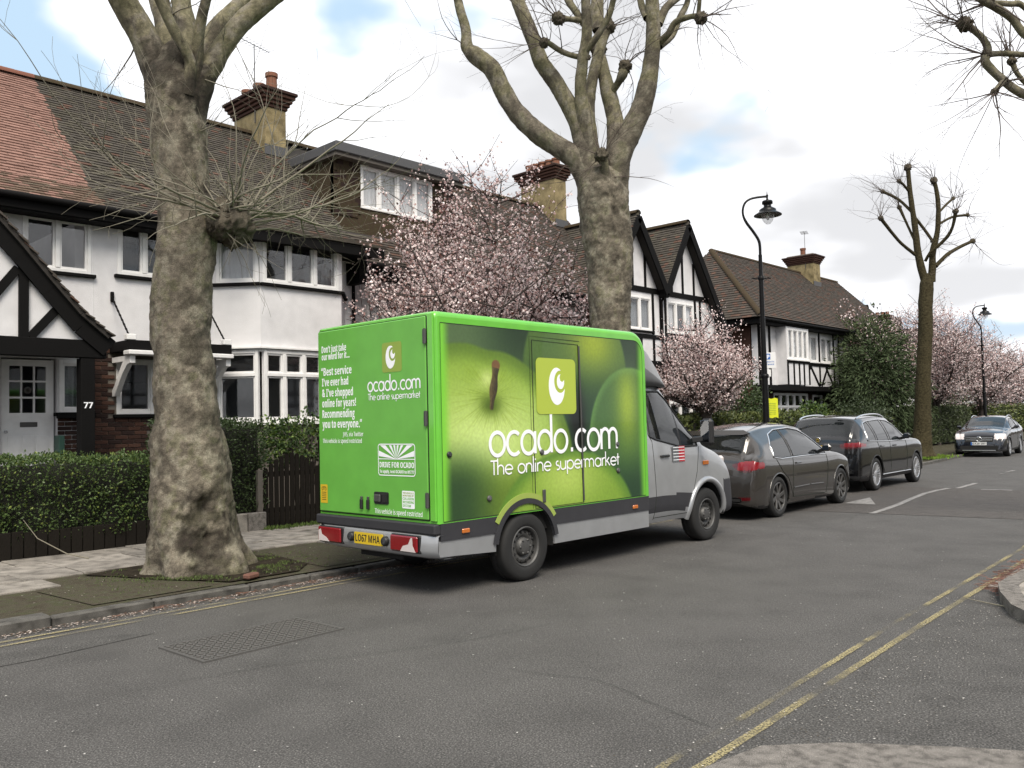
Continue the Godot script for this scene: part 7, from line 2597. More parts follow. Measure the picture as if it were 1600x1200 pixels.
		mb.quad(Vector3(2.80, 1.10, s * 0.992), Vector3(2.945, 1.10, s * 0.992), Vector3(2.945, 1.30, s * 0.990), Vector3(2.80, 1.30, s * 0.990))
		part(t, "door_label", mb, M.grey_print)
		mb = MB.new()
		mb.quad(Vector3(2.95, 1.10, s * 0.992), Vector3(3.09, 1.10, s * 0.992), Vector3(3.09, 1.30, s * 0.990), Vector3(2.95, 1.30, s * 0.990))
		part(t, "door_label", mb, M.red_print)
		if s > 0:
			for k in 5:
				mb = MB.new()
				var y := 1.125 + 0.04 * k
				mb.quad(Vector3(2.812, y - 0.004, 0.9945), Vector3(3.078, y - 0.004, 0.9945), Vector3(3.078, y + 0.004, 0.9942), Vector3(2.812, y + 0.004, 0.9942))
				part(t, "label_print", mb, M.vinyl)
	# wind deflector on the cab roof
	var dk := [[2.27, 2.64, 0.965, 0.91, 2.40, 2.08, 0.02], [2.36, 2.60, 0.96, 0.90, 2.38, 2.08, 0.02], [2.58, 2.42, 0.935, 0.87, 2.26, 2.08, 0.02], [2.78, 2.21, 0.90, 0.83, 2.14, 2.07, 0.02], [2.86, 2.12, 0.87, 0.80, 2.10, 2.06, 0.0]]
	body(t, dk, 0.03, func(x, y, z, col): return "wind_deflector" if y > 2.30 - (x - 2.27) * 0.36 else "deflector_base", {"wind_deflector": M.fairing_light, "deflector_base": M.fairing})
	# inside: seats and steering wheel seen through the glass
	for zz in [-0.45, 0.45]:
		mb = MB.new()
		mb.box(at(2.62, 1.15, zz, Basis(Vector3.BACK, 0.12)), Vector3(0.16, 0.75, 0.48), 0.06)
		mb.box(at(2.56, 1.62, zz), Vector3(0.10, 0.22, 0.28), 0.04)
		mb.box(at(2.85, 0.85, zz), Vector3(0.5, 0.16, 0.5), 0.05)
		part(t, "seat", mb, M.seat)
	mb = MB.new()
	var sw := PackedVector3Array(); var sr := PackedFloat32Array()
	for k in 25:
		sw.push_back(Transform3D(Basis(Vector3.BACK, -0.9), Vector3(3.15, 1.33, 0.42)) * Vector3(0.19 * cos(TAU * k / 24), 0, 0.19 * sin(TAU * k / 24))); sr.push_back(0.016)
	mb.tube(sw, sr, 6, false)
	part(t, "steering_wheel", mb, M.black_plastic)
	mb = MB.new()
	mb.bx(3.2, 1.0, -0.85, 3.55, 1.26, 0.85, 0.05)
	part(t, "dashboard", mb, M.black_plastic)

# ---------------------------------------------------------------- parked cars
func tube_on(parent: Node3D, called: String, keys: Array, pts: PackedVector2Array, closed: bool, s: float, r: float, m: Material, lift := 0.0) -> void:
	var P := PackedVector3Array(); var R := PackedFloat32Array()
	var n := pts.size() if closed else pts.size() - 1
	for k in n:
		for e in 5:
			var q := pts[k].lerp(pts[(k + 1) % pts.size()], e / 5.0)
			var f := flank(keys, q.x, q.y)
			P.push_back(Vector3(f.x, f.y, s * (f.z + lift))); R.push_back(r)
	var q: Vector2 = pts[0] if closed else pts[-1]
	var f := flank(keys, q.x, q.y)
	P.push_back(Vector3(f.x, f.y, s * (f.z + lift))); R.push_back(r)
	var mb := MB.new()
	mb.tube(P, R, 6, not closed)
	part(parent, called, mb, m)

# o: keys, paint, axle (rear axle x), base (wheelbase), tyre radius, glass polygons, ranges for the rear and front screens
func car(t: Node3D, o: Dictionary) -> void:
	var keys: Array = o.keys
	var ax: Array = [o.axle, o.axle + o.base]
	var R: float = o.tyre
	var AR: float = R + 0.045
	var wins: Array = o.wins
	var cls := func(x: float, y: float, z: float, col: int) -> String:
		var side := col < 64
		if side:
			for a in ax:
				if Vector2(x - a, y - R).length() < AR: return ""
			for k in wins.size():
				if Geometry2D.is_point_in_polygon(Vector2(x, y), wins[k]): return "side_window|%d%s" % [k, "r" if z > 0 else "l"]
			if y < o.clad: return "cladding"
		else:
			if x > o.rear[0] and x < o.rear[1] and absf(z) < o.rear[2]: return "rear_window"
			if x > o.front[0] and x < o.front[1] and absf(z) < o.front[2]: return "windscreen"
		if x < 0.35:
			for k in o.lamps.size():
				if Geometry2D.is_point_in_polygon(Vector2(absf(z), y), o.lamps[k]): return ("lamp_segment" if absf(z) < o.get("seg", 0.0) or y < o.get("segy", 0.0) else "tail_lamp") + ("|r" if z > 0 else "|l")
			if y < o.clad + 0.02: return "cladding"
		if x > keys[-1][0] - 0.5:
			for q in o.heads:
				if y > q[0] and y < q[1] and absf(z) > q[2] and absf(z) < q[3] and x > q[4]: return "headlamp" + ("|r" if z > 0 else "|l")
			if o.has("grille") and y > o.grille[0] and y < o.grille[1] and absf(z) < o.grille[2] and x > o.grille[3]: return "grille"
			if o.has("intake") and y > o.intake[0] and y < o.intake[1] and absf(z) < o.intake[2] and x > o.grille[3]: return "intake"
		return "body"
	body(t, keys, 0.017, cls, {"body": o.paint, "side_window": M.car_glass, "rear_window": M.car_glass, "windscreen": M.car_glass, "tail_lamp": M.red_lens, "lamp_segment": M.red_dark, "headlamp": M.clear_lens, "cladding": M.black_plastic, "grille": M.under, "intake": M.under})
	for s in [1.0, -1.0]:
		for a in ax:
			wheel(t, Vector3(a, R, s * o.track), R, 0.225, o.wheel, s)
			var arch := arc_pts(a, R, AR + 0.006, -0.12, PI + 0.12, 20)
			tube_on(t, "arch_lip", keys, arch, false, s, 0.014, o.get("lip", o.paint), -0.004)
			var ring := []
			for zz in [0.35, o.track + 0.11]:
				var row := PackedVector3Array()
				for p in arc_pts(a, R, AR + 0.01, -0.15, PI + 0.15, 18): row.push_back(Vector3(p.x, p.y, s * zz))
				ring.append(row)
			var mb := MB.new()
			mb.grid(ring, false, s > 0)
			part(t, "wheel_well", mb, M.under)
		for k in wins.size(): tube_on(t, "window_rubber", keys, wins[k], true, s, 0.010, M.black_plastic, 0.0)
		tube_on(t, "window_trim", keys, o.trim, o.get("trim_closed", false), s, 0.011, M.chrome, 0.004)
		for ln in o.shuts: tube_on(t, "shut_line", keys, ln, false, s, 0.0065, M.seam, 0.0)
		for q in o.handles:
			var f := flank(keys, q[0], q[1])
			var mb := MB.new()
			mb.box(at(f.x, f.y, s * (f.z + 0.012)), Vector3(0.19, 0.028, 0.028), 0.009)
			part(t, "door_handle", mb, o.paint)
		var mq: Array = o.mirror
		var f := flank(keys, mq[0], mq[1])
		var mr := node(t, "door_mirror")
		var mb := MB.new()
		mb.bar(Vector3(f.x, f.y, s * (f.z - 0.03)), Vector3(f.x - 0.02, f.y + 0.04, s * (f.z + 0.07)), 0.06, 0.035, Vector3.RIGHT, 0.008)
		part(mr, "mirror_arm", mb, M.black_plastic)
		mb = MB.new()
		mb.box(at(f.x + 0.0, f.y + 0.07, s * (f.z + 0.12), yaw(-0.15 * s)), Vector3(0.11, 0.13, 0.18), 0.05)
		part(mr, "mirror_shell", mb, o.paint)
		mb = MB.new()
		mb.box(at(f.x - 0.057, f.y + 0.07, s * (f.z + 0.12), yaw(-0.15 * s)), Vector3(0.006, 0.085, 0.12), 0.002)
		part(mr, "mirror_glass", mb, M.mirror)
		for q in o.get("strip", []): tube_on(t, "side_strip", keys, v2(q), false, s, 0.012, M.rim_grey if o.wheel == "swirl" else M.chrome, 0.004)
		if o.has("rails"):
			var P := PackedVector3Array(); var RR := PackedFloat32Array()
			for k in 13:
				var x := lerpf(o.rails[0], o.rails[1], k / 12.0)
				P.push_back(Vector3(x, pchip(keys, 1, x) + 0.035 - 0.05 * pow(absf(k / 6.0 - 1.0), 4.0), s * pchip(keys, 3, x) * 0.93)); RR.push_back(0.018)
			mb = MB.new()
			mb.tube(P, RR, 8)
			part(t, "roof_rail", mb, M.chrome)
	# seats
	for q in o.seats:
		for zz in [-0.36, 0.36]:
			var mb := MB.new()
			mb.box(at(q, 0.80, zz, Basis(Vector3.BACK, 0.2)), Vector3(0.14, 0.62, 0.46), 0.05)
			mb.box(at(q - 0.10, 1.16, zz), Vector3(0.09, 0.16, 0.26), 0.04)
			part(t, "seat", mb, M.seat)
	var mb := MB.new()
	mb.bx(0.75, 0.45, -0.7, o.front[0] + 0.35, 0.52, 0.7)
	mb.bx(o.front[1] - 0.45, 0.6, -0.7, o.front[1] - 0.05, 0.95, 0.7, 0.05)
	part(t, "cabin", mb, M.seat)

func build_cars() -> void:
	# dark bronze hatchback with a coupe roof
	var t := thing("parked_car", "dark bronze hatchback with sloping roof parked ahead of the green van", "car", Vector3(13.28 - 0.86, 0, -7.38), 0.022, "cars parked along the kerb")
	var k1 := [[0.0, 0.40, 0.62, 0.50, 0.36, 0.28, 0.0], [0.015, 0.52, 0.72, 0.60, 0.45, 0.26, 0.0], [0.04, 0.72, 0.80, 0.66, 0.62, 0.24, 0.01], [0.09, 0.93, 0.855, 0.66, 0.86, 0.22, 0.015], [0.16, 1.04, 0.875, 0.64, 0.93, 0.20, 0.02], [0.24, 1.12, 0.89, 0.64, 0.96, 0.19, 0.025], [0.40, 1.33, 0.905, 0.62, 0.97, 0.18, 0.03], [0.48, 1.40, 0.905, 0.62, 0.965, 0.18, 0.03], [0.62, 1.435, 0.905, 0.61, 0.96, 0.18, 0.03], [1.10, 1.495, 0.905, 0.61, 0.95, 0.18, 0.035], [1.75, 1.52, 0.905, 0.62, 0.93, 0.18, 0.04], [2.35, 1.475, 0.905, 0.61, 0.925, 0.18, 0.04], [2.85, 1.29, 0.905, 0.63, 0.92, 0.18, 0.05], [3.32, 1.06, 0.90, 0.68, 0.92, 0.18, 0.05], [3.65, 0.99, 0.89, 0.71, 0.88, 0.18, 0.05], [4.0, 0.89, 0.86, 0.69, 0.80, 0.19, 0.04], [4.16, 0.77, 0.80, 0.64, 0.68, 0.20, 0.02], [4.25, 0.58, 0.70, 0.55, 0.50, 0.22, 0.0], [4.28, 0.40, 0.60, 0.47, 0.36, 0.26, 0.0]]
	var w1 := [v2([[0.72, 1.0], [0.78, 1.17], [1.0, 1.35], [1.28, 1.42], [1.42, 1.43], [1.40, 0.975], [1.0, 0.965]]), v2([[1.47, 1.435], [1.85, 1.44], [2.25, 1.40], [2.55, 1.275], [2.73, 1.15], [2.84, 1.05], [2.86, 0.975], [1.46, 0.98]])]
	car(t, {keys = k1, seg = 0.57, segy = 0.81, paint = M.brown_paint, axle = 0.86, base = 2.68, tyre = 0.335, track = 0.785, wheel = "swirl", wins = w1, clad = 0.215, rear = [0.20, 0.42, 0.57], front = [2.42, 3.26, 0.60], lamps = [v2([[0.46, 0.885], [0.54, 0.82], [0.68, 0.775], [0.80, 0.785], [0.90, 0.84], [0.93, 0.91], [0.82, 0.955], [0.66, 0.945], [0.54, 0.925]]), v2([[0.44, 0.31], [0.78, 0.33], [0.80, 0.38], [0.50, 0.375]])], heads = [[0.62, 0.78, 0.42, 0.8, 3.95]], trim = v2([[2.86, 0.965], [1.8, 0.968], [1.0, 0.955], [0.72, 0.985], [0.77, 1.18], [0.99, 1.365], [1.28, 1.435], [1.85, 1.458], [2.26, 1.415], [2.57, 1.285], [2.86, 1.05]]), shuts = [v2([[1.44, 0.97], [1.40, 0.6], [1.40, 0.3], [2.75, 0.27]]), v2([[2.88, 0.955], [2.90, 0.7], [2.80, 0.27]]), v2([[0.80, 0.95], [1.0, 0.75], [1.22, 0.62], [1.40, 0.3]])], handles = [[1.62, 0.86]], mirror = [2.68, 1.01], strip = [[[1.42, 0.45], [2.05, 0.46]], [[2.10, 0.46], [2.66, 0.45]]], seats = [1.05, 1.95]})
	var mb := MB.new()
	mb.poly(v2([[-0.62, 0], [-0.5, 0.06], [0.5, 0.06], [0.62, 0], [0.5, -0.03], [-0.5, -0.03]]), Transform3D(Basis(Vector3(0, 0, 1), Vector3(0.5, 0.86, 0), Vector3(-0.86, 0.5, 0)), Vector3(0.42, 1.395, 0)), 0.03)
	part(t, "spoiler", mb, M.brown_paint)
	for s in [-1.0, 1.0]:
		mb = MB.new()
		mb.poly(rounded(s * 0.52 - 0.13, 0.29, s * 0.52 + 0.13, 0.37, 0.03), Transform3D(Basis(Vector3(0, 0, 1), Vector3.UP, Vector3(-1, 0, 0)), Vector3(0.0, 0, 0)), 0.04)
		part(t, "exhaust_trim", mb, M.chrome)
		mb = MB.new()
		mb.poly(rounded(s * 0.52 - 0.105, 0.31, s * 0.52 + 0.105, 0.352, 0.018), Transform3D(Basis(Vector3(0, 0, 1), Vector3.UP, Vector3(-1, 0, 0)), Vector3(-0.003, 0, 0)), 0.01)
		part(t, "exhaust_pipe", mb, M.under)
	# black sport utility car in front of it
	t = thing("parked_car", "black sport utility car with roof rails parked in front of the bronze hatchback", "car", Vector3(19.0 - 0.93, 0, -7.93), 0.03, "cars parked along the kerb")
	var k2 := [[0.0, 0.48, 0.66, 0.54, 0.42, 0.34, 0.0], [0.02, 0.66, 0.78, 0.66, 0.58, 0.30, 0.0], [0.045, 0.90, 0.87, 0.70, 0.80, 0.27, 0.01], [0.08, 1.08, 0.905, 0.70, 0.98, 0.26, 0.015], [0.14, 1.18, 0.915, 0.70, 1.05, 0.25, 0.02], [0.42, 1.50, 0.935, 0.68, 1.06, 0.24, 0.03], [0.52, 1.575, 0.94, 0.68, 1.06, 0.24, 0.03], [0.90, 1.61, 0.945, 0.69, 1.055, 0.24, 0.035], [1.70, 1.635, 0.945, 0.69, 1.04, 0.24, 0.04], [2.35, 1.61, 0.945, 0.69, 1.03, 0.24, 0.04], [2.85, 1.45, 0.945, 0.70, 1.02, 0.24, 0.05], [3.42, 1.17, 0.94, 0.74, 1.02, 0.24, 0.05], [3.85, 1.11, 0.93, 0.77, 1.0, 0.24, 0.05], [4.28, 1.03, 0.90, 0.74, 0.92, 0.25, 0.04], [4.50, 0.92, 0.84, 0.68, 0.82, 0.26, 0.02], [4.61, 0.72, 0.76, 0.60, 0.64, 0.28, 0.0], [4.65, 0.48, 0.62, 0.50, 0.44, 0.32, 0.0]]
	var w2 := [v2([[0.50, 1.10], [0.56, 1.30], [0.72, 1.46], [0.95, 1.50], [0.99, 1.085]]), v2([[1.06, 1.51], [1.75, 1.53], [1.80, 1.065], [1.08, 1.085]]), v2([[1.88, 1.53], [2.25, 1.50], [2.55, 1.40], [2.80, 1.24], [2.93, 1.12], [2.94, 1.06], [1.90, 1.065]])]
	car(t, {keys = k2, seg = 0.56, segy = 0.975, paint = M.black_paint_car, axle = 0.93, base = 2.83, tyre = 0.36, track = 0.82, wheel = "fan", wins = w2, clad = 0.34, rear = [0.15, 0.47, 0.64], front = [2.45, 3.28, 0.66], lamps = [v2([[0.46, 0.98], [0.50, 0.945], [0.70, 0.935], [0.92, 0.96], [0.95, 1.02], [0.88, 1.07], [0.62, 1.06], [0.49, 1.04]])], heads = [[0.78, 0.92, 0.5, 0.85, 4.3]], lip = M.black_plastic, trim = v2([[2.96, 1.05], [1.9, 1.055], [0.98, 1.075], [0.48, 1.09], [0.54, 1.31], [0.71, 1.475], [0.96, 1.515], [1.75, 1.545], [2.26, 1.515], [2.57, 1.41], [2.96, 1.12]]), shuts = [v2([[1.03, 1.07], [1.2, 0.8], [1.34, 0.5], [1.45, 0.36]]), v2([[1.84, 1.06], [1.86, 0.36]]), v2([[2.96, 1.05], [3.02, 0.8], [2.98, 0.36], [1.45, 0.36]])], handles = [[1.30, 0.96], [2.12, 0.95]], mirror = [2.72, 1.08], strip = [[[1.32, 0.33], [3.28, 0.33]]], rails = [0.62, 2.30], seats = [1.2, 2.1]})
	var TT := Transform3D(Basis(Vector3(0, 0, 1), Vector3.UP, Vector3(-1, 0, 0)), Vector3(0.03, 0, 0))
	var pl := node(t, "number_plate")
	mb = MB.new()
	mb.poly(rounded(-0.26, 0.90, 0.26, 1.01, 0.01), TT * at(0, 0, 0.01), 0.02)
	part(pl, "plate", mb, M.plate_yellow)
	lettering(pl, "LG", true, TT * at(0.10, 0.92, 0.011), 0.13, 0.07, M.ink)
	mb = MB.new()
	mb.bx(0.19, 1.20, -0.24, 0.21, 1.225, 0.20, 0.006)
	part(t, "rear_wiper", mb, M.black_plastic)
	for s in [-1.0, 1.0]:
		mb = MB.new()
		mb.poly(rounded(s * 0.60 - 0.16, 0.40, s * 0.60 + 0.16, 0.50, 0.04), Transform3D(Basis(Vector3(0, 0, 1), Vector3.UP, Vector3(-1, 0, 0)), Vector3(-0.005, 0, 0)), 0.05)
		part(t, "exhaust_trim", mb, M.chrome)
		mb = MB.new()
		mb.poly(rounded(s * 0.60 - 0.13, 0.42, s * 0.60 + 0.13, 0.48, 0.025), Transform3D(Basis(Vector3(0, 0, 1), Vector3.UP, Vector3(-1, 0, 0)), Vector3(-0.009, 0, 0)), 0.01)
		part(t, "exhaust_pipe", mb, M.under)
	mb = MB.new()
	mb.lathe(v2([[0.0, 0.008], [0.055, 0.006], [0.06, 0.0]]), Transform3D(Basis(Vector3.BACK, PI / 2), Vector3(0.055, 1.13, 0)), 20)
	part(t, "rear_badge", mb, M.chrome)
	# dark crossover facing the camera
	t = thing("parked_car", "dark blue black crossover facing the camera at the far kerb", "car", Vector3(39.3, 0, -9.55), PI - 0.09 + 0.18, "cars parked along the kerb")
	var k3 := [[0.0, 0.46, 0.66, 0.54, 0.40, 0.32, 0.0], [0.02, 0.64, 0.78, 0.64, 0.55, 0.28, 0.0], [0.06, 0.92, 0.86, 0.68, 0.84, 0.25, 0.01], [0.14, 1.08, 0.89, 0.68, 0.98, 0.23, 0.02], [0.40, 1.32, 0.90, 0.64, 1.0, 0.21, 0.03], [0.70, 1.43, 0.90, 0.64, 0.99, 0.20, 0.03], [1.60, 1.49, 0.90, 0.65, 0.97, 0.20, 0.04], [2.20, 1.45, 0.90, 0.65, 0.96, 0.20, 0.04], [2.62, 1.29, 0.90, 0.67, 0.95, 0.20, 0.05], [3.15, 1.04, 0.90, 0.72, 0.95, 0.20, 0.05], [3.60, 0.99, 0.89, 0.74, 0.90, 0.20, 0.05], [4.05, 0.90, 0.86, 0.70, 0.80, 0.20, 0.04], [4.24, 0.80, 0.82, 0.66, 0.70, 0.20, 0.02], [4.34, 0.66, 0.78, 0.62, 0.56, 0.20, 0.01], [4.40, 0.48, 0.72, 0.58, 0.42, 0.20, 0.0], [4.42, 0.30, 0.64, 0.52, 0.28, 0.20, 0.0]]
	var w3 := [v2([[0.80, 1.02], [0.95, 1.28], [1.30, 1.40], [1.55, 1.41], [1.52, 1.0]]), v2([[1.62, 1.41], [2.05, 1.38], [2.40, 1.26], [2.70, 1.07], [2.72, 1.0], [1.60, 1.0]])]
	car(t, {keys = k3, paint = M.black_paint_blue, axle = 0.86, base = 2.70, tyre = 0.34, track = 0.79, wheel = "fan", wins = w3, clad = 0.28, rear = [0.16, 0.42, 0.56], front = [2.28, 3.08, 0.63], lamps = [v2([[0.45, 0.85], [0.9, 0.85], [0.9, 1.0], [0.45, 1.0]])], heads = [[0.66, 0.86, 0.50, 0.86, 4.02]], grille = [0.56, 0.76, 0.46, 4.15], intake = [0.27, 0.42, 0.62], trim = v2([[2.72, 0.985], [1.6, 0.985], [0.80, 1.0]]), shuts = [v2([[1.58, 0.98], [1.6, 0.35]])], handles = [[1.2, 0.88], [1.95, 0.87]], mirror = [2.52, 1.02], strip = [], rails = [0.7, 2.1], seats = [1.1, 1.95]})
	mb = MB.new()
	for y in [0.625, 0.70]: mb.bar(Vector3(4.36 if y < 0.66 else 4.325, y, -0.44), Vector3(4.36 if y < 0.66 else 4.325, y, 0.44), 0.035, 0.02, Vector3.RIGHT, 0.006)
	part(t, "grille_bar", mb, M.chrome)
	mb = MB.new()
	var ring := PackedVector3Array(); var rr := PackedFloat32Array()
	for k in 25:
		ring.push_back(Vector3(4.375, 0.665 + 0.085 * sin(TAU * k / 24), 0.085 * cos(TAU * k / 24))); rr.push_back(0.012)
	mb.tube(ring, rr, 6, false)
	for k in 3:
		var a := PI / 2 + TAU * k / 3
		mb.bar(Vector3(4.375, 0.665, 0), Vector3(4.375, 0.665 + 0.085 * sin(a), 0.085 * cos(a)), 0.016, 0.012, Vector3.RIGHT)
	part(t, "star_badge", mb, M.chrome)
	mb = MB.new()
	mb.bar(Vector3(4.44, 0.245, -0.55), Vector3(4.44, 0.245, 0.55), 0.03, 0.02, Vector3.RIGHT, 0.006)
	part(t, "bumper_trim", mb, M.chrome)
	TT = Transform3D(Basis(Vector3(0, 0, -1), Vector3.UP, Vector3(1, 0, 0)), Vector3(4.42, 0, 0))
	pl = node(t, "number_plate")
	mb = MB.new()
	mb.poly(rounded(-0.26, 0.445, 0.26, 0.555, 0.01), TT * at(0, 0, 0.012), 0.02)
	part(pl, "plate", mb, M.plate_white)
	mb = MB.new()
	mb.poly(rounded(-0.26, 0.446, -0.21, 0.554, 0.008), TT * at(0, 0, 0.013), 0.0, false)
	part(pl, "plate_band", mb, M.sign_blue)
	lettering(pl, "GX20 SRY", true, TT * at(-0.20, 0.466, 0.0135), 0.44, 0.07, M.ink)

# ---------------------------------------------------------------- lamps, signs, fence, gate and other small things
func lamp_post(label: String, p: Vector3, turn: float, hgt: float) -> void:
	var t := thing("street_lamp", label, "street lamp", p, turn, "swan neck street lamps")
	var mb := MB.new()
	mb.lathe(v2([[0.16, 0], [0.16, 0.06], [0.105, 0.10], [0.095, 1.1], [0.11, 1.12], [0.11, 1.17], [0.075, 1.20], [0.070, 2.45], [0.095, 2.47], [0.095, 2.53], [0.062, 2.56], [0.052, hgt - 1.9], [0.07, hgt - 1.88], [0.07, hgt - 1.82], [0.045, hgt - 1.78], [0.042, hgt - 1.30]]), Transform3D(), 18)
	part(t, "column", mb, M.post_black)
	mb = MB.new()
	mb.bar(Vector3(-0.22, hgt - 1.85, 0), Vector3(0.22, hgt - 1.85, 0), 0.025, 0.025)
	part(t, "ladder_bar", mb, M.post_black)
	# swan neck in the local x direction, lantern hanging at its end
	var P := PackedVector3Array(); var R := PackedFloat32Array()
	for q in [[0, -1.35], [0.0, -1.10], [-0.03, -0.95], [-0.15, -0.75], [-0.29, -0.55], [-0.36, -0.38], [-0.36, -0.22], [-0.30, -0.08], [-0.18, 0.0], [-0.02, 0.035], [0.14, 0.05], [0.19, 0.05]]:
		P.push_back(Vector3(q[0], hgt + q[1], 0)); R.push_back(0.032 if q[1] < -0.5 else 0.026)
	var C := []
	for k in P.size(): C.append([P[k].x, P[k].y, P[k].z, R[k]])
	var sp := smooth_path(C, 0.04)
	mb = MB.new()
	mb.tube(sp[0], sp[1], 10)
	part(t, "swan_neck", mb, M.post_black)
	var ln := node(t, "lantern", at(0.21, hgt, 0))
	mb = MB.new()
	mb.lathe(v2([[0.005, 0.18], [0.012, 0.10], [0.03, 0.08], [0.02, 0.02], [0.03, -0.03], [0.11, -0.05], [0.12, -0.07], [0.12, -0.12], [0.085, -0.13], [0.085, -0.19], [0.12, -0.21], [0.17, -0.24], [0.19, -0.26], [0.19, -0.30], [0.24, -0.33], [0.31, -0.375], [0.315, -0.39], [0.29, -0.385], [0.15, -0.35], [0.0, -0.35]].map(func(q): return q)), Transform3D(), 30)
	# profile runs downwards: face it outwards
	for i in mb.n.size(): mb.n[i] = -mb.n[i]
	for i in mb.ix.size() / 3:
		var q := mb.ix[3 * i + 1]
		mb.ix[3 * i + 1] = mb.ix[3 * i + 2]; mb.ix[3 * i + 2] = q
	part(ln, "shade", mb, M.post_black)
	mb = MB.new()
	mb.lathe(v2([[0.0, -0.60], [0.05, -0.585], [0.10, -0.53], [0.135, -0.45], [0.15, -0.36]]), Transform3D(), 24)
	part(ln, "bowl", mb, M.bulb)
	mb = MB.new()
	mb.lathe(v2([[0.0, -0.5], [0.03, -0.49], [0.035, -0.40], [0.02, -0.35]]), Transform3D(), 12)
	part(ln, "burner", mb, M.vinyl)

func build_street_things() -> void:
	lamp_post("tall black swan neck street lamp rising behind the bronze hatchback", Vector3(18.15, 0.09, -8.85 - 0.28), -0.8, 6.6)
	lamp_post("distant black swan neck street lamp at the right edge", Vector3(44.8, 0.09, -11.4), -0.8, 6.6)
	var py := 0.75
	var face := yaw(0.75)
	# parking plate and a smaller plate under it on the first lamp
	var t := thing("parking_sign", "small white and blue parking plate strapped to the street lamp", "sign", Vector3(18.22, 2.95, -9.06))
	t.basis = yaw(-0.75)
	var mb := MB.new()
	mb.box(at(0.05, 0, 0), Vector3(0.24, 0.36, 0.012), 0.004)
	part(t, "plate", mb, M.plate_white)
	mb = MB.new()
	mb.bx(-0.055, 0.02, 0.0065, 0.045, 0.155, 0.0085)
	part(t, "blue_panel", mb, M.sign_blue)
	lettering(t, "P", true, at(-0.035, 0.04, 0.0095), 0.06, 0.09, M.vinyl)
	lettering(t, "Mon-Fri", true, at(-0.05, -0.05, 0.0075), 0.18, 0.04, M.sign_blue)
	lettering(t, "Permit", true, at(-0.05, -0.11, 0.0075), 0.18, 0.04, M.sign_blue)
	mb = MB.new()
	mb.box(at(0.0, -0.29, 0), Vector3(0.10, 0.16, 0.010), 0.003)
	part(t, "lower_plate", mb, M.plate_white)
	t = thing("planning_notice", "bright yellow notice tied round the street lamp", "notice", Vector3(18.24, 1.86, -9.03))
	t.basis = yaw(-0.75)
	mb = MB.new()
	var rows := []
	for j in 2:
		var row := PackedVector3Array()
		for k in 9:
			var f := k / 8.0 - 0.5
			row.push_back(Vector3(f * 0.30, (0.22 if j else -0.22) + 0.012 * sin(k * 1.3), 0.03 - 0.16 * f * f))
		rows.append(row)
	mb.grid(rows)
	part(t, "sheet", mb, M.notice)
	mb = MB.new()
	for k in 7: mb.bx(-0.09, 0.10 - k * 0.04, 0.0325, 0.09, 0.108 - k * 0.04, 0.034)
	part(t, "print", mb, M.logo_dull)
	# boarded edging under the near hedge: boards one by one
	t = thing("board_edging", "low edging of dark upright boards under the near hedge", "fence", Vector3(0, 0.08, -11.83))
	for k in 49:
		mb = MB.new()
		var x := -1.5 + k * 0.14
		mb.box(at(x, 0.17 + rng.randf_range(-0.012, 0.012), rng.randf_range(-0.006, 0.006)), Vector3(0.128, 0.36, 0.028), 0.005)
		part(t, "board", mb, M.wood_black)
	# gate
	t = thing("garden_gate", "black arched picket garden gate beside the green van", "gate", Vector3(6.97, 0.12, -11.88))
	for k in 11:
		var x := 0.06 + k * 0.093
		var h := 0.86 + 0.26 * sin(PI * (k + 0.5) / 11.0)
		mb = MB.new()
		mb.poly(v2([[-0.036, 0], [0.036, 0], [0.036, h - 0.02], [0.015, h], [-0.015, h], [-0.036, h - 0.02]]), at(x, 0.02, 0), 0.018)
		part(t, "picket", mb, M.wood_black)
	for y in [0.22, 0.78]:
		mb = MB.new()
		mb.bx(0.02, y, -0.05, 1.03, y + 0.08, -0.019, 0.004)
		part(t, "rail", mb, M.wood_black)
	t = thing("gate_post", "pale weathered wooden post at the left of the black gate", "post", Vector3(6.90, 0.1, -11.86))
	mb = MB.new()
	mb.bx(-0.04, 0, -0.04, 0.04, 0.92, 0.04, 0.006)
	part(t, "shaft", mb, M.wood_grey)
	t = thing("gate_post", "thick black post between the gate and the rear of the van", "post", Vector3(8.08, 0.1, -11.88))
	mb = MB.new()
	mb.bx(-0.06, 0, -0.06, 0.06, 1.35, 0.06, 0.01)
	part(t, "shaft", mb, M.wood_black)
	mb = MB.new()
	mb.bx(-0.075, 1.351, -0.075, 0.075, 1.40, 0.075, 0.012)
	part(t, "cap", mb, M.wood_black)
	t = thing("garden_fence", "dark picket fence running on behind the van", "fence", Vector3(8.2, 0.1, -11.95))
	for k in 40:
		mb = MB.new()
		mb.box(at(k * 0.125, 0.6, 0), Vector3(0.10, 1.1, 0.02), 0.004)
		part(t, "picket", mb, M.wood_black)
	mb = MB.new()
	mb.bx(-0.05, 0.3, -0.06, 5.0, 0.38, -0.012, 0.004)
	mb.bx(-0.05, 0.9, -0.06, 5.0, 0.98, -0.012, 0.004)
	part(t, "rail", mb, M.wood_black)
	# low retaining block at the foot of the tall hedge
	t = thing("low_wall", "low stone planter wall at the foot of the tall hedge", "wall", Vector3(6.3, 0.08, -11.85))
	for k in 4: part(t, "block", stone(0.30, 0.30, 0.14, 0.012), M.concrete if k % 2 else M.slab[1], at(-0.42 + k * 0.315, 0.15, 0))
	# loose brick at the kerb by the tree
	t = thing("loose_brick", "loose red brick lying on the kerb by the plane tree", "brick", Vector3(4.62, 0.13, -8.12), 0.35)
	mb = MB.new()
	mb.box(Transform3D(), Vector3(0.17, 0.055, 0.09), 0.014)
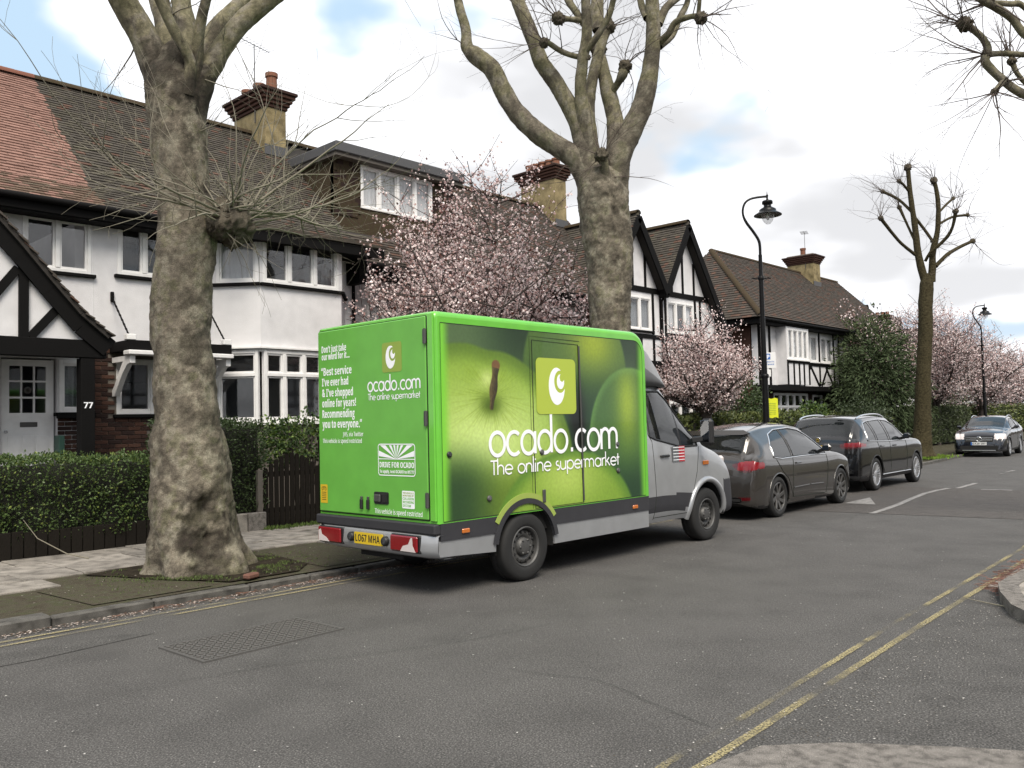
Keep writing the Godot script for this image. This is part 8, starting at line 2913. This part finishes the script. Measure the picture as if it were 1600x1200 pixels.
	part(t, "block", mb, mat("weathered red brick", lin(0.24, 0.11, 0.08), 0.92, {tex = T.grain, scale = 3.0, bump = T.rough, bscale = 0.4}))
	# fallen branch leaning on the edging boards
	t = thing("fallen_branch", "thin bare stick leaning against the hedge boards", "branch", Vector3(4.0, 0.1, -11.6))
	mb = MB.new()
	mb.tube(PackedVector3Array([Vector3(0.10, 0.01, 0.55), Vector3(-0.05, 0.06, 0.25), Vector3(-0.28, 0.25, -0.08), Vector3(-0.40, 0.5, -0.26)]), PackedFloat32Array([0.008, 0.007, 0.006, 0.003]), 6)
	part(t, "stick", mb, M.twig)
	t = thing("fallen_branch", "thin dark stick lying on the tarmac before the near corner kerb", "branch", Vector3(8.06, 0.012, -2.0), 0.0)
	mb = MB.new()
	mb.tube(PackedVector3Array([Vector3(0.14, 0.008, -0.30), Vector3(0.03, 0.010, -0.10), Vector3(-0.04, 0.010, 0.08), Vector3(-0.10, 0.008, 0.24)]), PackedFloat32Array([0.004, 0.006, 0.007, 0.005]), 6)
	part(t, "stick", mb, M.twig)
	# dark litter bin / post beyond the third tree
	t = thing("bollard", "black square gate pier on the pavement beyond the third plane tree", "post", Vector3(35.6, 0.09, -12.6))
	mb = MB.new()
	mb.bx(-0.14, 0, -0.14, 0.14, 1.35, 0.14, 0.03)
	part(t, "shaft", mb, M.wood_black)
const PLANE_A := [
	[[4.60, -0.19, -9.11, 0.535], [4.57, 0.14, -9.13, 0.492], [4.54, 0.39, -9.14, 0.456], [4.51, 0.74, -9.15, 0.442], [4.50, 1.03, -9.14, 0.428], [4.46, 1.45, -9.15, 0.396], [4.45, 1.81, -9.14, 0.346], [4.42, 2.17, -9.15, 0.328], [4.40, 2.49, -9.15, 0.317], [4.37, 2.84, -9.16, 0.321], [4.38, 3.24, -9.11, 0.310], [4.40, 3.59, -9.07, 0.306], [4.41, 3.87, -9.05, 0.306], [4.37, 4.16, -9.06, 0.282], [4.34, 4.66, -9.06, 0.285], [4.32, 5.02, -9.06, 0.299], [4.30, 5.34, -9.06, 0.335], [4.30, 5.57, -9.05, 0.328], [4.32, 5.78, -9.00, 0.214], [4.34, 5.98, -8.98, 0.128]],
	[[4.35, 4.80, -9.04, 0.200], [4.21, 5.45, -9.15, 0.192], [4.09, 5.78, -9.18, 0.170], [3.96, 6.08, -9.23, 0.152], [3.79, 6.35, -9.24, 0.147], [3.57, 6.63, -9.16, 0.123], [3.20, 6.97, -8.95, 0.085], [2.98, 7.36, -8.73, 0.050]],
	[[4.31, 5.56, -9.18, 0.144], [4.32, 6.03, -9.29, 0.131], [4.32, 6.37, -9.41, 0.118], [4.32, 6.65, -9.54, 0.111], [4.34, 7.49, -9.90, 0.092], [4.48, 8.68, -10.10, 0.063]],
	[[4.28, 5.29, -8.79, 0.084], [4.30, 5.57, -8.75, 0.070], [4.26, 5.70, -8.71, 0.062], [4.07, 5.96, -8.68, 0.058], [3.93, 6.19, -8.66, 0.054], [3.73, 6.49, -8.57, 0.043], [3.59, 6.90, -8.40, 0.029]],
	[[4.37, 5.03, -9.08, 0.179], [4.39, 5.57, -9.02, 0.158], [4.40, 5.91, -9.06, 0.137], [4.43, 6.26, -9.15, 0.124], [4.42, 6.57, -9.21, 0.110], [4.45, 7.31, -9.36, 0.089], [4.59, 8.56, -9.41, 0.057]],
	[[4.36, 5.19, -8.86, 0.099], [4.39, 5.54, -8.80, 0.078], [4.36, 5.96, -8.66, 0.059], [4.36, 6.28, -8.49, 0.048], [4.38, 6.43, -8.39, 0.069]],
	[[4.42, 5.12, -9.10, 0.144], [4.51, 5.68, -8.96, 0.115], [4.61, 5.97, -8.98, 0.095], [4.72, 6.24, -8.99, 0.092], [5.09, 6.72, -9.00, 0.091], [5.53, 7.31, -9.08, 0.079], [5.76, 8.12, -9.22, 0.057]],
	[[4.36, 4.87, -9.02, 0.200], [4.45, 5.44, -8.89, 0.164], [4.55, 5.69, -8.78, 0.128], [4.65, 5.90, -8.72, 0.111], [4.83, 6.22, -8.59, 0.108], [5.12, 6.57, -8.40, 0.106], [5.54, 7.05, -8.21, 0.089], [5.80, 7.83, -8.18, 0.061]],
]
const PLANE_B := [
	[[11.97, -0.26, -9.10, 0.335], [11.96, 0.23, -9.07, 0.379], [11.97, 0.86, -9.03, 0.362], [11.95, 1.92, -8.97, 0.362], [11.96, 2.63, -8.92, 0.362], [11.96, 3.33, -8.87, 0.353], [11.94, 4.03, -8.84, 0.379], [11.92, 4.56, -8.82, 0.414], [11.88, 5.09, -8.84, 0.441], [11.84, 5.52, -8.85, 0.434], [11.81, 5.80, -8.86, 0.409], [11.79, 5.98, -8.87, 0.326], [11.79, 6.10, -8.86, 0.194]],
	[[11.74, 5.45, -8.96, 0.229], [11.61, 5.98, -9.06, 0.215], [11.45, 6.27, -9.21, 0.183], [11.11, 6.60, -9.55, 0.176], [10.79, 7.03, -9.86, 0.168], [10.62, 7.42, -10.02, 0.159], [10.46, 7.82, -10.15, 0.150], [10.29, 8.03, -10.32, 0.150], [10.17, 8.20, -10.44, 0.109], [10.15, 8.46, -10.44, 0.088], [10.08, 8.82, -10.49, 0.079], [10.03, 9.10, -10.53, 0.074], [9.59, 9.46, -10.24, 0.058], [9.24, 9.98, -10.00, 0.033]],
	[[11.71, 5.45, -8.98, 0.247], [11.64, 6.05, -9.02, 0.226], [11.59, 6.55, -9.04, 0.187], [11.48, 6.94, -9.13, 0.155], [11.25, 7.51, -9.33, 0.141], [11.07, 7.90, -9.51, 0.138], [10.94, 8.36, -9.61, 0.127], [10.78, 8.90, -9.74, 0.116], [10.91, 9.37, -10.01, 0.104], [11.00, 10.26, -10.30, 0.077], [11.15, 11.21, -10.51, 0.045]],
	[[11.74, 5.59, -8.95, 0.212], [11.67, 6.23, -8.98, 0.190], [11.53, 6.83, -8.95, 0.151], [11.38, 7.32, -8.92, 0.101], [11.32, 7.79, -8.81, 0.097], [11.28, 8.16, -8.68, 0.089], [11.18, 8.73, -8.60, 0.082], [11.08, 9.22, -8.53, 0.068], [10.95, 9.98, -8.32, 0.040]],
	[[11.30, 7.91, -8.75, 0.059], [11.32, 8.11, -8.50, 0.055], [11.36, 8.37, -8.29, 0.051], [11.34, 8.62, -8.15, 0.047], [11.21, 8.92, -7.97, 0.036], [11.10, 9.33, -7.91, 0.023]],
	[[11.84, 5.83, -8.98, 0.160], [11.74, 6.61, -9.03, 0.142], [11.80, 7.29, -9.07, 0.111], [11.91, 7.72, -9.06, 0.101], [12.02, 8.21, -8.98, 0.097], [12.11, 8.51, -8.94, 0.091], [12.17, 8.69, -8.87, 0.083]],
	[[12.13, 8.67, -9.06, 0.109], [12.18, 9.05, -9.12, 0.117], [12.27, 9.46, -9.15, 0.111], [12.45, 10.16, -9.20, 0.082], [12.56, 11.04, -9.17, 0.049]],
	[[11.96, 5.44, -8.73, 0.247], [11.97, 6.04, -8.67, 0.198], [12.06, 6.60, -8.68, 0.169], [12.10, 7.06, -8.76, 0.143], [12.10, 7.50, -8.87, 0.135], [12.12, 7.90, -8.97, 0.112], [12.10, 8.29, -9.04, 0.091]],
	[[11.95, 5.30, -8.75, 0.282], [11.97, 5.83, -8.68, 0.247], [11.93, 6.15, -8.56, 0.207], [12.02, 6.50, -8.44, 0.193], [12.12, 6.93, -8.23, 0.183], [12.15, 7.29, -8.10, 0.165], [12.20, 7.81, -8.01, 0.136], [12.22, 8.33, -7.96, 0.125], [12.20, 8.85, -7.95, 0.118], [12.14, 9.35, -7.83, 0.090], [11.91, 10.13, -7.73, 0.048]],
	[[12.29, 8.12, -7.89, 0.063], [12.23, 8.18, -7.67, 0.055], [12.22, 8.32, -7.52, 0.051], [12.24, 8.32, -7.21, 0.044], [12.25, 8.24, -7.05, 0.070]],
	[[12.30, 8.05, -7.90, 0.059], [12.61, 8.32, -7.84, 0.053], [12.78, 8.67, -7.78, 0.053], [12.95, 8.96, -7.73, 0.050], [13.08, 9.30, -7.71, 0.043], [13.43, 9.90, -7.59, 0.029]],
	[[12.28, 8.43, -7.89, 0.077], [12.44, 8.75, -7.84, 0.070], [12.69, 9.01, -7.71, 0.063], [13.08, 9.35, -7.56, 0.046]],
	[[12.14, 8.54, -8.03, 0.063], [12.25, 8.81, -8.19, 0.060], [12.29, 9.07, -8.27, 0.053], [12.37, 9.61, -8.44, 0.036]],
	[[11.25, 8.37, -8.70, 0.055], [11.15, 8.58, -8.79, 0.058], [11.13, 8.83, -8.94, 0.062], [11.28, 9.27, -9.18, 0.053], [11.38, 10.07, -9.47, 0.032]],
	[[11.19, 8.44, -8.75, 0.051], [10.91, 8.37, -8.77, 0.044], [10.72, 8.34, -8.83, 0.074]],
	[[11.55, 7.93, -8.84, 0.046], [11.32, 7.91, -8.94, 0.045], [11.08, 7.96, -9.06, 0.045], [10.84, 8.06, -9.15, 0.045], [10.79, 8.07, -9.21, 0.058]],
	[[12.08, 7.46, -8.75, 0.057], [12.06, 7.56, -8.62, 0.060], [12.03, 7.66, -8.50, 0.085], [12.06, 7.80, -8.46, 0.078]],
	[[11.62, 5.78, -8.62, 0.086], [11.52, 5.99, -8.57, 0.076], [11.45, 6.13, -8.56, 0.079]],
	[[12.31, 8.32, -7.14, 0.040], [12.23, 8.50, -7.06, 0.033], [12.15, 8.69, -6.99, 0.023]],
]
const PLANE_C := [
	[[31.44, 0.20, -10.07, 0.422], [31.43, 0.55, -10.05, 0.322], [31.44, 1.35, -9.98, 0.276], [31.43, 2.24, -9.93, 0.261], [31.43, 3.13, -9.87, 0.238], [31.45, 4.46, -9.76, 0.238], [31.43, 5.44, -9.71, 0.230], [31.45, 6.15, -9.64, 0.222], [31.47, 6.51, -9.60, 0.169]],
	[[31.40, 6.33, -9.69, 0.138], [31.32, 6.69, -9.75, 0.130], [31.22, 7.32, -9.82, 0.119], [31.14, 8.12, -9.84, 0.103], [31.07, 8.75, -9.88, 0.092], [31.00, 9.37, -9.91, 0.084], [30.96, 9.91, -9.92, 0.073], [30.93, 10.23, -9.93, 0.084]],
	[[31.16, 7.19, -9.89, 0.057], [30.50, 7.54, -10.12, 0.053], [30.08, 7.86, -10.26, 0.053], [29.49, 8.30, -10.41, 0.060]],
	[[31.12, 7.72, -9.89, 0.042], [31.34, 8.40, -10.19, 0.043], [31.48, 9.02, -10.45, 0.055]],
	[[31.06, 8.66, -9.89, 0.050], [31.14, 9.22, -10.35, 0.047], [31.16, 9.62, -10.89, 0.051]],
	[[30.98, 9.37, -9.93, 0.042], [30.53, 9.55, -9.96, 0.042], [30.31, 9.65, -10.03, 0.049]],
	[[31.56, 6.24, -9.52, 0.138], [31.58, 6.68, -9.48, 0.123], [31.58, 7.31, -9.43, 0.107], [31.68, 8.01, -9.28, 0.088], [31.68, 8.90, -9.22, 0.080], [31.61, 9.53, -9.25, 0.069], [31.55, 9.75, -9.29, 0.084]],
	[[31.41, 6.96, -9.64, 0.050], [31.31, 7.23, -9.43, 0.049], [31.37, 7.40, -9.21, 0.057], [31.37, 7.68, -8.89, 0.057], [31.28, 7.98, -8.68, 0.049], [31.13, 8.45, -8.52, 0.063]],
	[[31.24, 8.50, -9.86, 0.050], [31.57, 8.11, -9.68, 0.050], [31.67, 7.68, -9.46, 0.050]],
	[[31.72, 8.24, -9.22, 0.042], [32.45, 8.56, -9.00, 0.043], [33.26, 8.71, -8.72, 0.047]],
	[[31.65, 6.77, -9.39, 0.077], [32.14, 7.20, -9.14, 0.066], [32.66, 7.50, -8.86, 0.058], [33.18, 7.74, -8.57, 0.059]],
	[[31.70, 8.64, -9.21, 0.038], [32.11, 8.99, -9.05, 0.039], [32.47, 9.22, -8.94, 0.043]],
]
const PLANE_D := [
	[[15.60, 0.00, -1.60, 0.450], [15.55, 0.50, -1.62, 0.330], [15.50, 2.00, -1.65, 0.290], [15.40, 4.00, -1.70, 0.280], [15.30, 5.20, -1.75, 0.270], [15.10, 6.00, -1.80, 0.180]],
	[[15.40, 4.60, -1.70, 0.170], [14.04, 5.77, -2.33, 0.066], [13.82, 5.99, -2.55, 0.063], [13.60, 6.10, -2.77, 0.060], [13.43, 6.26, -2.94, 0.057], [13.27, 6.48, -3.10, 0.057], [13.21, 6.60, -3.15, 0.063], [13.24, 6.73, -3.11, 0.057], [13.20, 6.89, -3.15, 0.047], [13.09, 7.03, -3.25, 0.047], [13.01, 7.11, -3.33, 0.069]],
	[[15.35, 4.90, -1.75, 0.120], [14.33, 6.49, -2.40, 0.042], [13.99, 6.72, -2.60, 0.040], [13.70, 6.70, -2.77, 0.038], [13.37, 6.68, -2.97, 0.038], [13.22, 6.67, -3.13, 0.047]],
	[[15.30, 5.20, -1.75, 0.160], [13.56, 6.53, -2.34, 0.055], [13.37, 6.69, -2.53, 0.052], [13.24, 6.82, -2.66, 0.051], [13.11, 7.04, -2.78, 0.051], [12.87, 7.13, -2.89, 0.049], [12.58, 7.23, -3.04, 0.045], [12.28, 7.43, -3.21, 0.036], [11.93, 7.59, -3.27, 0.044]],
	[[13.70, 6.70, -2.33, 0.040], [13.35, 7.24, -2.67, 0.037], [13.11, 7.23, -2.78, 0.037], [12.81, 7.21, -2.95, 0.034]],
	[[13.40, 6.29, -2.97, 0.044], [13.24, 6.18, -3.00, 0.037], [13.15, 6.09, -3.03, 0.034]],
	[[14.32, 6.24, -2.58, 0.036], [14.21, 6.42, -2.83, 0.033], [14.09, 6.59, -2.94, 0.033], [14.03, 6.77, -2.99, 0.043]],
	[[15.20, 5.60, -1.78, 0.160], [14.27, 7.36, -2.41, 0.055], [14.40, 8.05, -2.51, 0.049], [14.67, 8.91, -2.61, 0.034]],
	[[15.20, 5.60, -1.78, 0.160], [15.80, 6.80, -1.00, 0.120], [16.30, 8.20, -0.40, 0.080]],
	[[15.20, 5.50, -1.78, 0.150], [14.60, 6.80, -0.80, 0.120], [14.20, 8.20, 0.20, 0.070]],
]
